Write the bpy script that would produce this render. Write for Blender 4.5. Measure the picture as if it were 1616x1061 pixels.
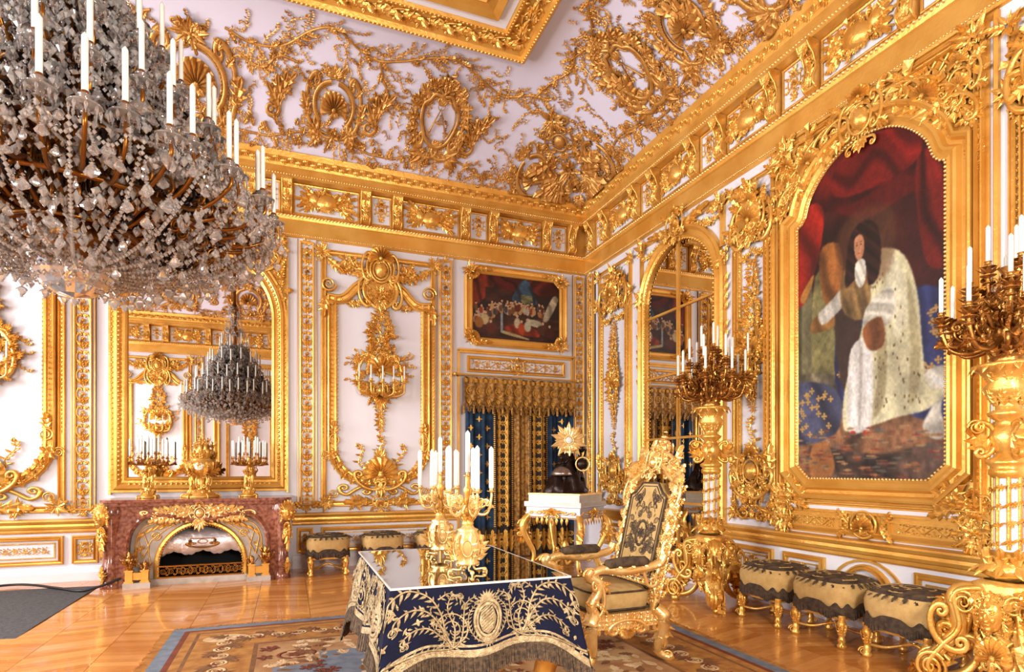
import bpy, random
import numpy as np
from math import *
C = bpy.context.scene.collection
for o in list(bpy.data.objects): bpy.data.objects.remove(o)
# ---------------------------------------------------------------- camera, world, light, exposure
F_PX, W_PX, H_PX = 921.0, 1616.0, 1061.0
cam = bpy.data.cameras.new('camera'); cam_o = bpy.data.objects.new('camera', cam); C.objects.link(cam_o)
cam.sensor_fit = 'HORIZONTAL'; cam.sensor_width = 36; cam.lens = 36*F_PX/W_PX
cam.shift_y = (741-530.5)/W_PX; cam.clip_start = .05
cam_o.location = (0, 0, 1.3); cam_o.rotation_euler = (pi/2, 0, -atan2(.357, .934))
S_ = bpy.context.scene
S_.camera = cam_o
S_.view_settings.view_transform = 'Standard'; S_.view_settings.look = 'None'
S_.view_settings.gamma = 1; S_.view_settings.use_curve_mapping = False
S_.view_settings.exposure = 0.0
S_.cycles.max_bounces = 11; S_.cycles.diffuse_bounces = 3; S_.cycles.glossy_bounces = 4
S_.cycles.transmission_bounces = 9; S_.cycles.transparent_max_bounces = 8
S_.cycles.caustics_reflective = False; S_.cycles.caustics_refractive = False
S_.cycles.sample_clamp_indirect = 6
w = bpy.data.worlds.new('world'); S_.world = w; w.use_nodes = True
w.node_tree.nodes['Background'].inputs[0].default_value = (.75, .82, 1, 1)
w.node_tree.nodes['Background'].inputs[1].default_value = 1.0
def area(name, loc, target, sx, sy, power, col):
    l = bpy.data.lights.new(name, 'AREA'); l.shape = 'RECTANGLE'; l.size = sx; l.size_y = sy; l.energy = power; l.color = col
    o = bpy.data.objects.new(name, l); C.objects.link(o); o.location = loc
    from mathutils import Vector
    o.rotation_euler = (Vector(target)-Vector(loc)).to_track_quat('-Z', 'Y').to_euler()
    return o
WIN_Y = (0.9, 3.5, 6.1)
for wy in WIN_Y:
    area('window_daylight', (-6.55, wy, 2.7), (4, wy, 2.2), 1.5, 3.4, 340, (.93, .95, 1))
area('unseen_lamp', (1.3, -.95, 2.3), (1.2, 8, 1.2), .9, .9, 215, (1, .93, .82))
area('unseen_lamp', (-4.6, -.8, 2.2), (3.9, 5.0, 1.4), .9, .9, 225, (1, .94, .84))
area('unseen_lamp', (-5.0, 7.0, 2.6), (.6, 2.2, 2.4), .8, .8, 150, (1, .95, .86))  # added lamp out of view, brightens the chandelier's far side for the mirror
# ---------------------------------------------------------------- materials
def lin(c): return tuple(((x/255)/12.92 if x/255 <= .04045 else ((x/255+.055)/1.055)**2.4) for x in c)+(1,)
def mat(name, col, rough=.5, metal=0, bump=0, bscale=60, col2=None, nscale=8, coat=0, spec=.5, detail=3, trans=0, ior=1.45):
    m = bpy.data.materials.new(name); m.use_nodes = True; nt = m.node_tree; b = nt.nodes['Principled BSDF']
    b.inputs['Base Color'].default_value = lin(col); b.inputs['Roughness'].default_value = rough
    b.inputs['Metallic'].default_value = metal; b.inputs['Coat Weight'].default_value = coat
    b.inputs['Specular IOR Level'].default_value = spec; b.inputs['IOR'].default_value = ior
    b.inputs['Transmission Weight'].default_value = trans
    tc = nt.nodes.new('ShaderNodeTexCoord')
    if col2:
        n = nt.nodes.new('ShaderNodeTexNoise'); n.inputs['Scale'].default_value = nscale; n.inputs['Detail'].default_value = detail
        r = nt.nodes.new('ShaderNodeValToRGB'); r.color_ramp.elements[0].position = .35; r.color_ramp.elements[1].position = .65
        r.color_ramp.elements[0].color = lin(col); r.color_ramp.elements[1].color = lin(col2)
        nt.links.new(tc.outputs['Object'], n.inputs['Vector']); nt.links.new(n.outputs['Fac'], r.inputs[0]); nt.links.new(r.outputs[0], b.inputs['Base Color'])
    if bump:
        n = nt.nodes.new('ShaderNodeTexNoise'); n.inputs['Scale'].default_value = bscale; n.inputs['Detail'].default_value = 3
        bp = nt.nodes.new('ShaderNodeBump'); bp.inputs['Strength'].default_value = bump; bp.inputs['Distance'].default_value = .01
        nt.links.new(tc.outputs['Object'], n.inputs['Vector']); nt.links.new(n.outputs['Fac'], bp.inputs['Height']); nt.links.new(bp.outputs[0], b.inputs['Normal'])
    return m
GOLD = mat('gilded_carving', (244, 197, 108), .29, .6, .3, 45, (224, 164, 72), 7)
COVE_SHADED = mat('shaded_cove_gilding', (218, 166, 92), .36, .5, .3, 45, (180, 124, 56), 7)  # same gilding as the walls, darkened: the cove's shade is in the colour
GOLDF = mat('gilded_moulding', (240, 186, 94), .32, .5, .25, 30, (222, 160, 68), 3)
GOLDP = mat('bright_gilding', (252, 212, 140), .24, .6, .2, 60)
BRONZE = mat('aged_gilt_bronze', (206, 152, 80), .3, .8, .3, 60, (150, 98, 44), 20)
DARKBR = mat('dark_bronze', (40, 26, 22), .3, .6, .3, 40)
DGOLD = mat('dull_gilt_arm', (150, 98, 40), .3, .9, .2, 60)
WHITE = mat('white_panel_paint', (236, 232, 238), .45, 0, .05, 20)
CEIL = mat('lilac_white_plaster', (222, 217, 236), .6, 0, .05, 20)
WAX = mat('white_wax', (250, 248, 240), .4)
WICK = mat('wick', (60, 50, 40), .8)
CRYS = mat('cut_crystal', (255, 252, 250), .03, 0, trans=.84, ior=1.6, spec=.9)
CRYS3 = mat('crystal_beads', (255, 252, 250), .04, 0, trans=.7, ior=1.6, spec=.9)
CRYS2 = mat('smoky_crystal', (214, 196, 184), .05, 0, trans=.75, ior=1.6, spec=.9)
MIRROR = mat('mirror_glass', (232, 230, 226), .01, 1)
MARBLE = mat('red_marble', (108, 52, 36), .18, 0, 0, 1, (168, 108, 84), 26, .4, detail=9)
GMARB = mat('grey_marble', (176, 164, 152), .25, 0, 0, 1, (200, 190, 180), 9, .2, detail=6)
STEEL = mat('polished_steel', (222, 224, 232), .3, .8, .7, 16)
BLACK = mat('soot', (8, 8, 9), .9)
WMARB = mat('white_marble_top', (244, 240, 232), .2, 0, 0, 1, (228, 220, 208), 6, .3)
VELBLUE = mat('dark_blue_velvet', (9, 13, 36), .8, 0, .3, 200, (14, 18, 46), 12, spec=.25)
VELTEAL = mat('blue_curtain_velvet', (40, 66, 90), .8, 0, .3, 120, (22, 38, 60), 8, spec=.3)
VELBLK = mat('dark_embroidered_cloth', (34, 28, 26), .8, 0, .2, 200, (48, 36, 24), 10)
BROCADE = mat('gold_brocade', (184, 132, 56), .5, .3, .6, 90, (104, 68, 26), 26)
SILVTH = mat('silver_gilt_thread', (196, 176, 138), .35, .5, .5, 190, (150, 130, 96), 40)
GOLDTH = mat('gold_thread', (200, 148, 60), .4, .55, .3, 150)
TAPEST = mat('olive_needlework', (186, 148, 88), .85, 0, .5, 150, (204, 168, 108), 14)
TAPD = mat('dark_needlework', (58, 42, 34), .85, 0, .5, 120, (92, 74, 52), 22)
FRINGE = mat('dark_fringe', (58, 44, 36), .9, 0, .6, 220, (84, 66, 48), 40)
GFRINGE = mat('gold_fringe', (118, 96, 70), .7, .2, .6, 220, (70, 58, 52), 60)
TSHELF = mat('fauteuil_gilding', (255, 220, 150), .27, .7, .3, 60, (240, 188, 106), 9)
FLOORCLOTH = mat('grey_floor_cloth', (86, 84, 84), .9, 0, .5, 120, (66, 64, 66), 30)
CBLACK = mat('black_cable', (20, 18, 18), .5)
def glassmat(name, col, rough, mixf):
    m = bpy.data.materials.new(name); m.use_nodes = True; nt = m.node_tree; nt.nodes.clear()
    o = nt.nodes.new('ShaderNodeOutputMaterial'); mx = nt.nodes.new('ShaderNodeMixShader')
    t = nt.nodes.new('ShaderNodeBsdfTransparent'); g = nt.nodes.new('ShaderNodeBsdfGlossy')
    t.inputs[0].default_value = lin(col); g.inputs['Roughness'].default_value = rough
    fr = nt.nodes.new('ShaderNodeFresnel'); fr.inputs[0].default_value = 1.5
    ad = nt.nodes.new('ShaderNodeMath'); ad.operation = 'ADD'; ad.inputs[1].default_value = mixf; ad.use_clamp = True
    nt.links.new(fr.outputs[0], ad.inputs[0]); nt.links.new(ad.outputs[0], mx.inputs[0])
    nt.links.new(t.outputs[0], mx.inputs[1]); nt.links.new(g.outputs[0], mx.inputs[2]); nt.links.new(mx.outputs[0], o.inputs[0])
    return m
PANE = glassmat('window_glass', (250, 250, 250), .01, .02)
TABLEG = glassmat('table_plate_glass', (225, 228, 240), .015, .42)
def woodmat():
    m = mat('honey_oak_parquet', (196, 128, 66), .2, 0, 0, 1, coat=.35); nt = m.node_tree; b = nt.nodes['Principled BSDF']
    oi = nt.nodes.new('ShaderNodeObjectInfo'); ge = nt.nodes.new('ShaderNodeNewGeometry'); tc = nt.nodes.new('ShaderNodeTexCoord')
    ad = nt.nodes.new('ShaderNodeMath'); ad.operation = 'ADD'; fr = nt.nodes.new('ShaderNodeMath'); fr.operation = 'FRACT'
    nt.links.new(oi.outputs['Random'], ad.inputs[0]); nt.links.new(ge.outputs['Random Per Island'], ad.inputs[1]); nt.links.new(ad.outputs[0], fr.inputs[0])
    r = nt.nodes.new('ShaderNodeValToRGB'); r.color_ramp.elements[0].color = lin((196, 120, 54)); r.color_ramp.elements[1].color = lin((230, 160, 90))
    nt.links.new(fr.outputs[0], r.inputs[0])
    mp = nt.nodes.new('ShaderNodeMapping'); mp.inputs['Scale'].default_value = (6, 60, 6)
    n = nt.nodes.new('ShaderNodeTexNoise'); n.inputs['Scale'].default_value = 1.2; n.inputs['Detail'].default_value = 4
    nt.links.new(tc.outputs['Object'], mp.inputs[0]); nt.links.new(mp.outputs[0], n.inputs['Vector'])
    mx = nt.nodes.new('ShaderNodeMix'); mx.data_type = 'RGBA'; mx.blend_type = 'MULTIPLY'; mx.inputs[0].default_value = .5
    r2 = nt.nodes.new('ShaderNodeValToRGB'); r2.color_ramp.elements[0].color = (.8, .72, .62, 1); r2.color_ramp.elements[1].color = (1, 1, 1, 1); r2.color_ramp.elements[0].position = .3; r2.color_ramp.elements[1].position = .6
    nt.links.new(n.outputs['Fac'], r2.inputs[0]); nt.links.new(r.outputs[0], mx.inputs[6]); nt.links.new(r2.outputs[0], mx.inputs[7]); nt.links.new(mx.outputs[2], b.inputs['Base Color'])
    return m
WOOD = woodmat()
_fm = {}
def flat(c, rough=.8):
    k = (c, rough)
    if k not in _fm: _fm[k] = mat('paint_%02x%02x%02x' % c, c, rough, 0, .15, 150)
    return _fm[k]
# ---------------------------------------------------------------- mesh builder
rnd = random.Random(11)
T = {}
def farr(F):
    if isinstance(F, np.ndarray): return F.reshape(-1).astype(np.int64), np.full(len(F), F.shape[1], np.int64)
    return np.array([i for f in F for i in f], np.int64), np.array([len(f) for f in F], np.int64)
def grid_faces(r, c, wrap_c=False, wrap_r=False):
    i = np.arange(r if wrap_r else r-1)[:, None]; j = np.arange(c if wrap_c else c-1)[None, :]
    i2 = (i+1) % r; j2 = (j+1) % c
    return np.stack([(i*c+j), (i*c+j2), (i2*c+j2), (i2*c+j)], -1).reshape(-1, 4)
class MB:
    def __init__(s, map=None, flip=False):
        s.V = []; s.L = []; s.K = []; s.S = []; s.n = 0; s.st = {}; s.map = map; s.flip = flip
    def add(s, V, F, sm=False):
        V = np.asarray(V, float).reshape(-1, 3); L, K = farr(F)
        s.V.append(V); s.L.append(L+s.n); s.K.append(K); s.S.append(np.full(len(K), sm)); s.n += len(V)
    def stamp(s, t, m): s.st.setdefault(t, []).append(m)
    def p2(s, t, u, v, ang=0, sx=1, sy=None, sz=None, w=0, rise=0):
        """template t laid on the (u,v) surface at angle ang; rise tips it away from the surface"""
        sy = sx if sy is None else sy; sz = sx if sz is None else sz
        c, n = cos(ang), sin(ang); cr, sr = cos(rise), sin(rise)
        s.stamp(t, (c*cr*sx, -n*sy, -c*sr*sz, u, n*cr*sx, c*sy, -n*sr*sz, v, sr*sx, 0, cr*sz, w))
    def ax(s, t, o, X, Y, Z):
        s.stamp(t, (X[0], Y[0], Z[0], o[0], X[1], Y[1], Z[1], o[1], X[2], Y[2], Z[2], o[2]))
    def at(s, t, x, y, z, sx=1, sy=None, sz=None, rz=0):
        sy = sx if sy is None else sy; sz = sx if sz is None else sz; c, n = cos(rz), sin(rz)
        s.stamp(t, (c*sx, -n*sy, 0, x, n*sx, c*sy, 0, y, 0, 0, sz, z))
    def flush(s):
        for t, ms in s.st.items():
            Vt, L, K, sm = T[t]; m = np.array(ms, float).reshape(-1, 3, 4); k = len(m); nv = len(Vt)
            V = np.einsum('kij,vj->kvi', m[:, :, :3], Vt)+m[:, None, :, 3]
            det = np.linalg.det(m[:, :, :3]) < 0
            Lk = np.tile(L, k).reshape(k, -1)+(np.arange(k)*nv)[:, None]
            if det.any():
                Lr = rev(L, K); Lk[det] = Lr[None, :]+(np.arange(k)*nv)[det][:, None]
            s.V.append(V.reshape(-1, 3)); s.L.append(Lk.reshape(-1)+s.n); s.K.append(np.tile(K, k)); s.S.append(np.full(len(K)*k, sm)); s.n += k*nv
        s.st = {}
    def mesh(s, name, m, off=None):
        s.flush(); me = bpy.data.meshes.new(name)
        if s.V:
            V = np.concatenate(s.V); L = np.concatenate(s.L); K = np.concatenate(s.K); S = np.concatenate(s.S)
            if s.map: V = s.map(V)
            if s.flip: L = rev(L, K)
            if off is not None: V = V-np.array(off)
            me.vertices.add(len(V)); me.vertices.foreach_set('co', V.astype(np.float32).ravel())
            me.loops.add(len(L)); me.loops.foreach_set('vertex_index', L.astype(np.int32))
            me.polygons.add(len(K)); me.polygons.foreach_set('loop_start', (np.cumsum(K)-K).astype(np.int32))
            me.polygons.foreach_set('use_smooth', S.astype(bool))
            me.update(calc_edges=True); me.validate()
        me.materials.append(m); return me
    def build(s, name, m, parent=None, kind=None, label=None, off=None):
        if off is None and parent is not None:
            q = parent
            while q.parent is not None: q = q.parent
            if q.get('_w'): off = q.location
        return link(name, s.mesh(name, m, off), parent, kind, label)
def rev(L, K):
    st = np.cumsum(K)-K; idx = np.repeat(st, K); e = np.repeat(K, K); k = np.arange(len(L))-idx
    return L[idx+e-1-k]
def link(name, me, parent=None, kind=None, label=None, loc=None, rz=0):
    o = bpy.data.objects.new(name, me); C.objects.link(o)
    if parent is not None: o.parent = parent
    if kind: o['kind'] = kind
    if label: o['label'] = label
    if loc is not None: o.location = loc
    if rz: o.rotation_euler = (0, 0, rz)
    return o
def thing(name, label, cat, loc=(0, 0, 0), rz=0, group=None, world=False):
    o = link(name, None, None, None, label, loc, rz); o['category'] = cat; o.empty_display_size = .1
    if group: o['group'] = group
    if world: o['_w'] = 1
    return o
def tag(o, label, cat, group=None):
    o['label'] = label; o['category'] = cat
    if group: o['group'] = group
    return o
def copy_tree(o, parent=None, loc=None, rz=None, label=None):
    c = o.copy(); C.objects.link(c); c.parent = parent
    if loc is not None: c.location = loc
    if rz is not None: c.rotation_euler = (0, 0, rz)
    if label: c['label'] = label
    for ch in list(o.children): copy_tree(ch, c)
    return c
# ---------------------------------------------------------------- basic shapes
def box(mb, x0, x1, y0, y1, z0, z1):
    V = [(x, y, z) for z in (z0, z1) for y in (y0, y1) for x in (x0, x1)]
    mb.add(V, np.array([(0, 2, 3, 1), (4, 5, 7, 6), (0, 1, 5, 4), (2, 6, 7, 3), (0, 4, 6, 2), (1, 3, 7, 5)]))
def tube(mb, P, r, n=6, zs=1.0, sm=True, up=(0, 0, 1)):
    P = np.asarray(P, float); k = len(P); r = np.broadcast_to(np.asarray(r, float), (k,))
    t = np.gradient(P, axis=0); t /= np.linalg.norm(t, axis=1)[:, None]+1e-9
    u = np.array(up, float)[None, :]; b = np.cross(t, u); nb = np.linalg.norm(b, axis=1)
    b[nb < 1e-3] = (1, 0, 0); b /= np.linalg.norm(b, axis=1)[:, None]+1e-9; c = np.cross(b, t)
    a = np.arange(n)*2*pi/n
    V = P[:, None]+r[:, None, None]*(b[:, None]*np.cos(a)[None, :, None]+c[:, None]*np.sin(a)[None, :, None]*zs)
    mb.add(V.reshape(-1, 3), grid_faces(k, n, wrap_c=True)[:, ::-1], sm)
def lathe(mb, prof, n=20, c=(0, 0), flute=0, fn=0, sm=True, z0=0):
    p = np.array(prof, float); a = np.arange(n)*2*pi/n
    rr = p[:, 0][:, None]*(1+(flute*np.cos(fn*a) if fn else 0*a))[None, :]
    V = np.stack([c[0]+rr*np.cos(a), c[1]+rr*np.sin(a), np.repeat((p[:, 1]+z0)[:, None], n, 1)], -1)
    mb.add(V.reshape(-1, 3), grid_faces(len(p), n, wrap_c=True), sm)
def cr(P, n=6, closed=False):
    """Catmull-Rom through 2-D/3-D points"""
    P = np.array(P, float)
    Q = np.vstack([P[-1:], P, P[:2]]) if closed else np.vstack([2*P[:1]-P[1:2], P, 2*P[-1:]-P[-2:-1]])
    out = []; t = np.linspace(0, 1, n, endpoint=False)[:, None]
    for i in range(len(Q)-3):
        a, b, c, d = Q[i:i+4]
        out.append(.5*(2*b+(c-a)*t+(2*a-5*b+4*c-d)*t*t+(3*b-a-3*c+d)*t**3))
    if not closed: out.append(P[-1:])
    return np.vstack(out)
def arc(cx, cy, rx, ry, a0, a1, n=12):
    a = np.linspace(a0, a1, n); return np.stack([cx+rx*np.cos(a), cy+ry*np.sin(a)], -1)
def sweep(mb, path, prof, closed=False, sm=False):
    P = np.array(path, float); q = np.array(prof, float)
    if closed: d0 = P-np.roll(P, 1, 0); d1 = np.roll(P, -1, 0)-P
    else:
        d = np.diff(P, axis=0); d0 = np.vstack([d[:1], d]); d1 = np.vstack([d, d[-1:]])
    d0 /= np.linalg.norm(d0, axis=1)[:, None]+1e-9; d1 /= np.linalg.norm(d1, axis=1)[:, None]+1e-9
    n0 = np.stack([-d0[:, 1], d0[:, 0]], -1); n1 = np.stack([-d1[:, 1], d1[:, 0]], -1)
    m = n0+n1; m /= np.maximum((m*n1).sum(1), .25)[:, None]
    V = np.concatenate([P[:, None]+m[:, None]*q[None, :, 0:1], np.repeat(q[None, :, 1:2], len(P), 0)], -1)
    mb.add(V.reshape(-1, 3), grid_faces(len(P), len(q), wrap_r=closed), sm)
def along(path, step, closed=False):
    P = np.array(path, float)
    if closed: P = np.vstack([P, P[:1]])
    d = np.diff(P, axis=0); l = np.hypot(d[:, 0], d[:, 1]); s = np.concatenate([[0], np.cumsum(l)]); n = max(1, int(s[-1]/step)); out = []
    for k in range(n):
        x = (k+.5)*s[-1]/n; i = min(int(np.searchsorted(s, x))-1, len(d)-1); i = max(i, 0); f = (x-s[i])/max(l[i], 1e-9)
        out.append((P[i, 0]+d[i, 0]*f, P[i, 1]+d[i, 1]*f, atan2(d[i, 1], d[i, 0])))
    return out
def beads(mb, path, step, r, w=0, closed=False, t='ball', rz=1.0):
    for u, v, a in along(path, step, closed): mb.p2(t, u, v, a, r, r, r*rz, w)
def mk(name, mb, sm):
    mb.flush(); T[name] = (np.concatenate(mb.V), np.concatenate(mb.L), np.concatenate(mb.K), sm)
# ---------------------------------------------------------------- ornament templates (unit size, x = length, z = relief)
def _t():
    m = MB(); a = np.linspace(0, 1, 6); wd = np.array([.06, .2, .26, .2, .1, 0]); zz = np.array([.02, .12, .2, .22, .16, .05]); V = []
    for t, w_, z in zip(a, wd, zz): V += [(t, -w_, 0), (t, -w_*.45, z*.8), (t, 0, z*.45), (t, w_*.45, z*.8), (t, w_, 0)]
    m.add(V, grid_faces(6, 5)); mk('leaf', m, False)
    m = MB(); V = []; st = [(0, .1, 0), (.16, .3, .1), (.2, .16, .16), (.36, .42, .14), (.42, .2, .22), (.6, .34, .2), (.66, .14, .26), (.86, .16, .22), (1, 0, .1)]
    for t, w_, z in st: V += [(t+w_*.35, -w_, z*.3), (t+w_*.1, -w_*.5, z+.06), (t, 0, z*.7), (t+w_*.1, w_*.5, z+.06), (t+w_*.35, w_, z*.3)]
    m.add(V, grid_faces(9, 5)); mk('acan', m, False)
    m = MB(); V = [(0, 0, .1)]; Fc = []
    for k in range(5):
        b = k*2*pi/5; i = len(V)
        V += [(.45*cos(b-.5), .45*sin(b-.5), .3), (1*cos(b-.25), 1*sin(b-.25), .28), (1*cos(b+.25), 1*sin(b+.25), .28), (.45*cos(b+.5), .45*sin(b+.5), .3), (.55*cos(b), .55*sin(b), .15)]
        Fc += [(0, i, i+4), (i, i+1, i+4), (i+1, i+2, i+4), (i+2, i+3, i+4), (0, i+4, i+3)]
    m.add(V, Fc); V = [(.28*cos(k*pi/3), .28*sin(k*pi/3), .12) for k in range(6)]+[(0, 0, .5)]
    m.add(V, [(k, (k+1) % 6, 6) for k in range(6)]); mk('flower', m, False)
    m = MB(); lathe(m, [(1, 0), (.86, .5), (.5, .86), (0.01, 1)], 8); mk('ball', m, True)
    m = MB(); lathe(m, [(.01, -1), (.6, -.8), (.95, -.3), (.95, .3), (.6, .8), (.01, 1)], 8); mk('sph', m, True)
    m = MB(); lathe(m, [(.01, -1), (.38, -.92), (.71, -.71), (.92, -.38), (1, 0), (.92, .38), (.71, .71), (.38, .92), (.01, 1)], 16); mk('sphere', m, True)
    m = MB(); N = 11
    for k in range(N):
        b0 = radians(-25+230*k/N); b1 = radians(-25+230*(k+1)/N); bm = (b0+b1)/2
        V = []
        for t, hgt in ((.12, .3), (.5, .42), (.85, .34), (1, .12)):
            rr = t*(1 if t < 1 else .97)
            V += [(rr*cos(b0), rr*sin(b0), hgt*.35), (rr*1.03*cos(bm), rr*1.03*sin(bm), hgt), (rr*cos(b1), rr*sin(b1), hgt*.35)]
        m.add(V, grid_faces(4, 3))
    m.p2('ball', 0, 0, 0, .17, w=.2); m.p2('leaf', 0, -.05, -pi/2, .5, 1, .6); m.p2('leaf', 0, -.05, -2.4, .5, 1, .6); m.p2('leaf', 0, -.05, -.74, .5, 1, .6); mk('shell', m, False)
    def spiral(cx, cy, r, a0, turns, sgn, n):
        t = np.linspace(0, 1, n); rr = r*(1-t*.85); a = a0+sgn*turns*2*pi*t; return np.stack([cx+rr*np.cos(a), cy+rr*np.sin(a)], -1)
    def scr(path, r, name, n=6):
        m = MB(); P = np.column_stack([path, np.full(len(path), .0)]); P[:, 2] = r*.6; tube(m, P, r, n, .9); mk(name, m, True)
    # C scroll: opens to +y, endpoints curl in; spans x -1..1
    e1 = spiral(-.72, .1, .28, pi, 1.15, -1, 16)[::-1]; e2 = spiral(.72, .1, .28, 0, 1.15, 1, 16)
    mid = arc(0, .1, 1, .75, pi, 2*pi, 14)[1:-1]; P = np.vstack([e1, mid, e2]); q = np.linspace(0, 1, len(P)); scr(P, .045+.1*np.sin(pi*q)**.8, 'cs')
    # S scroll from (0,0) up to (1,0)
    a_ = spiral(.16, .1, .16, pi, 1.2, -1, 14)[::-1]; b_ = spiral(.86, -.08, .14, 0, 1.2, -1, 14)
    mid = cr([(0, .1), (.06, -.1), (.25, -.2), (.5, 0), (.72, .14), (.92, .08), (1, -.08)], 4); P = np.vstack([a_, mid[1:-1], b_]); q = np.linspace(0, 1, len(P)); scr(P, .025+.05*np.sin(pi*q)**.8, 'ss')
    P = spiral(0, 0, 1, 0, 2.1, 1, 34); q = np.linspace(0, 1, 34); scr(P, .17-.1*q, 'vol'); 
    a = np.linspace(0, 2*pi, 21); scr(np.stack([np.cos(a), np.sin(a)], -1), .12, 'ring', 6)
    # twig with small leaves and buds
    m = MB(); P = np.array([(t, .07*sin(t*6), .03) for t in np.linspace(0, 1, 9)]); tube(m, P, np.linspace(.02, .009, 9), 4)
    for i, t in enumerate((.12, .28, .42, .56, .7, .84, .95)):
        s = 1 if i % 2 else -1; m.p2('leaf', t, .07*sin(t*6), s*(1.0-.3*t), .23-.08*t, .17, .13, .02, .2)
        if i % 2: m.p2('leaf', t, .07*sin(t*6), -s*.7, .17, .18, .16, .02, .3)
    m.p2('leaf', .97, 0, 0, .2, .28, .2, .02, .2); mk('twig', m, False)
    m = MB()
    for i in range(7):
        b = radians(-90+180*i/6)*.8; m.p2('leaf', 0, 0, b, 1-.35*abs(b), .8, .7, .02, .25)
    m.p2('ball', .03, 0, 0, .13, w=.1); mk('palm', m, False)
    m = MB()
    for i in range(8): m.p2('leaf', 0, 0, i*pi/4, 1, 1.1, .8, .02, .15)
    m.p2('ball', 0, 0, 0, .3, w=.1); mk('rosette', m, False)
    m = MB()
    for i in range(4): m.p2('leaf', 0, 0, i*pi/2, .95, .9, .12, 0, 0)
    m.p2('ball', 0, 0, 0, .2, .2, .1); mk('quatre', m, False)
    m = MB(); lathe(m, [(.9, 0), (1, .2), (1, .75), (.8, 1)], 8); mk('cup0', m, True)
    m = MB(); lathe(m, [(.35, -1.2), (.5, -1.1), (.3, -.8), (.5, -.5), (1.5, -.1), (1.75, .05), (1.6, .12), (.7, .1), (.75, .7), (.62, 1.1), (.85, 1.25), (.8, 1.45), (.4, 1.45)], 12); mk('bobeche', m, True)
    m = MB(); lathe(m, [(.85, -.02), (.95, 0), (.95, .93), (.3, .985), (.12, 1), (.01, 1.0)], 8); mk('candle', m, True)
    m = MB(); lathe(m, [(.01, 0), (.42, .22), (.5, .38), (.24, .75), (.1, .86), (.2, .93), (.01, 1)], 6); mk('drop', m, False)
    m = MB(); lathe(m, [(.01, -1), (1, 0), (.01, 1)], 6); mk('gem', m, False)
    m = MB(); lathe(m, [(.01, 0), (1, .3), (1, .7), (.01, 1)], 5); mk('bit', m, False)
    m = MB(); box(m, 0, 1, -.5, .5, 0, 1); mk('bar', m, False)
_t()
def lathe_leaves(mb, t, n, r, z, ln, wd, rel, tilt=0, down=False, c=(0, 0), a0=0):
    for k in range(n):
        a = a0+2*pi*k/n; ca, sa = cos(a), sin(a); sg = -1 if down else 1; st, ct = sin(tilt), cos(tilt)
        X = (ca*st*ln, sa*st*ln, sg*ct*ln); Y = (-sa*wd, ca*wd, 0); Z = (ca*ct*rel, sa*ct*rel, -sg*st*rel)
        mb.ax(t, (c[0]+r*ca, c[1]+r*sa, z), X, Y, Z)
def vst(mb, t, a, r, z, s, ang=0, th=None, c=(0, 0), sy=None, mir=1):
    """template in the vertical radial plane at azimuth a, centred on the plane"""
    th = s if th is None else th; sy = s if sy is None else sy
    ca, sa = cos(a), sin(a); e = (ca, sa, 0)
    X = tuple(s*(cos(ang)*e[i]+sin(ang)*(i == 2)) for i in range(3)); Y = tuple(mir*sy*(-sin(ang)*e[i]+cos(ang)*(i == 2)) for i in range(3))
    o = (c[0]+r*ca+sa*th*.12*0, c[1]+r*sa, z)
    mb.ax(t, o, X, Y, (sa*th, -ca*th, 0)); 
_bm = {}
def branch_ring(t, key, n, r, z, z0, o, th, r0, drop, s, ch, cr_r, m, extra=None, pm=None, rings=None, name='branch'):
    """n arms around the stem, every arm a part that carries its drip pan and candle"""
    if key not in _bm:
        g = MB(); arm(g, 0, r, z0, z, th, r0, drop=drop)
        if extra: extra(g)
        p = MB(); p.at('bobeche', 0, 0, 0, s); _bm[key] = (g.mesh(name, m), p.mesh('drip_pan', pm or m))
    for k in range(n):
        a = o+2*pi*k/n; b = link(name, _bm[key][0], t, None, None, (0, 0, 0), a); link('drip_pan', _bm[key][1], b, None, None, (r, 0, z)); candle_part(b, (r, 0, z+s*1.4), ch, cr_r)
# ---------------------------------------------------------------- composite ornament in (u, v)
def spray(mb, u, v, r, n=9, a0=0, a1=2*pi, w=.01, fl=True):
    for i in range(n):
        a = a0+(a1-a0)*(i+rnd.uniform(.2, .8))/n; l = r*rnd.uniform(.6, 1.05)
        mb.p2('leaf' if rnd.random() < .6 else 'acan', u+.1*r*cos(a), v+.1*r*sin(a), a+rnd.uniform(-.2, .2), l, l*.75, l*.5, w, .3)
    if fl: mb.p2('flower', u, v, rnd.random()*6, r*.36, w=w+r*.08)
def rinceau(mb, p0, p1, amp, per, w=.006, dens=1.0):
    p0 = np.array(p0, float); p1 = np.array(p1, float); L = np.linalg.norm(p1-p0); d = (p1-p0)/L; nrm = np.array([-d[1], d[0]]); n = max(1, round(L/per)); per = L/n; an = atan2(d[1], d[0])
    ts = np.linspace(0, L, n*8+1); P = [p0+d*t+nrm*amp*.55*sin(2*pi*t/per) for t in ts]
    tube(mb, [(p[0], p[1], w) for p in P], amp*.1, 4)
    for k in range(2*n):
        sg = 1 if k % 2 == 0 else -1; c = p0+d*(per*(k/2+.25))
        e = c-nrm*sg*amp*.12
        mb.p2('vol', e[0], e[1], an+sg*.6, amp*.5, sg*amp*.5, amp*.5, w*.3)
        mb.p2('flower', e[0], e[1], k, amp*.26, w=w)
        for q in (-.9, .1, 1.0):
            b = c+d*per*.2*q+nrm*sg*amp*.4; mb.p2('leaf', b[0], b[1], an+sg*(1.1-q*.9), amp*.55, amp*.6, amp*.5, w, .25)
            b = c-nrm*sg*amp*.5+d*per*.15*q; mb.p2('leaf', b[0], b[1], an-sg*(.9-q*.8), amp*.5, amp*.5, amp*.4, w, .2)
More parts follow.
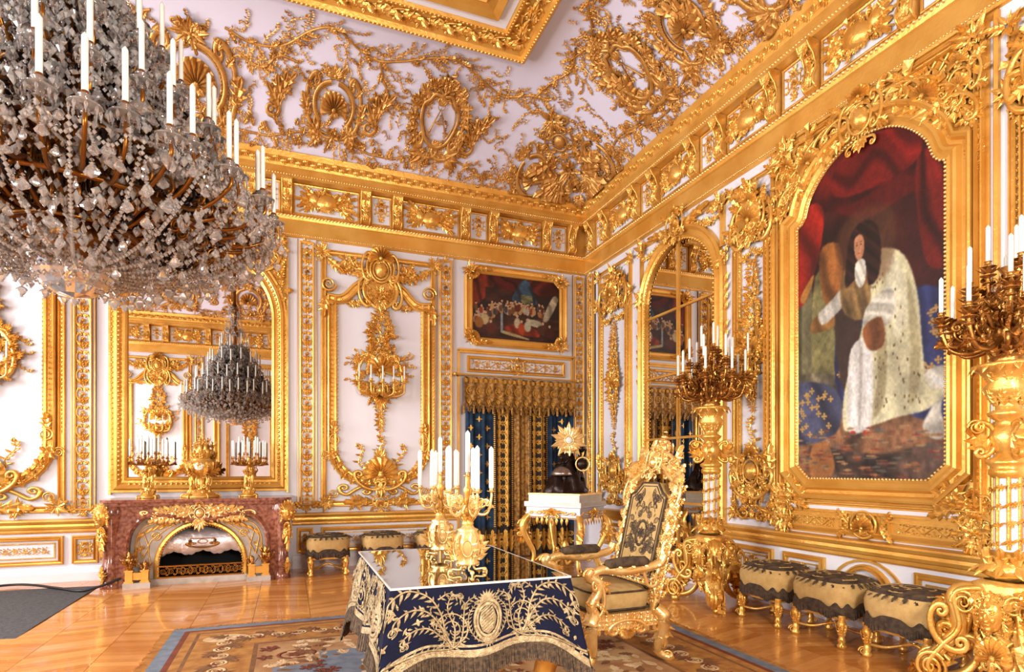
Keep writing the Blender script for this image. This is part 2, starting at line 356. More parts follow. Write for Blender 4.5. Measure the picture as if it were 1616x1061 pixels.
def garland(mb, p0, p1, sag, r, w=.02, step=None):
    p0 = np.array(p0, float); p1 = np.array(p1, float); L = np.linalg.norm(p1-p0); n = int(L*1.25/(step or r*.62))+2
    for i in range(n+1):
        t = i/n; p = p0+(p1-p0)*t; p[1] -= sag*4*t*(1-t); rr = r*(.6+.5*sin(pi*t))
        mb.p2('flower' if i % 2 else 'rosette', p[0]+rnd.uniform(-.2, .2)*rr, p[1]+rnd.uniform(-.3, .3)*rr, rnd.random()*6, rr*rnd.uniform(.6, .8), w=w)
        for k in range(2): a = rnd.random()*6.3; mb.p2('leaf', p[0]+.4*rr*cos(a), p[1]+.4*rr*sin(a), a, rr*.8, rr*.8, rr*.5, w*.5, .2)
def cartouche(mb, u, v, s, kind='egg', w=.02, tall=1.2):
    for sg in (-1, 1):
        mb.p2('cs', u+sg*s*.62, v+s*.1, sg*pi/2, s*.72, s*.5, s*.5, w)          # side C scrolls
        mb.p2('acan', u+sg*s*.7, v-s*.5, pi/2+sg*(-2.2), s*.75, s*.7, s*.5, w, .2)
        mb.p2('acan', u+sg*s*.75, v+s*.6, pi/2-sg*.9, s*.7, s*.6, s*.5, w, .3)
        mb.p2('leaf', u+sg*s*.95, v, pi/2-sg*1.5, s*.5, s*.5, s*.4, w, .2)
        mb.p2('ss', u+sg*s*.1, v-s*.62, pi/2-sg*2.4+(0 if sg > 0 else 0), s*.8, sg*s*.8, s*.5, w)
    mb.p2('ring', u, v, 0, s*.5, s*.5*tall, s*.5, w+.01*s)
    if kind == 'egg': mb.p2('ball', u, v, 0, s*.4, s*.4*tall, s*.3, w)
    elif kind == 'shell': mb.p2('shell', u, v-s*.2, 0, s*.55, s*.6, s*.4, w)
    mb.p2('shell', u, v+s*.72*tall, 0, s*.48, s*.48, s*.42, w+.01)
    mb.p2('palm', u, v-s*.72*tall, -pi/2, s*.6, s*.7, s*.4, w)
def hang(mb, u, v0, v1, wd, w=.012, env=None, n=None):
    """vertical drop ornament from v1 (top) to v0, half width wd*env(t)"""
    L = v1-v0; n = n or int(L/(wd*.26)); env = env or (lambda t: sin(pi*min(.98, max(.04, t)))**.6)
    tube(mb, [(u, v0+L*t, w) for t in np.linspace(0, 1, 12)], wd*.05, 5)
    for i in range(n):
        t = (i+.5)/n; v = v0+L*t; e = wd*env(t)
        for sg in (-1, 1):
            for q in (0, 1, 2):
                an = pi/2-sg*(.5+q*.55+rnd.uniform(-.25, .25)); r_ = e*rnd.uniform(.1, .55)
                mb.p2('acan' if (i+q) % 2 else 'leaf', u+sg*r_, v+q*L/n*.3, an, e*rnd.uniform(.5, .8), e*.5, e*.45, w+.004*q, .35)
        if i % 3 == 1: mb.p2('flower', u+rnd.uniform(-.2, .2)*e, v, rnd.random()*6, e*.28, w=w+e*.2)
        elif i % 3 == 2: mb.p2('rosette', u+rnd.uniform(-.2, .2)*e, v, .3, e*.3, w=w+e*.15)
        if i % 5 == 0: mb.p2('cs', u, v, rnd.choice((0, pi)), e*.4, e*.3, e*.4, w+e*.1)
# ---------------------------------------------------------------- room shell
XW, YB, XL, YF, XC, YC = 4.378, 8.18, -6.4, -1.25, -1.01, 3.45
def mapA(V): return np.stack([V[:, 0], YB-V[:, 2], V[:, 1]], -1)
def mapR(V): return np.stack([XW-V[:, 2], V[:, 0], V[:, 1]], -1)
def mapF(V): return np.stack([V[:, 0], YF+V[:, 2], V[:, 1]], -1)
def mapL(V): return np.stack([XL+V[:, 2], V[:, 0], V[:, 1]], -1)
def solid(name, x0, x1, y0, y1, z0, z1, m, parent=None):
    b = MB(); box(b, x0, x1, y0, y1, z0, z1); return b.build(name, m, parent, None if parent else 'structure')
wall_back = solid('wall_back', XL-.25, XW+.25, YB, YB+.25, 0, 6.3, WHITE)
wall_right = solid('wall_right', XW, XW+.25, YF-.25, YB, 0, 6.3, WHITE)
wall_front = solid('wall_front', XL-.25, XW, YF-.25, YF, 0, 6.3, WHITE)
b = MB(); ys = [YF]
for wy in WIN_Y: ys += [wy-.8, wy+.8]
ys.append(YB)
for i in range(0, len(ys), 2): box(b, XL-.3, XL, ys[i], ys[i+1], 0, 6.3)
for wy in WIN_Y: box(b, XL-.3, XL, wy-.8, wy+.8, 0, .75); box(b, XL-.3, XL, wy-.8, wy+.8, 4.3, 6.3)
wall_left = b.build('wall_left', WHITE, None, 'structure')
for i, wy in enumerate(WIN_Y):
    b = MB()
    for y in (-.8, -.03, .74): box(b, XL-.2, XL-.12, wy+y, wy+y+.06, .75, 4.3)
    for z in (.75, 1.6, 2.45, 3.3, 4.22): box(b, XL-.19, XL-.13, wy-.79, wy+.79, z, z+.05)
    wf = b.build('window_%d' % (i+1), GOLDF, None, 'structure')
    b = MB(); box(b, XL-.165, XL-.16, wy-.78, wy+.78, .76, 4.29); b.build('pane', PANE, wf)
WA = (mapA, False, wall_back); WR = (mapR, True, wall_right); WF = (mapF, True, wall_front); WL = (mapL, False, wall_left)
def wm(W): return MB(W[0], W[1])
def wb(mb, W, name, m, kind=None, parent=None): return mb.build(name, m, parent or W[2], kind)
# floor slab and chevron parquet
floor = solid('floor', XL, XW, YF, YB, -.2, -.012, mat('parquet_joint', (150, 92, 44), .7))
def parquet():
    cw, pw = .47, .078; sk = .13
    V = np.array([(0, 0, -.012), (cw-.003, sk, -.012), (cw-.003, sk+pw-.0022, -.012), (0, pw-.0022, -.012), (0, 0, 0), (cw-.003, sk, 0), (cw-.003, sk+pw-.0022, 0), (0, pw-.0022, 0)])
    Fc = np.array([(4, 5, 6, 7), (0, 1, 5, 4), (1, 2, 6, 5), (2, 3, 7, 6), (3, 0, 4, 7)])
    def one(mir):
        m = MB(); U = V.copy()
        if mir: U[:, 0] = cw-.003-U[:, 0]
        m.add(U, Fc if not mir else Fc[:, ::-1]); return m
    meL = one(0).mesh('plank', WOOD); meR = one(1).mesh('plank', WOOD)
    rest = MB(); cand = []
    for c in range(int((XW-XL)/cw)+1):
        x = XL+c*cw
        for k in range(int((YB-YF)/pw)+5):
            y = YF-.3+k*pw+(0 if c % 2 == 0 else 0)
            if x+cw > XW or y < YF or y+sk+pw > YB: 
                cand.append((9e9, x, y, c % 2)); continue
            dx, dy = x+.23, y+.12; dep = .357*dx+.934*dy; cx = .934*dx-.357*dy
            carpet = -.8 < dx < 2.9 and dy < 5.3
            vis = dep > 2.9 and abs(cx/dep) < .86 and not carpet and not (dx < -2.2)
            cand.append((dep if vis else 1e6, x, y, c % 2))
    cand.sort(key=lambda q: q[0])
    for i, (s, x, y, mir) in enumerate(cand):
        if i < 295 and s < 1e5: link('plank', meR if mir else meL, floor, None, None, (x, y, 0))
        else:
            U = V.copy()
            if mir: U[:, 0] = cw-.003-U[:, 0]
            U[:, 0] = np.minimum(U[:, 0]+x, XW-.001); U[:, 1] = np.clip(U[:, 1]+y, YF, YB-.001)
            if U[:, 0].max()-U[:, 0].min() < .01 or U[:, 1].max()-U[:, 1].min() < .01: continue
            rest.add(U, Fc if not mir else Fc[:, ::-1])
    rest.build('parquet_beyond', WOOD, floor, 'stuff')
parquet()
# coved ceiling
CZ, CP = 5.375, .16
def cove(x, y):
    x = np.asarray(x, float); y = np.asarray(y, float)
    da = np.minimum(YB-y, y-YF); dr = np.minimum(XW-x, x-XL); m = np.minimum(da, dr)
    k = .9*np.clip(m, 0, 1)+.01; h = np.maximum(k-np.abs(da-dr), 0); m = m-h*h/4/k
    return CZ+.8*np.sin(pi/2*np.clip((m-CP)/1.35, 0, 1))
def cove_map(kind, ox=0, oy=0, ex=(1, 0), ey=(0, -1)):
    """(u, v, relief) laid on the cove; ex, ey: plan directions of u and v"""
    def f(V):
        x = ox+V[:, 0]*ex[0]+V[:, 1]*ey[0]; y = oy+V[:, 0]*ex[1]+V[:, 1]*ey[1]
        x = np.clip(x, XL+.17, XW-.165); y = np.clip(y, YF+.17, YB-.165); e = .02
        z = cove(x, y); gx = (cove(x+e, y)-cove(x-e, y))/(2*e); gy = (cove(x, y+e)-cove(x, y-e))/(2*e)
        q = np.sqrt(1+gx*gx+gy*gy); w_ = V[:, 2]
        return np.stack([x+gx/q*w_, y+gy/q*w_, z-w_/q], -1)
    return f
def ceiling():
    def gr(a, b_): return np.unique(np.concatenate([np.linspace(a+CP-.03, a+1.6, 26), np.linspace(a+1.6, b_-1.6, 20), np.linspace(b_-1.6, b_-CP+.03, 26)]))
    gx, gy = gr(XL, XW), gr(YF, YB); X, Y = np.meshgrid(gx, gy); Z = cove(X, Y)
    m = MB(); m.add(np.stack([X, Y, Z], -1).reshape(-1, 3), grid_faces(len(gy), len(gx))[:, ::-1], True)
    return m.build('ceiling', CEIL, None, 'structure')
ceil = ceiling()
solid('trim_5', XL-.25, XW+.25, YF-.25, YB+.25, 6.3, 6.4, CEIL)
ri = rnd.uniform
# cornice: one trim per wall
PROF = [(0, 4.34), (.03, 4.345), (.045, 4.37), (.045, 4.545), (.06, 4.56), (.075, 4.60), (.05, 4.63), (.03, 4.64), (.03, 5.05), (.06, 5.055), (.13, 5.065), (.13, 5.14), (.14, 5.15), (.14, 5.20), (.15, 5.23), (.15, 5.30), (.16, 5.31), (.18, 5.375), (.15, 5.40), (0, 5.40)]
def cornice(n, W, u0, u1, smalls, side):
    m = wm(W); c = np.array(PROF)
    # mitred ends: the profile's projection shortens the run at each end
    V = []
    for e, s in ((u0, 1), (u1, -1)): V += [(e+s*p, z, p) for p, z in PROF]
    m.add(V, grid_faces(2, len(PROF)))
    t = m.build('trim_%d' % n, GOLDF, None, 'structure'); P = (W[0], W[1], t)
    b = wm(P)
    for z, w_, r, st in ((4.60, .07, .017, .042), (5.105, .13, .012, .034), (4.37, .045, .009, .024)):
        beads(b, [(u0+w_, z), (u1-w_, z)], st, r, w_, rz=1)
    wb(b, P, 'pearl_row', GOLDP, 'stuff')
    b = wm(P)
    for i, (u, v, a) in enumerate(along([(u0+.15, 5.265), (u1-.15, 5.265)], .09)):
        b.p2('acan', u-.045, v+(.018 if i % 2 else -.018), 0, .1, .12 if i % 2 else -.12, .1, .145)
        b.p2('ball', u, v, 0, .014, w=.145)
    wb(b, P, 'leaf_moulding', GOLD, 'stuff')
    smalls = [s for s in smalls]
    gap = .215; edges = []
    cm = MB()  # console: scrolled bracket
    pr = [(0, .0), (.02, .0), (.06, .015), (.085, .05), (.08, .1), (.055, .16), (.05, .22), (.08, .3), (.13, .35), (.15, .39), (.15, .42), (0, .42)]
    V = [(x, z, w_) for x in (-.068, .068) for w_, z in pr]; cm.add(V, grid_faces(2, len(pr)))
    k = len(pr); cm.add(V, [tuple(range(k)), tuple(range(2*k-1, k-1, -1))])
    for sx in (-.056, .056): tube(cm, [(sx, z, w_+.004) for w_, z in pr[1:-2]], .011, 6)
    for z in (.04, .37): cm.p2('palm', 0, z, pi/2 if z < .1 else -pi/2, .12, .1, .1, .075 if z < .1 else .12)
    cm.p2('acan', 0, .10, pi/2, .17, .14, .09, .06); cm.p2('shell', 0, .33, 0, .055, w=.10); cm.p2('acan', 0, .3, -pi/2, .12, .1, .08, .07)
    base = None; cons = []
    for s in smalls:
        for q in (-gap, gap): cons.append(s+q)
    for u in cons:
        if not (u0+.12 < u < u1-.12): continue
        if base is None:
            cm.map = (lambda V: W[0](V)-W[0](np.zeros((1, 3)))); cm.flip = W[1]; base = cm.mesh('console', GOLD)
        o = W[0](np.array([[u, 4.635, .028]]))[0]; link('console', base, t, None, None, tuple(o))
    # frieze panels: white grounds with a gilt relief each
    bounds = sorted(cons)
    segs = []
    bb = [u0]+bounds+[u1]
    for i in range(len(bb)-1):
        a_, b_ = bb[i]+.085, bb[i+1]-.085
        if b_-a_ > .14: segs.append((a_, b_))
    for a_, b_ in segs:
        a_ = max(a_, u0+.06); b_ = min(b_, u1-.06)
        if b_-a_ < .12: continue
        g = wm(P); box(g, a_+.015, b_-.015, 4.67, 5.02, .028, .034); pn = wb(g, P, 'frieze_panel', WHITE)
        g = wm(P); sweep(g, [(a_+.012, 4.665), (b_-.012, 4.665), (b_-.012, 5.025), (a_+.012, 5.025)], [(0, .03), (0, .045), (-.012, .05), (-.02, .045), (-.022, .03)], True)
        cx, wd = (a_+b_)/2, (b_-a_)/2
        if wd < .25:
            cartouche(g, cx, 4.86, .075, 'shell', .035); g.p2('rosette', cx, 4.73, 0, .05, w=.035); spray(g, cx, 4.95, .07, 7, w=.035)
        else:
            g.p2('ball', cx, 4.84, .4, .15, .12, .08, .035); cartouche(g, cx, 4.85, .12, 'shell', .06); g.p2('ball', cx-.16, 4.87, .3, .07, .09, .05, .04)
            for q in range(26): a = ri(0, 2*pi); rr_ = sqrt(rnd.random()); g.p2(('acan', 'leaf', 'flower', 'palm')[q % 4], cx+wd*.72*rr_*cos(a), 4.845+.12*rr_*sin(a), a+ri(-.6, .6), ri(.06, .12), .08, .08, .036, .2)
            for sg in (-1, 1):
                for q in range(5): g.p2('acan', cx+sg*.1, 4.85, (0 if sg > 0 else pi)+sg*(-.75+q*.37), wd*rnd.uniform(.6, .85), .16, .12, .035, .05)
                for q in range(3): g.p2('bar', cx+sg*.08, 4.85, (0 if sg > 0 else pi)+sg*(-.55+q*.55), wd*.78, .015, .015, .04)
                g.p2('flower', cx+sg*wd*.5, 4.9, 0, .05, w=.045); g.p2('ring', cx+sg*wd*.42, 4.8, 0, .05, w=.04)
        wb(g, P, 'frieze_relief', GOLD, 'stuff', pn)
    return t
cA = cornice(1, WA, XL, XW, [-5.9, -4.6, -3.22, -1.8, -.24, 1.185, 2.587, 3.875], 1)
cR = cornice(2, WR, YF, YB, [7.65, 6.43, 5.25, 4.085, 2.8, 1.6, .4, -.75], 1)
cF = cornice(3, WF, XL, XW, [-5.9, -4.6, -3.22, -1.8, -.24, 1.185, 2.587, 3.875], 1)
cL = cornice(4, WL, YF, YB, [7.65, 6.43, 5.25, 4.085, 2.8, 1.6, .4, -.75], 1)
# ---------------------------------------------------------------- wall modules
MP = [(0, 0), (0, .025), (.008, .036), (.022, .036), (.03, .024), (.05, .022), (.056, .034), (.066, .034), (.07, 0)]
def mould(w, h=.04, inv=False):
    """picture-frame like section of width w"""
    q = [(0, 0), (0, h*.7), (.12*w, h), (.28*w, h), (.34*w, h*.55), (.62*w, h*.45), (.7*w, h*.8), (.84*w, h*1.25), (.95*w, h), (w, h*.5), (w, 0)]
    return [(-a, b_) for a, b_ in q] if inv else q
def rect(a, b_, c, d): return [(a, c), (b_, c), (b_, d), (a, d)]
def pilaster(W, u0, u1, z0=.82, z1=4.30, capk=True):
    g = wm(W); box(g, u0-.03, u1+.03, z0-.06, 4.34, 0, .02); wb(g, W, 'pilaster_ground', WHITE)
    g = wm(W); sweep(g, rect(u0, u1, z0, z1), [(0, .02), (0, .045), (.01, .052), (.024, .045), (.028, .02)], True)
    for e in (u0-.025, u1+.025): box(g, e-.005, e+.005, z0-.05, z1+.03, 0, .03)
    wb(g, W, 'pilaster_border', GOLDF, 'stuff')
    g = wm(W); c = (u0+u1)/2; hw = (u1-u0)/2-.03
    v = z0+.16
    while v < z1-.3:
        g.p2('acan', c, v, pi/2+.12, .12, hw*1.5, .11, .03); g.p2('shell' if int(v*9) % 2 else 'rosette', c, v+.125, 0, hw*.55, hw*.55, .05, .03)
        for sg in (-1, 1):
            g.p2('cs', c+sg*hw*.5, v+.125, sg*pi/2, .07, .05, .05, .03)
            for q, l in ((.02, .8), (.06, 1.0), (.17, .9)): g.p2('leaf', c+sg*.005, v+q, pi/2-sg*(.8+q*3), hw*l, .07, .06, .03, .2)
            g.p2('vol', c+sg*hw*.62, v+.045, 0, .026, sg*.026, .03, .03); g.p2('ball', c+sg*hw*.8, v+.19, 0, .012, w=.03)
        g.p2('flower', c, v+.195, 0, hw*.4, w=.03); v += .215
    cartouche(g, c, z0+.09, hw*.9, 'shell', .035); spray(g, c, z0-.02, hw*1.3, 9, w=.03)
    cartouche(g, c, z1-.14, hw*.8, 'egg', .035); spray(g, c, z1-.01, hw*1.2, 8, w=.03)
    for sg in (-1, 1): g.p2('acan', c+sg*hw, z0-.03, pi/2-sg*.8, .13, .13, .08, .03, .1); g.p2('vol', c+sg*(hw+.06), z0+.02, 0, .045, sg*.045, .05, .03)
    wb(g, W, 'pilaster_relief', GOLD, 'stuff')
def wainscot(W, u0, u1, panels):
    """chair rail, dado panels and skirting between u0 and u1"""
    g = wm(W); V = []
    pr = [(0, .56), (.02, .565), (.03, .58), (.03, .605), (.05, .615), (.055, .64), (.05, .665), (.065, .675), (.075, .70), (.07, .715), (0, .73)]
    sweep(g, [(u0, 0), (u1, 0)], [(0, 0), (.0001, 0)])
    g = wm(W); g.add([(u, z, p) for u in (u0, u1) for p, z in pr], grid_faces(2, len(pr))); wb(g, W, 'chair_rail', GOLDF)
    g = wm(W); g.add([(u, z, p) for u in (u0, u1) for p, z in [(0.05, 0), (.05, .1), (.035, .12), (.03, .16), (.02, .17), (0, .17)]], grid_faces(2, 6)); wb(g, W, 'skirting', WHITE)
    for a_, b_ in panels:
        g = wm(W); sweep(g, rect(a_, b_, .2, .53), mould(.05, .03), True); wb(g, W, 'dado_moulding', GOLDF)
        g = wm(W); sweep(g, rect(a_+.08, b_-.08, .275, .455), [(0, 0), (0, .012), (.012, .012), (.012, 0)], True)
        if b_-a_ > .5:
            rinceau(g, (a_+.14, .365), ((a_+b_)/2-.1, .365), .05, .2); rinceau(g, (b_-.14, .365), ((a_+b_)/2+.1, .365), .05, .2)
        cartouche(g, (a_+b_)/2, .365, .065, 'shell', .01)
        wb(g, W, 'dado_relief', GOLD, 'stuff')
ri = rnd.uniform
def prism(mb, poly, w0, w1):
    P = np.array(poly, float); k = len(P)
    mb.add([(p[0], p[1], w1) for p in P]+[(p[0], p[1], w0) for p in P], [tuple(range(k)), tuple(range(2*k-1, k-1, -1))]+[(i, i+k, (i+1) % k+k, (i+1) % k) for i in range(k)])
def big_panel(W, c):
    """tall panel with a swooping lower scroll, crest and hanging trophy; c = centre"""
    g = wm(W); sweep(g, rect(c-.78, c+.78, .80, 4.24), mould(.075, .035), True); wb(g, W, 'outer_panel_frame', GOLDF)
    # inner frame: sides, swoop below, shouldered crest above
    L = [(-.57, 3.62), (-.57, 1.62)]; low = cr([(-.57, 1.62), (-.555, 1.5), (-.47, 1.34), (-.33, 1.235), (-.15, 1.2), (0, 1.21)], 5)
    left = np.vstack([L[:1], low]); path = np.vstack([left, (left*[-1, 1])[::-1][1:]])+[c, 0]
    g = wm(W); sweep(g, path, mould(.13, .05, True)); wb(g, W, 'inner_panel_frame', GOLDF)
    g = wm(W); beads(g, path+[0, 0], .05, .014, .03); beads(g, [(c-.635, 1.7), (c-.635, 3.6)], .06, .018, .03, t='flower'); beads(g, [(c+.635, 1.7), (c+.635, 3.6)], .06, .018, .03, t='flower')
    for sg in (-1, 1):
        for u, v, a in along([(c+sg*.605, 1.7), (c+sg*.605, 3.6)], .05): g.p2('leaf', u, v, a+sg*.5, .06, .07, .08, .03); g.p2('leaf', c+sg*.745, v, a-sg*.4, .05, .05, .07, .02)
    # lower relief
    for sg in (-1, 1):
        g.p2('vol', c+sg*.6, 1.70, pi/2, .075, sg*-.075, .09, .03); g.p2('acan', c+sg*.62, 1.74, pi/2+sg*.1, .22, .2, .14, .03); g.p2('acan', c+sg*.66, 1.6, -pi/2-sg*.2, .25, .22, .16, .03)
        g.p2('vol', c+sg*.72, 1.5, 0, .06, sg*.06, .07, .03)
        for k in range(6):
            t = k/5; p = cr([(.68, 1.45), (.55, 1.2), (.35, 1.08), (.16, 1.05)], 5)[int(t*15)]; g.p2('acan', c+sg*p[0], p[1], pi/2+sg*(.9-.2*k), .17, .16, .12, .03, .1)
        g.p2('ss', c+sg*.55, 1.02, pi if sg > 0 else 0, .42, .3*(-1 if sg > 0 else 1), .25, .02)
        g.p2('cs', c+sg*.17, 1.15, sg*.5, .2, .16, .16, .06); spray(g, c+sg*.33, .86, .15, 7, w=.03, fl=False)
        g.p2('acan', c+sg*.1, .86, 0 if sg > 0 else pi, .4, .25, .16, .03); spray(g, c+sg*.7, .87, .14, 8, w=.04, fl=False); g.p2('vol', c+sg*.62, .98, 0, .06, sg*.06, .07, .03)
    for rr in (.26, .2): g.p2('shell', c, 1.22+.03*(rr < .25), 0, rr, rr, .12, .05)
    g.p2('palm', c, 1.45, pi/2, .2, .18, .12, .03); spray(g, c, 1.72, .07, 6, w=.01); g.p2('twig', c, 1.5, pi/2, .2, .5, .4, .01)
    for sg in (-1, 1): g.p2('twig', c+sg*.24, 1.32, pi/2-sg*.2, .3, .5, .4, .02)
    g.p2('palm', c, 1.07, -pi/2, .16, .2, .12, .06); cartouche(g, c, .84, .11, 'shell', .045)
    wb(g, W, 'lower_panel_relief', GOLD, 'stuff')
    # crest
    g = wm(W)
    for sg in (-1, 1):
        p = cr([(-.7, 3.66), (-.52, 3.66), (-.36, 3.82), (-.2, 3.93), (-.07, 3.86)], 6)
        if sg > 0: p = (p*[-1, 1])[::-1]
        sweep(g, p+[c, 0], mould(.13, .06, True))
    wb(g, W, 'crest_scrolls', GOLDF, 'stuff')
    g = wm(W); prism(g, cr([(c-.24, 3.86), (c-.2, 3.66), (c-.08, 3.52), (c, 3.47), (c+.08, 3.52), (c+.2, 3.66), (c+.24, 3.86), (c+.15, 3.98), (c+.17, 4.15), (c, 4.26), (c-.17, 4.15), (c-.15, 3.98)], 4, True)[::-1], .01, .045)
    P = cr([(-.12, 3.9), (-.22, 3.82), (-.21, 3.66), (-.1, 3.54), (0, 3.5), (.1, 3.54), (.21, 3.66), (.22, 3.82), (.12, 3.9)], 5)+[c, 0]; tube(g, np.column_stack([P, np.full(len(P), .055)]), .024, 7); P = (P-[c, 3.7])*.78+[c, 3.7]; tube(g, np.column_stack([P, np.full(len(P), .05)]), .011, 5)
    for sg in (-1, 1):
        P = cr([(.1, 4.2), (.18, 4.12), (.17, 3.98), (.12, 3.9), (.2, 3.86)], 5)*[sg, 1]+[c, 0]; tube(g, np.column_stack([P, np.full(len(P), .06)]), .022, 7)
        for k in range(12): g.p2(('acan', 'flower', 'leaf')[k % 3], c+sg*ri(.2, .5), ri(3.95, 4.12)-.0, ri(0, 6.3), ri(.07, .12), .09, .08, .03, .2)
    for sg in (-1, 1):
        g.p2('vol', c+sg*.68, 3.77, 0, .1, sg*.1, .22, .04); spray(g, c+sg*.7, 3.58, .12, 7, -2.6, -.5, .03, False); g.p2('acan', c+sg*.72, 3.62, -pi/2+sg*.1, .3, .24, .16, .03)
        spray(g, c+sg*.75, 4.2, .14, 9, w=.04, fl=False); g.p2('acan', c+sg*.7, 4.12, -pi/2+sg*-.9, .28, .2, .14, .03); g.p2('vol', c+sg*.8, 4.1, 0, .045, w=.03)
        garland(g, (c+sg*.55, 3.62), (c+sg*.14, 3.66), .09, .055, .03); spray(g, c+sg*.36, 4.03, .17, 9, w=.03)
        g.p2('cs', c+sg*.2, 3.72, sg*pi/2+.1, .2, .14, .16, .05); g.p2('cs', c+sg*.17, 4.06, sg*pi/2, .19, .12, .16, .06)
        g.p2('acan', c+sg*.14, 3.95, pi/2-sg*1.6, .25, .2, .16, .05)
    g.p2('ring', c, 4.03, 0, .14, .17, .16, .06); g.p2('ring', c, 4.03, 0, .105, .13, .1, .06); g.p2('ball', c, 4.03, 0, .085, .11, .09, .05)
    g.p2('shell', c, 4.18, 0, .17, .17, .16, .07)
    for k in range(9): a = -pi/2+(k-4)*.42; g.p2('acan', c, 3.72, a, .2, .14, .12, .03)
    g.p2('ring', c, 3.74, 0, .16, .15, .12, .03); spray(g, c, 3.72, .15, 10, w=.05); g.p2('palm', c, 3.62, -pi/2, .18, .2, .12, .05)
    wb(g, W, 'crest_relief', GOLD, 'stuff')
    # hanging trophy
    g = wm(W)
    hang(g, c, 2.78, 3.46, .21, .01, lambda t: .5+.6*sin(pi*t)*(1-t*.3))
    spray(g, c, 3.38, .12, 7, w=.01, fl=False)
    for sg in (-1, 1):
        g.p2('cs', c+sg*.19, 2.62, sg*pi/2+.2*sg, .26, .17, .18, .02); g.p2('cs', c+sg*.13, 2.78, pi+sg*.5, .14, .12, .14, .03)
        for k in range(26): f = k/25; a = pi/2-sg*(.2+f*2.3); rr_ = ri(.2, .33); g.p2(('acan', 'leaf', 'palm')[k % 3], c+sg*rr_*.95*sin(f*2.6+.3), 2.6+rr_*1.05*cos(f*2.6+.2), a+ri(-.5, .5), ri(.09, .16), .1, .1, .02, .25)
        for k in range(5): g.p2('twig', c+sg*ri(.22, .33), 2.6+ri(-.2, .25), pi/2-sg*ri(.6, 2), .17, .22, .16, .01)
        g.p2('ss', c+sg*.06, 2.3, pi/2-sg*1.0, .25, sg*.2, .15, .02)
    g.p2('shell', c, 2.66, 0, .2, .2, .14, .03); cartouche(g, c, 2.82, .12, 'egg', .04)
    hang(g, c, 1.88, 2.42, .16, .01, lambda t: .25+.9*t*t**.3)
    for v in (1.84, 1.94, 2.03): spray(g, c, v, .10-.02*(v < 1.9), 8, w=.01, fl=False)
    wb(g, W, 'trophy_relief', GOLD, 'stuff')
def sconce(W, u, z, w_, label, n=5, r=.2, s=1.0):
    o = W[0](np.array([[u, z, w_]]))[0]
    t = thing('wall_sconce', label, 'sconce', tuple(o), 0, None, True)
    g = wm(W); ps = []
    for k in range(n):
        f = (k-(n-1)/2)/max((n-1)/2, 1) if n > 1 else 0
        du = f*r; dw = .16+.07*(1-abs(f)); dz = .0+.02*abs(f)
        P = cr([(u, z-.12, w_+.02), (u+du*.4, z-.2, w_+dw*.6), (u+du*.95, z-.17, w_+dw), (u+du, z-.06+dz, w_+dw)], 5)
        tube(g, P, .012*s, 6); g.p2('acan', u+du*.4, z-.2, pi if f < 0 else 0, .1*s, .08*s, .08*s, w_+dw*.55); ps.append((u+du, z-.035+dz, w_+dw))
        cc = MB(); 
        o2 = ps[-1]; g.ax('bobeche', o2, (.03*s, 0, 0), (0, 0, -.03*s), (0, .03*s, 0))
    g.p2('shell', u, z-.18, pi, .12, w=w_+.03); cartouche(g, u, z-.12, .1*s, 'egg', w_+.03); g.p2('palm', u, z-.26, -pi/2, .16, w=w_+.02)
    g.build('branches', GOLD, t, 'stuff')
    for p in ps:
        q = W[0](np.array([[p[0], p[1]+.03, p[2]]]))[0]; candle_part(t, tuple(q[i]-o[i] for i in range(3)), .2*s, .011*s)
    return t
_candle = {}
def candle_part(parent, loc, h, r):
    k = (round(h, 3), round(r, 4))
    if k not in _candle:
        m = MB(); m.at('candle', 0, 0, 0, r, r, h); _candle[k] = m.mesh('candle', WAX)
    return link('candle', _candle[k], parent, None, None, loc)
for W in (WA, WF):
    for c in (1.175, -3.2): big_panel(W, c)
for W, x0, x1 in ((WA, .04, XW), (WA, XL, -2.06), (WF, XL, XW)):
    pan = [(.1, .3), (.4, 1.95), (2.03, 2.18)] if x0 > 0 else [(-2.36, -2.1), (-4.0, -2.44), (-5.2, -4.15)] if x1 < 0 else [(-4.0, -2.44), (.4, 1.95), (-2.36, -2.1), (.1, .3)]
    wainscot(W, x0, 2.27 if (W is WA and x0 > 0) else x1, pan)
for W in (WA, WF):
    for c in (.224, 2.098, -2.244, -4.118): pilaster(W, c-.09, c+.09)
pilaster(WA, 4.16, 4.32); pilaster(WR, 7.9, 8.07)
sconce(WA, 1.175, 2.5, .04, 'five-candle gilt sconce on the white panel right of the fireplace', 5, .3, 1.0)
sconce(WA, -3.2, 2.5, .04, 'gilt candle sconce on the white panel left of the fireplace', 5, .3, 1.0)
sconce(WF, -3.2, 2.5, .04, 'gilt sconce on the opposite wall, seen in the mantel mirror', 5, .3, 1.0)
# opposite-wall doorway and overmantel-like centre seen in the mirror
g = wm(WF); sweep(g, rect(-1.9, -.12, .05, 4.2), mould(.16, .06), True); wb(g, WF, 'outer_panel_frame', GOLDF)
g = wm(WF); sweep(g, rect(-1.6, -.42, .9, 3.9), mould(.08, .05), True); hang(g, -1.01, 1.4, 3.6, .2); cartouche(g, -1.01, 3.8, .2, 'shell'); wb(g, WF, 'centre_relief', GOLD, 'stuff')
g = wm(WL)
for wy in WIN_Y: sweep(g, rect(wy-.8, wy+.8, .75, 4.3), [(0, 0), (0, .06), (-.1, .08), (-.16, .05), (-.16, 0)], True)
wb(g, WL, 'window_surround', GOLDF, 'stuff')
wainscot(WL, YF, YB, [(2.0, 2.7), (4.6, 5.2), (7.1, 7.9)])
for c in (-.4, 2.2, 4.8, 7.5): pilaster(WL, c-.1, c+.1)
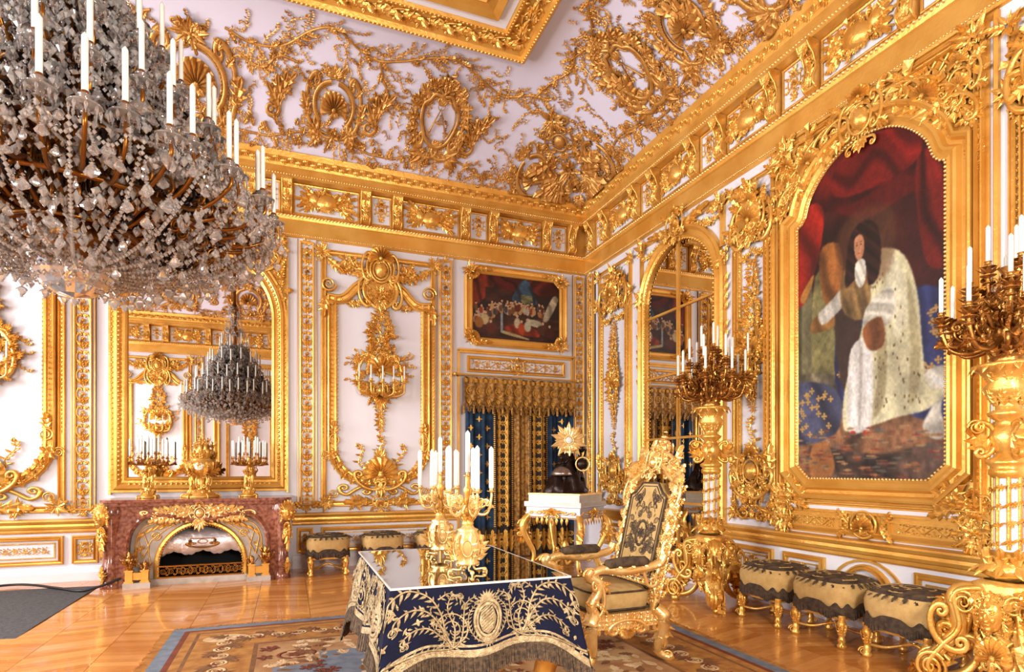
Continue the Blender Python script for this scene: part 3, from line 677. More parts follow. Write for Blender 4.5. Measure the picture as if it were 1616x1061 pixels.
# right wall: skirting and rail either side of the mirrored door
wainscot(WR, YF, 5.02, [(4.36, 4.88), (3.78, 4.24), (2.45, 3.0), (.5, 2.2)]); wainscot(WR, 6.76, YB, [(6.95, 7.65)])
g = wm(WR); sweep(g, arc(3.39, .2, .26, .33, 0, pi, 16), mould(.05, .04)); sweep(g, arc(3.39, .2, .36, .37, 0, pi, 16), [(0, 0), (0, .02), (.02, .02), (.02, 0)]); g.p2('shell', 3.39, .3, 0, .14, .14, .08, .01); wb(g, WR, 'dado_arch', GOLDF, 'stuff')
def narrow_panel(c, hw, n):
    W = WR; g = wm(W); sweep(g, rect(c-hw, c+hw, .80, 4.24), mould(.05, .03), True); sweep(g, rect(c-hw+.07, c+hw-.07, 1.2, 3.7), mould(.05, .05), True); wb(g, W, 'panel_frame', GOLDF, 'stuff')
    g = wm(W)
    for sg in (-1, 1): beads(g, [(c+sg*(hw-.06), 1.3), (c+sg*(hw-.06), 3.6)], .05, .014, .02, t='flower')
    cartouche(g, c, 3.82, .2, 'shell', .05); spray(g, c, 4.06, .2, 12, w=.04); cartouche(g, c, 1.28, .2, 'egg', .04); spray(g, c, 1.5, .13, 7, w=.02, fl=False); g.p2('twig', c, 1.5, pi/2, .3, .5, .4, .01)
    for sg in (-1, 1):
        garland(g, (c+sg*(hw-.02), 3.62), (c, 3.52), .12, .05, .03); g.p2('cs', c+sg*hw*.6, 3.76, sg*pi/2, .2, .16, .16, .04); spray(g, c+sg*hw, 3.75, .12, 7, w=.03); spray(g, c+sg*hw*.85, .88, .15, 8, w=.03)
        g.p2('cs', c+sg*hw*.5, 1.15, sg*.8, .18, .14, .14, .04); g.p2('acan', c+sg*(hw-.03), 1.25, pi/2, .3, .16, .14, .03); g.p2('ss', c+sg*.06, .84, 0 if sg > 0 else pi, hw*.9, .2, .14, .03)
        spray(g, c+sg*hw, 4.18, .12, 8, w=.03, fl=False)
    cartouche(g, c, .98, .12, 'shell', .03)
    hang(g, c, 2.75, 3.42, .16, .01, lambda t: .95-.5*t); hang(g, c, 2.2, 2.8, .2, .01, lambda t: .6+.5*sin(pi*t)); hang(g, c, 1.86, 2.2, .11, .01, lambda t: .4+.6*t)
    g.p2('ball', c, 3.84, 0, .15, .2, .06, .02); g.p2('shell', c, 3.8, 0, .16, .2, .14, .06)
    for k in range(40): a = ri(0, 2*pi); g.p2(('acan', 'leaf', 'flower')[k % 3], c+hw*.75*cos(a)*ri(.5, 1), 3.88+.27*sin(a)*ri(.6, 1), a+ri(-.8, .8), ri(.08, .15), .1, .09, .02, .25); a = ri(0, 2*pi); g.p2(('acan', 'leaf', 'flower')[k % 3], c+hw*.8*cos(a)*ri(.5, 1), 1.2+.2*sin(a)*ri(.6, 1), a+ri(-.8, .8), ri(.08, .14), .1, .09, .02, .25)
    for sg in (-1, 1):
        for u, v, a in along([(c+sg*(hw-.1), 1.3), (c+sg*(hw-.1), 3.65)], .05): g.p2('leaf', u, v, a+sg*.5, .06, .07, .08, .03)
    if n: g.p2('shell', c, 2.5, 0, .14, w=.02)
    wb(g, W, 'panel_relief', GOLD, 'stuff')
narrow_panel(4.62, .29, 1); narrow_panel(7.3, .45, 1); narrow_panel(2.1, .29, 1); narrow_panel(-.4, .5, 1)
sconce(WR, 4.62, 2.42, .04, 'gilt sconce on the narrow panel left of the full-length portrait', 3, .13, 1.0)
# ---------------------------------------------------------------- cove ornament and ceiling frame
ri = rnd.uniform
def shell_medallion(g, u, v, s):
    for sg in (-1, 1):
        g.p2('cs', u+sg*s*.82, v+.1*s, sg*pi/2, s*.95, s*.55, s*.45, .01); g.p2('cs', u+sg*s*.38, v-s*.75, sg*.45, s*.5, s*.4, s*.35, .01)
        for k in range(5): a = pi/2-sg*(.35+k*.42); g.p2('acan', u+s*1.0*cos(a), v+.1*s+s*.95*sin(a), a+sg*.5, s*.42, s*.42, s*.25, .01, .2)
        g.p2('ss', u+sg*s*.05, v+s*.95, pi/2-sg*.7, s*.6, sg*s*.5, s*.35, .01); g.p2('acan', u+sg*s*1.1, v-s*.5, pi/2-sg*.3, s*.9, s*.7, s*.4, .01, .1)
        g.p2('twig', u+sg*s*1.0, v+s*.6, pi/2-sg*1.0, s*.8, s*.8, s*.6, .01)
        for k in range(3): g.p2('acan', u+sg*s*.5, v-s*1.0, pi/2-sg*(1.2+k*.5), s*.7, s*.55, s*.4, .01, .1)
    for q in (0, 1):
        A_ = arc(u, v+.05*s, s*.86, s*.84, -.75, pi*.44, 16) if q == 0 else arc(u, v+.05*s, s*.86, s*.84, pi*.56, pi+.75, 16)
        tube(g, np.column_stack([A_, np.full(16, .03)]), s*.085, 8, .8); tube(g, np.column_stack([(A_-[u, v])*.86+[u, v], np.full(16, .02)]), s*.03, 5)
        for x, y, a in along(A_, s*.1): g.p2('ring', x, y, a, s*.03, s*.1, s*.16, .035)
    g.p2('shell', u, v-.1*s, 0, s*.62, s*.66, s*.5, .02)
    for k in range(14): a = ri(0, 2*pi); g.p2('twig', u+s*1.05*cos(a), v+s*1.0*sin(a), a+ri(-.8, .8), s*ri(.4, .7), s*.6, s*.5, .01)
    for k in range(18): a = ri(0, 2*pi); rr_ = ri(.95, 1.25); g.p2(rnd.choice(('leaf', 'acan', 'flower')), u+s*rr_*cos(a), v+s*rr_*sin(a), a+ri(-1, 1), s*ri(.12, .28), s*.2, s*.2, .01, .2)
    g.p2('palm', u, v+s*1.05, pi/2, s*.6, s*.6, s*.4, .01); g.p2('flower', u, v-s*1.0, 0, s*.25, w=.02)
def mono_cartouche(g, u, v, s):
    P = cr([(-.05, .72), (-.3, .75), (-.45, .55), (-.62, .4), (-.66, 0), (-.5, -.4), (-.3, -.62), (0, -.72), (.3, -.62), (.5, -.4), (.66, 0), (.62, .4), (.45, .55), (.3, .75), (.05, .72)], 5)*[s, s]+[u, v]
    tube(g, np.column_stack([P, np.full(len(P), .03)]), s*.06, 7, .8); P2 = (P-[u, v])*.84+[u, v]; tube(g, np.column_stack([P2, np.full(len(P), .02)]), s*.025, 5)
    for k in range(60): a = ri(-.5, pi+.5); rr_ = ri(.85, 1.2); g.p2(rnd.choice(('leaf', 'acan', 'flower', 'leaf')), u+s*.85*rr_*cos(a), v+s*rr_*sin(a), a+ri(-1, 1), s*ri(.14, .28), s*.22, s*.2, .01, .2)
    for k in range(14): a = ri(0, 2*pi); g.p2('twig', u+s*.9*cos(a), v+s*1.05*sin(a), a+ri(-.8, .8), s*ri(.4, .6), s*.5, s*.4, .01)
    for sg in (-1, 1):
        g.p2('cs', u+sg*s*.62, v, sg*pi/2, s*.75, s*.42, s*.5, .01); g.p2('cs', u+sg*s*.32, v+s*.75, sg*.5+pi, s*.42, s*.35, s*.4, .01); g.p2('cs', u+sg*s*.35, v-s*.75, sg*.3, s*.45, s*.4, s*.4, .01)
        for k in range(9): a = pi/2-sg*(.1+k*.24); g.p2('acan', u+s*.72*cos(a), v+s*1.0*sin(a), a+rnd.uniform(-.3, .3), s*.5, s*.5, s*.35, .01, .25)
        g.p2('ss', u+sg*s*.1, v-s*.95, pi/2-sg*1.9, s*.55, sg*s*.5, s*.35, .01)
        for k in range(3): g.p2('leaf', u+sg*s*.4, v-s*.9, pi/2-sg*(1.2+k*.5), s*.6, s*.6, s*.4, .01, .1)
    tube(g, [(u-.3*s, v-.32*s, .03), (u, v+.35*s, .03), (u+.3*s, v-.32*s, .03)], s*.035, 5)
    tube(g, [(u-.18*s, v-.05*s, .03), (u+.18*s, v-.05*s, .03)], s*.025, 5)
    for sg in (-1, 1): g.p2('vol', u+sg*.32*s, v-.38*s, 0, s*.1, sg*s*.1, s*.1, .02)
    g.p2('palm', u, v+.45*s, pi/2, s*.22, s*.25, s*.2, .02); g.p2('palm', u, v-.55*s, -pi/2, s*.25, s*.3, s*.2, .02)
    g.p2('ring', u, v+.42*s, 0, s*.12, w=.02); spray(g, u, v+s*1.25, s*.4, 9, w=.01)
def fringe(g, u0, u1, v, dens=1.0):
    """flowering festoon running above the cornice"""
    n = int((u1-u0)/.022*dens)
    for i in range(n):
        u = u0+(u1-u0)*(i+rnd.random())/n; vv = v+.07*sin(u*4.1)+rnd.uniform(-.10, .10)
        t = rnd.random(); a = rnd.uniform(0, 2*pi)
        if t < .3: g.p2('flower', u, vv, a, rnd.uniform(.018, .032), w=.012)
        elif t < .7: g.p2('twig', u, vv, rnd.uniform(-pi, 0) if rnd.random() < .6 else a, rnd.uniform(.12, .24), .2, .16, .01)
        else: g.p2('acan', u, vv, a, rnd.uniform(.07, .13), .09, .08, .01, .15)
    P = [(u, v+.07*sin(u*4.1), .012) for u in np.linspace(u0, u1, 30)]; tube(g, P, .012, 4)
def vine(g, pts, tw=.3, r=.014):
    P = cr(pts, 8); tube(g, np.column_stack([P, np.full(len(P), .015)]), r, 5)
    for u, v, a in along(P, .085):
        s = rnd.choice((-1, 1)); g.p2('twig', u, v, a+s*rnd.uniform(.4, 1.3), tw*rnd.uniform(.4, 1.1), tw*.8, tw*.6, .01)
        if rnd.random() < .5: g.p2('acan', u, v, a-s*.6, .13, .11, .08, .01, .2)
        if rnd.random() < .22: g.p2('flower', u, v, a, .035, w=.015); g.p2('leaf', u, v, a, .09, w=.01)
def cove_wall(tag_, mp, flip, c, corners):
    """c = centre coordinate; motifs mirrored about it"""
    def new(): return MB(mp, flip)
    g = new(); shell_medallion(g, c, .62, .36); spray(g, c, 1.02, .2, 11, w=.01); g.build('large_shell_relief', COVE_SHADED, ceil, 'stuff')
    for sg in (-1, 1):
        g = new(); shell_medallion(g, c+sg*corners[0], .64, .27); g.build('shell_relief', COVE_SHADED, ceil, 'stuff')
        if len(corners) > 1: g = new(); mono_cartouche(g, c+sg*corners[1], .72, .36); g.build('cartouche_relief', COVE_SHADED, ceil, 'stuff')
    g = new(); e = corners[-1]+(.6 if corners[-1] < 2.5 else 1.6)
    fringe(g, c-e, c+e, .33, 1.25)
    for sg in (-1, 1):
        f = lambda p: [(c+sg*q[0], q[1]) for q in p]
        vine(g, f([(.35, 1.15), (.62, 1.06), (.95, 1.12), (1.25, 1.38), (1.45, 1.48), (1.6, 1.4), (1.75, 1.28), (2.0, 1.2), (2.3, 1.28)]))
        vine(g, f([(.45, .95), (.7, .85), (.9, 1.0), (1.1, .98)]), .25); vine(g, f([(2.0, 1.2), (2.1, .95), (2.25, .75)]), .22)
        if corners[-1] > 2.5: vine(g, f([(2.3, 1.28), (2.6, 1.42), (2.85, 1.48), (3.1, 1.36), (3.35, 1.22), (3.6, 1.15), (3.9, 1.28), (4.1, 1.32)]))
        for q in (.9, 2.05, 3.35):
            if q > e: continue
            for k in range(4): g.p2('acan', c+sg*q, .5+.06*k, pi/2-sg*(-.5+.4*k), .3, .2, .14, .01, .15)
            g.p2('ss', c+sg*(q-.1), .45, pi/2-sg*.4, .35, sg*.3, .2, .01); spray(g, c+sg*q, .75, .15, 8, w=.01)
        for k in range(120): g.p2('twig', c+sg*rnd.uniform(.4, e), rnd.uniform(.3, 1.5)**1.0, rnd.uniform(0, 6.3), rnd.uniform(.1, .24), .22, .2, .01)
    g.build('cove_vines', COVE_SHADED, ceil, 'stuff')
cove_wall('a', cove_map(0, 0, YB, (1, 0), (0, -1)), True, -1.0, [1.52, 2.83])
cove_wall('r', cove_map(0, XW, 0, (0, 1), (-1, 0)), False, 3.9, [1.0, 1.85])
g = MB(cove_map(0, XW, 0, (0, 1), (-1, 0)), False); fringe(g, 6.2, 7.6, .33, 1.25); vine(g, [(6.0, 1.3), (6.3, 1.2), (6.6, 1.32), (6.9, 1.42)]); g.build('cove_vines', COVE_SHADED, ceil, 'stuff')
cove_wall('f', cove_map(0, 0, YF, (1, 0), (0, 1)), False, -1.0, [1.52, 2.83])
cove_wall('l', cove_map(0, XL, 0, (0, 1), (1, 0)), True, 3.45, [1.2, 2.3])
q2 = sqrt(.5)
def corner(ox, oy, ex, ey, flip):
    g = MB(cove_map(0, ox, oy, ex, ey), flip)
    for sg in (-1, 1):
        shell_medallion(g, sg*.5, 1.22-.2, .26); g.p2('acan', sg*.2, 1.0, pi/2-sg*1.3, .4, .3, .2, .01, .1)
        for k in range(5): g.p2('acan', sg*.15, .75, pi/2-sg*(1.0+.4*k), .45, .25, .16, .01, .1)
        for k in range(34): g.p2('twig', sg*rnd.uniform(.05, .9), rnd.uniform(.4, 1.8), rnd.uniform(0, 6.3), ri(.14, .24), .2, .18, .01)
        spray(g, sg*.2, .55, .17, 8, w=.01)
    cartouche(g, 0, 1.25, .2, 'egg', .02); spray(g, 0, 1.55, .2, 12, w=.01); spray(g, 0, .8, .24, 12, w=.01); g.p2('shell', 0, .55, 0, .16, w=.01)
    g.p2('ss', -.2, 1.35, .5, .45, .35, .25, .01); g.p2('palm', 0, .42, -pi/2, .2, w=.01)
    g.build('corner_relief', COVE_SHADED, ceil, 'stuff')
corner(XW, YB, (q2, -q2), (-q2, -q2), True)
corner(XL, YB, (q2, q2), (q2, -q2), True)
# large gilt frame in the flat of the ceiling
fr = (-4.63, 2.613, .49, 6.41)
def mapC(V): return np.stack([V[:, 0], V[:, 1], 6.17-V[:, 2]], -1)
g = MB(mapC); R4 = rect(fr[0], fr[1], fr[2], fr[3])
sweep(g, R4, [(0, 0), (0, .06), (.03, .09), (.06, .09), (.08, .05), (.11, .035), (.30, .02), (.33, .05), (.37, .06), (.39, .02)], True)
g.build('ceiling_frame_moulding', GOLDF, ceil, 'stuff')
g = MB(mapC)
for p0, p1 in (((fr[0]+.2, fr[3]-.205), (fr[1]-.2, fr[3]-.205)), ((fr[1]-.205, fr[3]-.2), (fr[1]-.205, fr[2]+.2))):
    rinceau(g, p0, p1, .13, .55, .03); 
    for u, v, a in along([p0, p1], .28): g.p2('shell', u, v, a, .09, w=.03); g.p2('acan', u, v, a, .22, .2, .1, .03)
beads(g, [(fr[0], fr[3]-.045), (fr[1]-.045, fr[3]-.045), (fr[1]-.045, fr[2])], .045, .018, .085)
beads(g, [(fr[0], fr[3]-.35), (fr[1]-.35, fr[3]-.35), (fr[1]-.35, fr[2])], .045, .016, .05)
g.build('ceiling_frame_carving', GOLD, ceil, 'stuff')
g = MB(mapC); I = rect(fr[0]+.39, fr[1]-.39, fr[2]+.39, fr[3]-.39); sweep(g, I, [(0, .03), (.12, .025), (.12, 0)], True); g.build('ceiling_frame_white_band', WHITE, ceil)
g = MB(mapC); I = rect(fr[0]+.5, fr[1]-.5, fr[2]+.5, fr[3]-.5); sweep(g, I, [(0, .04), (.02, .07), (.1, .05), (.2, .055), (.22, .075), (.26, .03)], True); g.build('ceiling_inner_frame', GOLDF, ceil)
g = MB(mapC); box(g, fr[0]+.74, fr[1]-.74, fr[2]+.74, fr[3]-.74, 0, .02); g.build('ceiling_canvas', mat('ceiling_painting', (24, 28, 70), .6, 0, 0, 1, (70, 50, 60), 1.2), ceil)
# ---------------------------------------------------------------- overdoor and portiere on the back wall
class Canvas:
    """oil painting as vertex colours on a fine grid (x 0..1 left to right, z in metres)"""
    gain = .86
    def __init__(s, nx, nz, z0, z1, base, asp, seed=3):
        s.nx, s.nz, s.z0, s.z1, s.asp = nx, nz, z0, z1, asp; s.r = np.random.RandomState(seed)
        s.X, s.Z = np.meshgrid(np.linspace(0, 1, nx), np.linspace(z0, z1, nz)); s.A = np.zeros((nz, nx, 3))+np.array(base, float)/255
    def noise(s, fx, fz):
        g = s.r.rand(fz+2, fx+2); u = (s.X*fx); v = (s.Z-s.z0)/(s.z1-s.z0)*fz; i = u.astype(int).clip(0, fx); j = v.astype(int).clip(0, fz); a, b_ = u-i, v-j; a = a*a*(3-2*a); b_ = b_*b_*(3-2*b_)
        return (g[j, i]*(1-a)+g[j, i+1]*a)*(1-b_)+(g[j+1, i]*(1-a)+g[j+1, i+1]*a)*b_
    def blur(s, m, k):
        for _ in range(k):
            p = np.pad(m, 1, mode='edge'); m = (p[1:-1, :-2]+p[1:-1, 2:]+p[:-2, 1:-1]+p[2:, 1:-1]+2*m)/6
        return m
    def mask(s, P):
        P = np.array(P, float); c = np.zeros(s.X.shape, bool); n = len(P)
        for i in range(n):
            x0, z0 = P[i]; x1, z1 = P[(i+1) % n]
            if z0 == z1: continue
            k = ((s.Z < z0) != (s.Z < z1)) & (s.X < (x1-x0)*(s.Z-z0)/(z1-z0)+x0); c ^= k
        return c.astype(float)
    def fill(s, col, pts, soft=2, tex=.12, fold=0, fdir=(30, 4), smooth=4, alpha=1.0, dark=None):
        P = cr(pts, smooth, True) if smooth else np.array(pts, float); m = s.blur(s.mask(P), soft)*alpha
        t = 1+tex*2*(s.noise(9, 16)-.5)+tex*(s.noise(40, 60)-.5)
        if fold: 
            ph = s.X*fdir[0]+s.Z*fdir[1]+5*s.noise(5, 7); t = t*(1+fold*np.sin(ph)+fold*.4*np.sin(ph*2.3+1))
        s.A = s.A*(1-m[..., None])+m[..., None]*np.array(col)/255*t[..., None]
    def dot(s, col, x, z, rx, rz, soft=0):
        m = (((s.X-x)/rx)**2+((s.Z-z)/rz)**2 < 1).astype(float)
        if soft: m = s.blur(m, soft)
        s.A = s.A*(1-m[..., None])+m[..., None]*np.array(col)/255
    def build(s, name, W, parent, u_of, w0, clip, rough=.42):
        U = u_of(s.X); V = np.stack([U, s.Z, np.full(U.shape, w0)], -1).reshape(-1, 3); Fc = grid_faces(s.nz, s.nx); cen = V[Fc].mean(1)
        P = np.array(clip, float); c = np.zeros(len(cen), bool); n = len(P)
        for i in range(n):
            x0, z0 = P[i]; x1, z1 = P[(i+1) % n]
            if z0 == z1: continue
            c ^= ((cen[:, 1] < z0) != (cen[:, 1] < z1)) & (cen[:, 0] < (x1-x0)*(cen[:, 1]-z0)/(z1-z0)+x0)
        g = wm(W); g.add(V, Fc[c]); o = g.build(name, oilmat(rough), parent, 'stuff'); me = o.data
        at = me.color_attributes.new('paint', 'FLOAT_COLOR', 'POINT'); A = s.A*s.gain*(1+.16*(s.noise(90, 150)-.5)+.10*(s.noise(30, 60)-.5))[..., None]; A = A.clip(0, 1).reshape(-1, 3); L = np.where(A <= .04045, A/12.92, ((A+.055)/1.055)**2.4)
        at.data.foreach_set('color', np.column_stack([L, np.ones(len(L))]).astype(np.float32).ravel()); return o
def oilmat(rough):
    m = mat('oil_paint', (255, 255, 255), rough+.1, 0, .25, 130, spec=.4); nt = m.node_tree; n = nt.nodes.new('ShaderNodeVertexColor'); n.layer_name = 'paint'; nt.links.new(n.outputs[0], nt.nodes['Principled BSDF'].inputs['Base Color']); return m
bx0, bx1, bz0, bz1 = 2.50, 3.90, 3.23, 4.17
notch = lambda a, b_, c, d, n: [(a+n, c), (b_-n, c), (b_, c+n), (b_, d-n), (b_-n, d), (a+n, d), (a, d-n), (a, c+n)]
tp = thing('overdoor_painting', 'dark framed painting of a crowded hall above the curtained doorway', 'painting', (3.2, YB, 3.1), 0, None, True)
g = wm(WA); prism(g, notch(bx0, bx1, bz0, bz1, .1), .01, .03); cvs = g.build('canvas', flat((44, 30, 26), .5), tp)
g = wm(WA); sweep(g, notch(bx0, bx1, bz0, bz1, .1), [(0.01, .02), (0, .045), (-.02, .06), (-.05, .05), (-.085, .06), (-.1, .075), (-.12, .06), (-.125, 0)], True); fp_ = g.build('frame', GOLDF, tp)
g = wm(WA)
for u, v in ((bx0, bz0), (bx1, bz0), (bx0, bz1), (bx1, bz1)):
    su, sv = (1 if u == bx0 else -1), (1 if v == bz0 else -1); spray(g, u-su*.03, v-sv*.02, .15, 12, w=.05); g.p2('shell', u, v, atan2(sv, su)-pi/2, .1, w=.06)
    g.p2('acan', u, v-sv*.06, 0 if su > 0 else pi, .3, .14, .1, .055)
beads(g, notch(bx0-.07, bx1+.07, bz0-.07, bz1+.07, .1), .07, .016, .055, True, 'leaf')
g.build('frame_carving', GOLD, fp_, 'stuff')
K = Canvas(190, 130, bz0, bz1, (40, 28, 24), 1.4, 5); ZZ = lambda v: bz0+(bz1-bz0)*v
def kf(c, pts, **k): K.fill(c, [(x, ZZ(v)) for x, v in pts], **k)
kf((118, 42, 24), [(.0, 1), (.2, 1), (.24, .86), (.17, .72), (.13, .62), (0, .5)], fold=.3, fdir=(26, 10)); kf((70, 22, 18), [(.2, 1), (.6, 1), (.52, .8), (.35, .78), (.25, .84)], fold=.35, fdir=(18, 14)); kf((78, 26, 20), [(.6, 1), (1, 1), (1, .82), (.8, .74), (.66, .84)], fold=.35, fdir=(20, -12))
kf((52, 74, 92), [(.46, .74), (.56, .97), (.64, .95), (.7, .74), (.72, .6), (.44, .6)], fold=.3, fdir=(30, 0)); kf((112, 106, 72), [(.54, .74), (.67, .74), (.7, .5), (.55, .5)], tex=.4, smooth=0)
kf((64, 36, 26), [(0, .42), (1, .38), (1, 0), (0, 0)], tex=.4, smooth=0); kf((60, 34, 26), [(.14, .8), (.44, .78), (.44, .58), (.14, .58)], tex=.3, smooth=0)
kf((146, 50, 26), [(.36, .2), (.42, .12), (.74, .08), (.72, .2), (.5, .26)], fold=.2); kf((190, 166, 112), [(.33, .1), (.6, .03), (.62, .05), (.36, .14)]); kf((178, 160, 130), [(.8, .4), (.92, .76), (.98, .7), (.86, .36)], fold=.2); kf((196, 184, 150), [(.6, .36), (.76, .34), (.8, .24), (.66, .26)])
K.fill((150, 160, 160), [(.31, ZZ(.12)), (.335, ZZ(.12)), (.335, ZZ(.5)), (.31, ZZ(.5))], smooth=0, soft=1)
for i in range(95):
    x = K.r.rand()*.78+.02; v = (.5 if x > .2 else .46)+K.r.rand()*.12-(.15*K.r.rand() if x < .25 else 0); c = [(176, 116, 66), (120, 74, 42), (196, 150, 96), (100, 40, 26), (70, 64, 62), (160, 60, 32), (190, 176, 150)][i % 7]
    K.dot(c, x, ZZ(v-.07), .022, .05, 1); K.dot((212, 168, 128), x+.003, ZZ(v), .011, .017, 0)
    if i % 2: K.dot((50, 30, 22), x, ZZ(v+.02), .012, .01)
for x, v, c, a_ in ((.13, .3, (206, 180, 130), .06), (.5, .28, (210, 186, 150), .045), (.55, .2, (186, 70, 36), .05), (.62, .24, (198, 190, 160), .05), (.8, .2, (84, 46, 30), .09), (.07, .24, (164, 104, 50), .06), (.88, .16, (70, 30, 22), .08), (.2, .16, (96, 44, 30), .07)): K.dot(c, x, ZZ(v), a_*.8, .08, 3); K.dot((214, 170, 130), x, ZZ(v+.11), .014, .022)
K.build('oil_paint_layer', WA, cvs, lambda X: bx0+(bx1-bx0)*X, .0305, notch(bx0, bx1, bz0, bz1, .1))
g = wm(WA)  # door surround: cornice shelf, frieze, jambs
box(g, 2.27, 4.13, 3.02, 3.045, 0, .09); box(g, 2.30, 4.10, 2.99, 3.02, 0, .06); sweep(g, rect(2.42, 4.0, 2.72, 2.96), mould(.05, .035), True); box(g, 2.27, 2.30, .0, 3.0, 0, .06); box(g, 4.10, 4.13, 0, 3.0, 0, .06)
wb(g, WA, 'overdoor_moulding', GOLDF, 'stuff')
g = wm(WA); rinceau(g, (2.5, 2.84), (3.15, 2.84), .08, .3); rinceau(g, (3.92, 2.84), (3.27, 2.84), .08, .3); cartouche(g, 3.21, 2.84, .1, 'shell', .02); wb(g, WA, 'overdoor_relief', GOLD, 'stuff')
# portiere: rod, valance, two curtains
tc_ = thing('portiere', 'blue and gold embroidered door curtains under a lambrequin valance', 'curtain', (3.2, YB-.05, 0), 0, None, True)
g = wm(WA); tube(g, [(2.22, 2.66, .14), (4.16, 2.66, .14)], .014, 8, up=(0, 0, 1))
for u in (2.21, 4.17): g.p2('sph', u, 2.66, 0, .03, w=.14); 
for u in (2.28, 4.12): box(g, u-.01, u+.01, 2.64, 2.68, 0, .14)
g.build('curtain_rod', GOLDF, tc_)
def fold(u): return .085+.022*np.sin(u*34)+.012*np.sin(u*71+1)
def curtain(u0, u1, name, m, z0=.02, z1=2.6, off=0.):
    g = wm(WA); uu = np.linspace(u0, u1, max(4, int((u1-u0)/.008))); zz = np.linspace(z0, z1, 8)
    U, Z = np.meshgrid(uu, zz); Wd = fold(U)*(1+.25*(1-Z/2.6))+off
    g.add(np.stack([U, Z, Wd], -1).reshape(-1, 3), grid_faces(len(zz), len(uu)), True); return g.build(name, m, tc_)
def onfold(V): V = V.copy(); V[:, 2] += fold(V[:, 0])*(1+.25*(1-V[:, 1]/2.6)); return mapA(V)
for sg in (-1, 1):
    c0 = 3.24; f = lambda a, b_: (min(c0+sg*a, c0+sg*b_), max(c0+sg*a, c0+sg*b_))
    cb1 = curtain(*f(.44, .86), 'blue_velvet_curtain', VELTEAL, .45); cb2 = curtain(*f(.12, .44), 'embroidered_curtain_border', VELBLK, .02); curtain(*f(0, .12), 'gold_curtain_edge', BROCADE, .02)
    curtain(*f(.44, .86), 'embroidered_curtain_hem', VELBLK, .02, .45)
    g = MB(onfold)
    for z in np.arange(.6, 2.15, .26):
        for k, a in enumerate((.53, .66, .79)): g.p2('quatre', c0+sg*a, z+(.13 if k % 2 else 0), 0, .05, w=.006)
    g.build('gold_motifs', GOLDTH, cb1, 'stuff')
    g = MB(onfold)
    for a in (.14, .43): beads(g, [(c0+sg*a, .45), (c0+sg*a, 2.3)], .03, .012, .004, rz=.5)
    for z in np.arange(.5, 2.3, .135):
        for a in (.22, .35): g.p2('rosette', c0+sg*a, z, .3, .055, .055, .02, .003); g.p2('vol', c0+sg*a, z+.07, z*9, .03, .03, .012, .003); g.p2('leaf', c0+sg*a, z+.05, pi/2, .07, .06, .02, .003)
        g.p2('cs', c0+sg*.285, z+.06, pi/2, .06, .05, .02, .003)
    for a in np.arange(.16, .86, .1):
        g.p2('acan', c0+sg*a, .08, pi/2, .34, .14, .03, .003); g.p2('vol', c0+sg*(a+.05), .32, a*5, .04, .04, .02, .003); g.p2('flower', c0+sg*(a+.05), .2, 0, .04, .04, .02, .003)
    g.build('gold_embroidery', GOLDTH, cb2, 'stuff')
g = wm(WA); n = 12; uu = np.linspace(2.33, 4.09, 12*8+1); top = np.full(97, 2.63); sc = 2.24+.055*np.cos((uu-2.33)/(1.76/n)*2*pi)
wv = .16+.014*np.cos((uu-2.33)/(1.76/n)*2*pi); V = [np.column_stack([uu, top*(1-t)+sc*t, wv+.01*t]) for t in np.linspace(0, 1, 5)]
g.add(np.vstack(V), grid_faces(5, 97), True); val = g.build('valance', BROCADE, tc_)
g = wm(WA)
for k in range(n):
    u = 2.33+(k+.5)*1.76/n; g.p2('ring', u, 2.43, 0, .035, .05, .03, .175); g.p2('flower', u, 2.43, 0, .03, w=.175); g.p2('palm', u, 2.3, -pi/2, .07, w=.17)
for u in np.linspace(2.36, 4.06, 24): g.p2('rosette', u, 2.575, .3, .035, .035, .02, .175)
g.build('valance_embroidery', GOLDTH, val, 'stuff')
g = wm(WA)
for k in range(n+1):
    u = 2.33+k*1.76/n
    g.ax('cup0', (u, 2.1, .175), (.02, 0, 0), (0, 0, -.02), (0, .1, 0)); g.p2('sph', u, 2.21, 0, .022, w=.175)
for i in range(n*8): u = uu[i]; g.ax('bar', (u, sc[i], .17), (.012, 0, 0), (0, 0, .012), (0, -.07, 0))
g.build('valance_tassels', BROCADE, val, 'stuff')
# ---------------------------------------------------------------- mirrored door on the right wall
MC, MH, MZ = 5.83, .665, 3.37
d1 = wm(WR); door = None
P = np.vstack([[(MC+MH, .1)], arc(MC, MZ, MH, MH, 0, pi, 25), [(MC-MH, .1)]])
g = wm(WR); sweep(g, P, [(0, .0), (0, .05), (-.03, .065), (-.05, .05), (-.09, .045), (-.12, .07), (-.15, .055), (-.155, 0)]); door = g.build('door_1', GOLDF, None, 'structure')
WD = (mapR, True, door)
g = wm(WR); beads(g, P, .05, .016, .05, t='ball'); g.build('door_frame_carving', GOLD, door, 'stuff')
rows = [.14, .9, 1.68, 2.46, 3.24]; tl = .012
for sg in (-1, 1):
    for i in range(4): g = wm(WR); a_, b_ = sorted((MC+sg*.012, MC+sg*MH)); tlt = 0; prism(g, rect(a_, b_, rows[i]+.01, rows[i+1]-.01), .004, .012); g.build('mirror_pane', MIRROR, door)
    g = wm(WR); q = arc(MC, MZ, MH, MH, 0 if sg > 0 else pi, pi/2, 14); prism(g, [(MC+sg*.012, rows[4]+.01), (MC+sg*MH, rows[4]+.01)]+[(p[0] if abs(p[0]-MC) > .012 else MC+sg*.012, p[1]) for p in q], .004, .012); g.build('mirror_pane', MIRROR, door)
g = wm(WR); box(g, MC-.018, MC+.018, .1, MZ+MH, .01, .03); g.build('door_meeting_bar', GOLDF, door)
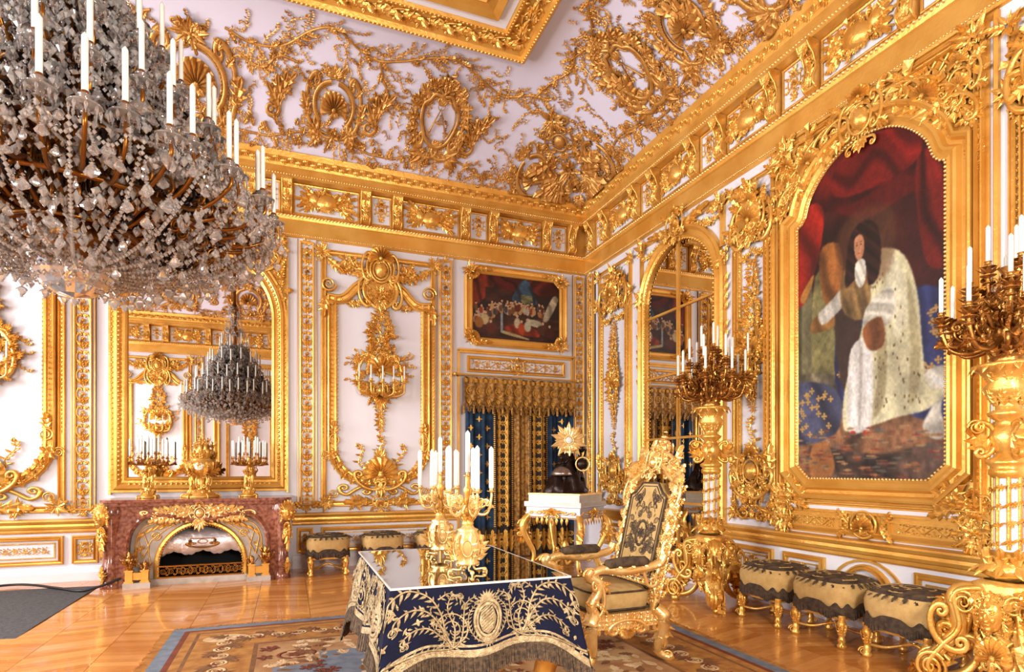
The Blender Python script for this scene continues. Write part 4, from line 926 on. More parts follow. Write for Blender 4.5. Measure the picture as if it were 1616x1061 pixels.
for z in rows[1:]: g = wm(WR); box(g, MC-MH, MC+MH, z-.014, z+.014, .01, .027); g.build('glazing_bar', GOLDF, door)
g = wm(WR); box(g, MC-MH-.15, MC+MH+.15, 0, .1, 0, .09); g.build('door_threshold', WHITE, door)
g = wm(WR); cartouche(g, MC, 4.22, .17, 'shell', .07); spray(g, MC, 4.36, .13, 9, w=.06)
for sg in (-1, 1):
    garland(g, (MC+sg*.1, 4.22), (MC+sg*.74, 4.05), .06, .06, .03); g.p2('acan', MC+sg*.1, 4.17, (.2 if sg > 0 else pi-.2), .5, .2, .14, .04); spray(g, MC+sg*.74, 4.18, .16, 10, w=.03); spray(g, MC+sg*.78, 3.55, .14, 9, w=.03)
    for z in np.arange(2.3, 3.6, .1): g.p2('leaf', MC+sg*.81, z, pi/2-sg*rnd.choice((-.6, .6)), .12, .1, .08, .03)
sweep(g, [(MC-.8, 3.7), (MC-.8, 4.26), (MC+.8, 4.26), (MC+.8, 3.7)], [(0, 0), (0, .03), (-.05, .04), (-.06, 0)])
wb(g, WR, 'door_crown_relief', GOLD, 'stuff')
# ---------------------------------------------------------------- full-length portrait
PY0, PY1, PC = 2.76, 4.05, 3.405
half = [(0, 4.0), (.14, 3.985), (.28, 3.93), (.40, 3.84), (.50, 3.72), (.535, 3.64)]
side = [(.535, 3.64), (.56, 3.56), (.60, 3.51), (.645, 3.49)]
hp = half+side[1:]+[(.645, 1.34), (.52, 1.22)]
OP = [(PC+x, z) for x, z in cr(half, 3)[::1]]+[(PC+x, z) for x, z in side[1:]]+[(PC+.645, 1.34), (PC+.52, 1.22)]
OPm = [(2*PC-x, z) for x, z in OP][::-1][:-1]
opening = (OP+OPm)[::-1]     # runs counter-clockwise in (Y, z)
tq = thing('portrait', 'full-length portrait of a robed figure in an ivory cloak in a tall gilt frame', 'painting', (XW, PC, 1.04), 0, None, True)
g = wm(WR); prism(g, opening, .01, .03); cq = g.build('canvas', flat((58, 42, 28), .5), tq)
ar = sum(opening[i][0]*opening[(i+1) % len(opening)][1]-opening[(i+1) % len(opening)][0]*opening[i][1] for i in range(len(opening)))
if ar < 0: opening = opening[::-1]
g = wm(WR); sweep(g, opening, [(.005, .03), (-.01, .05), (-.03, .045), (-.06, .065), (-.08, .06), (-.1, .03), (-.125, .03), (-.14, .06), (-.16, .075), (-.175, .07), (-.18, 0)], True); fq = g.build('frame', GOLDF, tq)
g = wm(WR); beads(g, opening, .03, .012, .045, True); g.build('frame_beading', GOLDP, fq, 'stuff')
K = Canvas(230, 470, 1.2, 4.02, (56, 34, 24), .46, 8); kf = K.fill
kf((84, 18, 14), [(-.1, 4.1), (1.1, 4.1), (1.1, 3.3), (.6, 3.4), (.3, 3.2), (-.1, 3.5)], fold=.35, fdir=(9, 9), soft=5)
kf((50, 18, 14), [(.14, 3.5), (.5, 3.35), (.95, 3.3), (1.1, 2.4), (.12, 2.4)], fold=.3, fdir=(14, 2), soft=6)
kf((108, 22, 16), [(.3, 3.62), (.55, 3.55), (.85, 3.6), (.8, 3.86), (.55, 3.98), (.3, 3.86)], fold=.3, fdir=(10, 16), soft=5, alpha=.85); kf((82, 18, 14), [(.3, 3.5), (.55, 3.32), (.84, 3.42), (.72, 3.55), (.5, 3.5)], soft=5)
kf((126, 118, 84), [(-.05, 2.9), (.12, 2.95), (.13, 1.85), (-.05, 1.8)], smooth=0, tex=.25, soft=2); kf((84, 82, 56), [(-.05, 2.9), (.03, 2.9), (.035, 1.85), (-.05, 1.8)], smooth=0, soft=3); kf((120, 112, 70), [(.14, 3.0), (.36, 2.8), (.38, 2.0), (.14, 1.95)], tex=.35, soft=4)
kf((150, 92, 42), [(.18, 3.2), (.32, 3.22), (.36, 2.95), (.3, 2.72), (.21, 2.78)], fold=.25, fdir=(20, 12), soft=3); kf((148, 32, 20), [(-.03, 3.5), (.12, 3.66), (.21, 3.55), (.19, 3.25), (.12, 2.98), (.06, 2.8), (-.03, 2.85)], fold=.25, fdir=(24, 6), soft=2)
kf((196, 132, 60), [(.02, 2.86), (.06, 2.80), (.13, 2.98), (.12, 3.02)], soft=1); kf((104, 24, 18), [(.84, 3.6), (1.05, 3.55), (1.05, 2.85), (.93, 2.75), (.86, 3.0)], fold=.35, fdir=(34, 3), soft=3)
kf((150, 104, 50), [(.12, 2.62), (.3, 2.72), (.42, 2.66), (.38, 2.55), (.14, 2.5)], fold=.2, soft=2); kf((92, 84, 66), [(-.05, 2.1), (.3, 2.1), (.4, 1.75), (.3, 1.5), (-.05, 1.5)], tex=.4, fold=.2, soft=5)
kf((118, 82, 56), [(-.1, 1.78), (1.1, 1.85), (1.1, 1.1), (-.1, 1.1)], smooth=0, tex=.5, soft=5); kf((84, 64, 54), [(.1, 1.5), (.6, 1.42), (1.05, 1.5), (1.05, 1.15), (.25, 1.15)], tex=.6, soft=8)
kf((188, 120, 62), [(.12, 1.5), (.24, 1.52), (.3, 1.3), (.2, 1.2), (.1, 1.26)], soft=3, alpha=.8)
kf((74, 76, 102), [(-.05, 2.05), (.2, 2.05), (.34, 1.9), (.3, 1.6), (-.05, 1.55)], fold=.25, fdir=(24, 9), soft=4); kf((50, 56, 104), [(.74, 2.6), (1.05, 2.5), (1.05, 1.72), (.76, 1.78)], fold=.2, fdir=(26, 3), soft=3); kf((52, 54, 100), [(.34, 2.62), (.52, 2.62), (.54, 2.15), (.42, 1.8), (.3, 2.05)], fold=.22, fdir=(30, 3), soft=2)
for i in range(70):
    a, z = [(K.r.rand()*.24+.76, K.r.rand()*.7+1.78), (K.r.rand()*.18+.33, K.r.rand()*.6+2.0), (K.r.rand()*.28, K.r.rand()*.4+1.6)][i % 3]
    for dx, dz in ((0, 0), (.014, 0), (-.014, 0), (0, .02), (0, -.02)): K.dot((206, 160, 84), a+dx, z+dz, .008, .010)
kf((218, 212, 196), [(.88, 2.0), (1.0, 2.04), (1.02, 1.9), (.97, 1.75), (1.0, 1.55), (.93, 1.52), (.87, 1.62), (.93, 1.8)], fold=.12, fdir=(10, 20), soft=2)
# robed standing figure, seen frontally, wrapped in an ivory cloak that reaches the floor
kf((60, 44, 36), [(.30, 2.62), (.44, 2.7), (.5, 2.3), (.42, 1.95), (.34, 2.05)], soft=3)
kf((228, 220, 178), [(.50, 2.98), (.62, 3.04), (.76, 2.93), (.84, 2.62), (.87, 2.2), (.9, 1.92), (.98, 1.86), (.9, 1.74), (.72, 1.70), (.6, 1.66), (.42, 1.62), (.36, 1.66), (.37, 1.95), (.44, 2.25), (.5, 2.5), (.46, 2.8)], fold=.07, fdir=(26, 4), soft=2, tex=.1)
kf((176, 162, 118), [(.78, 2.8), (.83, 2.5), (.86, 2.1), (.84, 1.86), (.79, 1.8), (.80, 2.2)], soft=5, alpha=.7); kf((160, 146, 106), [(.56, 2.55), (.62, 2.6), (.66, 2.2), (.63, 1.8), (.57, 1.74), (.6, 2.1)], soft=4, alpha=.8); kf((246, 240, 208), [(.64, 2.95), (.74, 2.85), (.78, 2.5), (.72, 2.3), (.68, 2.6)], soft=6, alpha=.8)
kf((238, 232, 224), [(.42, 2.3), (.55, 2.34), (.57, 1.95), (.55, 1.64), (.49, 1.60), (.40, 1.62), (.39, 1.95)], fold=.07, fdir=(60, 3), soft=2); kf((176, 166, 162), [(.48, 2.25), (.5, 2.2), (.485, 1.7), (.47, 1.68)], soft=3, alpha=.7)
for i in range(120):
    a, z = K.r.rand()*.4+.46, K.r.rand()*1.2+1.75
    if (a < .58 and z < 2.55) or a > .66+.2*(3.0-z): continue
    K.dot((110, 92, 56), a, z, .004, .013)
kf((196, 190, 178), [(.17, 2.66), (.26, 2.74), (.36, 2.82), (.38, 2.7), (.28, 2.6), (.2, 2.56)], fold=.1, fdir=(60, 10), soft=2)
kf((134, 104, 62), [(.36, 2.96), (.52, 2.98), (.55, 2.6), (.46, 2.52), (.35, 2.66)], fold=.2, fdir=(50, 10), soft=2, tex=.3); kf((206, 200, 184), [(.52, 2.6), (.68, 2.72), (.7, 2.5), (.6, 2.38), (.52, 2.42)], fold=.14, fdir=(20, 40), soft=2); kf((140, 84, 44), [(.5, 2.44), (.62, 2.5), (.64, 2.28), (.54, 2.26)], soft=2, fold=.2)
kf((104, 66, 40), [(.33, 3.3), (.5, 3.42), (.7, 3.3), (.68, 2.85), (.5, 2.8), (.33, 2.9)], soft=40, alpha=.6)
kf((40, 21, 15), [(.41, 3.22), (.48, 3.31), (.56, 3.29), (.61, 3.17), (.62, 2.98), (.6, 2.82), (.54, 2.78), (.52, 2.92), (.44, 2.86), (.38, 2.82), (.38, 3.0)], fold=.35, fdir=(70, 50), soft=2)
kf((200, 140, 100), [(.445, 3.2), (.49, 3.21), (.51, 3.13), (.5, 3.04), (.475, 3.0), (.45, 3.04), (.44, 3.12)], soft=1, tex=.06); kf((178, 116, 84), [(.495, 3.18), (.51, 3.12), (.5, 3.04), (.485, 3.05), (.49, 3.12)], soft=2, alpha=.7)
for x in (.458, .487): K.dot((60, 36, 26), x, 3.135, .006, .006); K.dot((84, 54, 36), x, 3.152, .010, .003)
K.dot((178, 118, 86), .472, 3.105, .004, .02, 1); K.dot((164, 70, 56), .472, 3.065, .011, .005); kf((236, 230, 214), [(.45, 2.99), (.51, 3.0), (.52, 2.86), (.49, 2.78), (.45, 2.84)], fold=.12, fdir=(80, 30), soft=1)
for x in (.43, .52): K.dot((190, 60, 44), x, 1.60, .022, .018, 1)
for i in range(150): a, z = K.r.rand(), 1.22+K.r.rand()*.42; K.dot([(164, 104, 66), (136, 62, 48), (100, 94, 84), (176, 136, 90)][i % 4], a, z, .02+.02*K.r.rand(), .004+.006*K.r.rand(), 1)
K.A = K.A.clip(0, 1); K.A = np.stack([K.blur(K.A[..., q], 1) for q in range(3)], -1)
K.build('oil_paint_layer', WR, cq, lambda X: PY1-X*(PY1-PY0), .0305, opening)
g = wm(WR); box(g, 2.50, 4.31, .74, 4.34, 0, .012); wb(g, WR, 'portrait_bay_ground', GOLDF)
g = wm(WR)   # outer frame ribs and bottom
sweep(g, rect(2.52, 4.29, 1.0, 4.30), mould(.06, .05), True); sweep(g, rect(2.44, 4.37, .76, 4.33), [(0, 0), (0, .03), (.02, .04), (.035, .02), (.04, 0)], True)
for zz in (1.005,): box(g, 2.5, 4.31, .93, 1.0, 0, .03)
sweep(g, rect(2.62, 3.2, .79, .90), [(0, 0), (0, .03), (.018, .03), (.018, .012)], True); sweep(g, rect(3.6, 4.2, .79, .90), [(0, 0), (0, .03), (.018, .03), (.018, .012)], True)
wb(g, WR, 'portrait_bay_moulding', GOLDF, 'stuff')
g = wm(WR); box(g, 2.53, 4.28, .955, .985, 0, .034); wb(g, WR, 'portrait_bay_white_fillet', WHITE)
g = wm(WR)
g.p2('rosette', PC, .85, .2, .1, w=.02); g.p2('shell', PC, .82, 0, .1, w=.03); g.p2('ring', PC, .85, 0, .11, w=.02)
for sg in (-1, 1):
    for e in (-1, 1): g.p2('acan', PC+sg*.14, .85, (0 if sg > 0 else pi)+sg*e*.9, .16, .12, .08, .02); g.p2('vol', PC+sg*.22, .85+e*.08, 0, .025, w=.03)
    rinceau(g, (PC+sg*.28, .845), (PC+sg*.74, .845), .045, .16, .015)
    for z, r in ((1.03, .2), (.86, .2)): spray(g, PC+sg*.83, z, r*.75, 14, w=.02); cartouche(g, PC+sg*.83, z, r*.55, 'shell', .03)
    for k in range(5): g.p2('acan', PC+sg*.72, 1.04, (pi if sg > 0 else 0)-sg*(k*.5-.4), .22, .16, .12, .03)
    # carved spandrels above the arch
    for k in range(44):
        a = ri(.05, .82); zz = ri(3.72, 4.27)
        if zz < 4.18-.95*a*a: continue
        g.p2(rnd.choice(('acan', 'acan', 'flower', 'leaf', 'rosette')), PC+sg*a, zz, ri(0, 6.3), ri(.09, .2), .13, .12, .02, .15)
    for k in range(6): t = k/5; g.p2('cs', PC+sg*(.25+.5*t), 4.16-.36*t*t, sg*(-.35-.5*t)+pi, .14, .12, .13, .04)
    for x in np.arange(.3, .9, .09): tube(g, [(PC+sg*x, 4.28, .02), (PC+sg*min(x+.3, .88), 4.28-(min(x+.3, .88)-x)*1.3, .02)], .012, 4); 
    for x in np.arange(.5, 1.2, .09): tube(g, [(PC+sg*min(x, .88), 4.28-max(0, x-.88)*1.3, .02), (PC+sg*(x-.25), 3.95-max(0, x-.88)*.3, .02)], .012, 4)
    cartouche(g, PC+sg*.74, 3.98, .15, 'shell', .05); spray(g, PC+sg*.82, 4.24, .14, 9, w=.04)
    g.p2('shell', PC+sg*.5, 4.02, sg*-.5, .12, w=.05); spray(g, PC+sg*.82, 3.72, .12, 9, w=.03); hang(g, PC+sg*.83, 3.3, 3.66, .06, .02)
    for u in (.80, .86): beads(g, [(PC+sg*u, 1.2), (PC+sg*u, 3.6)], .045, .012, .02, t='ball')
cartouche(g, PC, 4.14, .2, 'egg', .06); spray(g, PC, 4.3, .15, 9, w=.05)
wb(g, WR, 'portrait_bay_relief', GOLD, 'stuff')
# ---------------------------------------------------------------- overmantel mirror
OC = -1.0
tm = thing('overmantel_mirror', 'tall round-arched mirror in a broad gilt frame above the fireplace', 'mirror', (OC, YB, 1.0), 0, None, True)
mp_ = [(OC+.8, 1.2)]+[tuple(p) for p in arc(OC, 3.25, .8, .8, 0, pi, 33)]+[(OC-.8, 1.2)]
g = wm(WA); prism(g, mp_, .01, .02); g.build('mirror_glass', MIRROR, tm)
g = wm(WA); sweep(g, mp_, [(.01, .02), (0, .05), (-.02, .06), (-.035, .04), (-.06, .04), (-.1, .075), (-.13, .07), (-.15, .045), (-.175, .05), (-.18, 0)], True); fm_ = g.build('mirror_frame', GOLDF, tm)
g = wm(WA); q = np.array(mp_)
beads(g, [(OC+.8+.08, 1.15)]+[tuple(p) for p in arc(OC, 3.25, .88, .88, 0, pi, 33)]+[(OC-.88, 1.15)], .055, .024, .05, t='ball'); beads(g, [(OC-.8, 1.12), (OC+.8, 1.12)], .055, .022, .05)
beads(g, [(OC+.95, 1.15), (OC+.95, 3.2)], .06, .012, .05); beads(g, [(OC-.95, 1.15), (OC-.95, 3.2)], .06, .012, .05); g.build('frame_carving', GOLD, fm_, 'stuff')
for sg in (-1, 1):
    g = wm(WA); P = [(OC+sg*.98, 4.32), (OC+sg*.98, 3.2)]+[(OC+sg*(.985*cos(a)), 3.25+.985*sin(a)) for a in np.linspace(.02, pi/2-.02, 12)]+[(OC+sg*.02, 4.32)]
    prism(g, P if sg < 0 else P, 0, .018); wb(g, WA, 'spandrel_ground', GOLDF)
    g = wm(WA)
    for x in np.arange(.05, 2.0, .085):
        for d_ in (-1, 1):
            pts = [(OC+sg*(x+d_*t), 4.3-t*1.25) for t in np.linspace(0, 1.2, 30)]; pts = [p for p in pts if .02 < sg*(p[0]-OC) < .93 and hypot(p[0]-OC, p[1]-3.25) > 1.0 and p[1] > 3.3]
            if len(pts) > 1: tube(g, [(p[0], p[1], .022) for p in pts], .01, 4)
    for k in range(18):
        a = ri(.3, 1.4); x, z = 1.05*cos(a), 3.25+1.05*sin(a)
        g.p2('acan', OC+sg*min(x, .92), z, ri(0, 6), .14, .12, .1, .02, .1)
    for k in range(9): g.p2('acan', OC+sg*.9, 3.45+k*.1, pi/2+ri(-.7, .7), .15, .12, .1, .03, .1)
    spray(g, OC+sg*.85, 4.2, .18, 12, w=.03); g.p2('shell', OC+sg*.82, 4.15, 0, .12, w=.03); g.p2('cs', OC+sg*.75, 4.0, sg*.8, .2, .16, .14, .03)
    sweep(g, [(OC+sg*.98, 1.0), (OC+sg*.98, 4.32)], [(-.012, 0), (-.012, .05), (.012, .05), (.012, 0)]); wb(g, WA, 'spandrel_trellis', GOLD, 'stuff')
g = wm(WA); cartouche(g, OC, 4.17, .2, 'shell', .06); wb(g, WA, 'mirror_crest', GOLD, 'stuff')
# ---------------------------------------------------------------- fireplace
fp = thing('fireplace', 'red marble fireplace with gilt bronze mounts and arched steel-lined hearth', 'fireplace', (-.95, YB, 0))
def mapM(V): return np.stack([V[:, 0], -V[:, 2], V[:, 1]], -1)
mm = lambda: MB(mapM)
op = cr([(.69, 0), (.69, .45), (.64, .64), (.52, .755), (.36, .765), (.18, .72), (0, .69)], 5)
left = (op*[-1, 1])[::-1][1:]
U = [tuple(p) for p in np.vstack([op, left])]; top = [p for p in U]
g = mm()
Rs = [p for p in U if p[0] >= 0]; Ls = [p for p in U if p[0] <= 0]
prism(g, [(.90, 0), (.90, .9), (0, .9)]+Rs[::-1], .62, .70); prism(g, [(-.90, 0)]+Ls[::-1]+[(0, .9), (-.90, .9)], .62, .70)
box(g, .72, .90, 0, .9, 0, .62); box(g, -.90, -.72, 0, .9, 0, .62); box(g, -.9, .9, .8, .9, 0, .62)
for sg in (-1, 1):
    x = .90
    V = [(sg*(x-.03+r_*cos(a)), z, .655+r_*sin(a)) for r_, z in ((.1, 0), (.1, .08), (.075, .1), (.07, .45), (.085, .6), (.11, .75), (.12, .84), (.10, .9)) for a in np.linspace(-1.2, 2.7, 12)]
    g.add(V, grid_faces(8, 12), True)
g.build('marble_surround', MARBLE, fp)
g = mm(); V = []
sh_ = [(.98, 0), (.98, .62), (.96, .70), (.90, .76), (.80, .77), (.5, .745), (0, .74)]
pp = [(-a, b_) for a, b_ in sh_]+[(a, b_) for a, b_ in sh_[::-1][1:]]
def mapS(V): return np.stack([V[:, 0], -V[:, 1], V[:, 2]], -1)
g = MB(mapS, True); prism(g, pp, .935, .965); prism(g, [(a*.975, b_*.97) for a, b_ in pp], .895, .935); g.build('mantel_shelf', MARBLE, fp)
g = mm(); sweep(g, [p for p in U], [(0, .62), (0, .715), (-.02, .73), (-.045, .71), (-.055, .70)]); g.build('opening_moulding', MARBLE, fp)
# inner panel with arch
aw, az, ah = .43, .20, .46
ar_ = arc(.01, az, aw, ah, 0, pi, 25); Ra = [(.44, 0)]+[tuple(p) for p in ar_[:13]]; La = [tuple(p) for p in ar_[12:]]+[(-.42, 0)]
g = mm(); prism(g, [(.72, 0), (.72, .8), (.01, .8)]+Ra[::-1], .56, .60); prism(g, [(-.72, 0)]+La[::-1]+[(.01, .8), (-.72, .8)], .56, .60); g.build('hearth_slab', GMARB, fp)
g = mm(); pth = [(.44, .07)]+[tuple(p) for p in ar_]+[(-.42, .07)]; sweep(g, pth, [(0, .55), (0, .615), (-.015, .63), (-.04, .625), (-.055, .61), (-.055, .6)]); beads(g, pth, .03, .008, .625); g.build('arch_moulding', GOLD, fp)
g = mm(); box(g, -.5, .52, 0, .7, .16, .17); box(g, -.5, -.45, 0, .7, .16, .56); box(g, .47, .52, 0, .7, .16, .56); box(g, -.5, .52, 0, .02, .16, .56); box(g, -.5, .52, .69, .71, .16, .56); g.build('firebox', BLACK, fp)
g = mm(); xs = np.linspace(-.44, .46, 49); yb = .335+.022*np.cos((xs-.01)*21)-.012*np.abs(np.sin((xs-.01)*42))-.06*np.abs(xs-.01)**2
zt = np.full(49, .69); V = [np.column_stack([xs, zt*(1-t)+yb*t, .40+.12*sin(t*2.2)+0*xs]) for t in np.linspace(0, 1, 9)]; g.add(np.vstack(V), grid_faces(9, 49), True)
g.build('steel_hood', STEEL, fp)
g = mm(); g.p2('ring', .01, .46, 0, .05, .025, .02, .53); box(g, -.12, .14, .49, .5, .52, .535); g.p2('sph', -.12, .47, 0, .018, w=.535); g.p2('sph', .14, .47, 0, .018, w=.535); g.p2('cs', .01, .43, 0, .16, .06, .04, .53); g.build('hood_ornament', DGOLD, fp)
g = mm(); box(g, -.43, .45, .07, .085, .57, .64); box(g, -.43, .45, .195, .21, .57, .64)
for i in range(11): u = -.38+.078*i; g.p2('vol', u, .14, i, .035, .035*(1 if i % 2 else -1), .04, .60); g.p2('cs', u+.038, .14, pi/2, .045, .04, .03, .6)
g.build('hearth_grille', DGOLD, fp, 'stuff')
g = mm(); box(g, -.72, .74, 0, .07, .55, .66); g.build('hearth_plinth', GMARB, fp)
g = mm()
for sg in (-1, 1):
    P = cr([(sg*.5, .2), (sg*.52, .45), (sg*.4, .58), (sg*.26, .68)], 6); tube(g, [(p[0], p[1], .605) for p in P], .007, 5)
    P = cr([(sg*.64, .2), (sg*.64, .5), (sg*.55, .66), (sg*.38, .69), (sg*.25, .66)], 6); tube(g, [(p[0], p[1], .605) for p in P], .008, 5)
    g.p2('vol', sg*.45, .55, 0, .05, sg*.05, .04, .605); g.p2('acan', sg*.3, .67, 0 if sg > 0 else pi, .12, .07, .04, .605); g.p2('acan', sg*.64, .3, pi/2, .14, .07, .04, .605)
    spray(g, sg*.58, .42, .045, 7, w=.605); tube(g, [(sg*.58, .3, .61), (sg*.52, .42, .61), (sg*.57, .6, .61), (sg*.62, .5, .61), (sg*.58, .3, .61)], .007, 4)
    for k in range(4): g.p2('leaf', sg*(.35+.07*k), .68-.01*k*k, (0 if sg > 0 else pi)-sg*.7, .11, .09, .05, .605)
g.build('hearth_scrollwork', GOLD, fp, 'stuff')
g = mm(); cartouche(g, 0, .80, .11, 'egg', .70)
for sg in (-1, 1):
    for k in range(6): g.p2('acan', sg*(.05+.06*k), .80-.003*k, (0 if sg > 0 else pi)+sg*((-1)**k)*.45, .24-.012*k, .16, .1, .70)
    g.p2('ss', sg*.3, .80, 0 if sg > 0 else pi, .28, .18, .1, .70); g.p2('flower', sg*.25, .83, 0, .04, w=.72); g.p2('flower', sg*.44, .8, 0, .03, w=.72)
g.p2('palm', 0, .72, -pi/2, .14, w=.72); g.build('frieze_mount', GOLDP, fp, 'stuff')
def mask(g, x, y, z, s, X=(1, 0, 0), Z=(0, 0, 1), N=(0, -1, 0)):
    """small gilt face mask: head, nose, brows, cheeks, hair and beard leaves"""
    X = np.array(X, float); Z = np.array(Z, float); N = np.array(N, float); o = np.array([x, y, z], float)
    A = lambda t, a, b_, c, sx, sy, sz: g.ax(t, o+X*a*s+Z*b_*s+N*c*s, X*sx*s, Z*sy*s, N*sz*s)
    A('sphere', 0, 0, 0, .5, .66, .42); A('sph', 0, -.05, .42, .09, .2, .12); A('sph', 0, -.2, .42, .12, .08, .1)
    for q in (-1, 1): A('sph', q*.2, .1, .36, .12, .05, .07); A('sph', q*.2, .2, .36, .16, .05, .08); A('sph', q*.22, -.14, .33, .13, .14, .09)
    A('sph', 0, -.33, .38, .16, .05, .06); A('sph', 0, -.5, .28, .16, .12, .12)
    for k in range(9):
        a = pi*k/8; r = .55; q = np.array([cos(a), sin(a)]); g.ax('acan', o+s*(X*q[0]*r*.85+Z*q[1]*r+N*.05), (X*q[0]+Z*q[1])*.4*s, (X*-q[1]+Z*q[0])*.45*s, N*.3*s)
    for q in (-1, 1):
        g.ax('acan', o+s*(X*q*.45-Z*.1), (X*q*.3-Z*.9)*.7*s, (X*.9+Z*.3*q)*.4*s, N*.3*s)
for sg in (-1, 1):
    g = MB(); a = -pi/2+sg*.75; N = (cos(a)*1.0, sin(a), 0); X = (-sin(a), cos(a), 0); cx, cy = sg*.93, -.72
    mask(g, cx, cy-.02, .79, .16, X, (0, 0, 1), N)
    lathe_leaves(g, 'acan', 5, .045, .66, .2, .1, .06, 0, True, (cx, cy+.02)); 
    g.ax('acan', (cx, cy-.02, .66), (0, 0, -.34), (X[0]*.14, X[1]*.14, 0), (N[0]*.08, N[1]*.08, 0)); g.ax('shell', (cx, cy-.02, .62), (X[0]*.06, X[1]*.06, 0), (0, 0, .06), (N[0]*.05, N[1]*.05, 0))
    g.ax('acan', (cx, cy-.02, .06), (0, 0, .2), (X[0]*.12, X[1]*.12, 0), (N[0]*.06, N[1]*.06, 0)); g.ax('acan', (cx, cy, .1), (0, 0, .12), (X[0]*.2, X[1]*.2, 0), (N[0]*.06, N[1]*.06, 0))
    g.ax('vol', (sg*.99, -.66, .74), (0, -.05, 0), (0, 0, .05), (sg*.04, 0, 0))
    g.build('corner_mount', GOLD, fp, 'stuff')
# andirons
def andiron(x, sg, label):
    t = thing('andiron', label, 'andiron', (-.95+x, YB-.75, .0), 0, 'andirons in front of the hearth')
    g = MB(); 
    for q in (-.075, .075): box(g, q-.035, q+.035, -.035, .035, .075, .19); box(g, q-.042, q+.042, -.042, .042, .185, .20); box(g, q-.045, q+.045, -.045, .045, .06, .08)
    box(g, -.05, .05, -.02, .02, .09, .17); g.build('pedestal_blocks', GOLDF, t)
    g = MB(); box(g, -.13, .13, -.05, .05, 0, .062); g.build('stone_foot', GMARB, t)
    g = MB()
    lathe(g, [(.01, .19), (.035, .2), (.02, .23), (.035, .27), (.045, .3), (.03, .34), (.015, .36), (.02, .38), (.005, .4)], 12, (-.075*sg, 0)); lathe_leaves(g, 'acan', 6, .02, .21, .14, .07, .05, .5, False, (-.075*sg, 0)); lathe_leaves(g, 'leaf', 6, .02, .31, .12, .05, .05, .7, False, (-.075*sg, 0))
    lathe(g, [(.03, .2), (.02, .22), (.03, .25), (.02, .28), (.005, .3)], 12, (.075*sg, 0)); lathe_leaves(g, 'acan', 5, .02, .2, .09, .05, .04, .5, False, (.075*sg, 0)); g.build('foliate_finials', BRONZE, t, 'stuff')
andiron(-.60, 1, 'gilt andiron with foliate finial at the left of the hearth'); andiron(.62, -1, 'gilt andiron with foliate finial at the right of the hearth')
# ---------------------------------------------------------------- candelabra
def arm(g, az, r, z0, z1, th=.012, r0=.02, c=(0, 0), drop=.06, leaves=True):
    P = cr([(r0, z0), (r0+(r-r0)*.35, z0-drop), (r0+(r-r0)*.8, z0-drop*.9), (r*1.0, z0+(z1-z0)*.45), (r, z1)], 5)
    ca, sa = cos(az), sin(az); tube(g, [(c[0]+p[0]*ca, c[1]+p[0]*sa, p[1]) for p in P], np.linspace(th*1.2, th*.7, len(P)), 6, up=(-sa, ca, 0.01))
    if leaves:
        vst(g, 'vol', az, r*.55, z0+.01, th*2.6, 0, th*2, c); p = P[len(P)//2]; g.ax('acan', (c[0]+p[0]*.8*ca, c[1]+p[0]*.8*sa, p[1]), (ca*r*.45, sa*r*.45, .03), (-sa*th*6, ca*th*6, 0), (0, 0, th*3))
        vst(g, 'acan', az, r*.85, z0, r*.3, -.5, r*.2, c)
def bob(g, x, y, z, s): g.at('bobeche', x, y, z, s)
def figure(g, x, y, z, h, face=-pi/2, lean=0, arm_up=1, s_draped=True):
    """little carved figure, height h"""
    k = h/1.75; c, s = cos(face), sin(face); sx, sy = -s, c
    def p(a, b_, q): return (x+(sx*a+c*b_)*k, y+(sy*a+s*b_)*k, z+q*k)
    def tb(P, r): tube(g, cr([p(*q) for q in P], 4), np.interp(np.linspace(0, 1, (len(P)-1)*4+1), np.linspace(0, 1, len(r)), r)*k, 8)
    tb([(0, 0, .85), (0, .02, 1.1), (lean, .04, 1.38), (lean, .02, 1.5)], [.17, .14, .19, .07]); tb([(lean, .02, 1.45), (lean, .04, 1.56)], [.065, .055])
    g.ax('sphere', p(lean, .05, 1.65), (.1*k, 0, 0), (0, .1*k, 0), (0, 0, .13*k)); lathe_leaves(g, 'leaf', 8, .03*k, p(lean, 0, 1.68)[2], .14*k, .12*k, .08*k, .9, False, p(lean, 0, 0)[:2])
    for q in (-1, 1):
        if s_draped and q < 0: tb([(q*.09, 0, .88), (q*.13, .05, .45), (q*.1, 0, .02)], [.12, .12, .14])
        else: tb([(q*.09, 0, .88), (q*.14, .12, .48), (q*.1, -.02, .05)], [.11, .08, .05]); tb([(q*.1, -.02, .05), (q*.1, .14, .02)], [.05, .03])
        up = arm_up if q > 0 else .25
        tb([(lean+q*.18, .02, 1.4), (lean+q*.32, .08, 1.2+.35*up), (lean+q*.28, .2, 1.15+.7*up)], [.06, .05, .04]); g.ax('sph', p(lean+q*.28, .22, 1.17+.7*up), (.05*k, 0, 0), (0, .05*k, 0), (0, 0, .06*k))
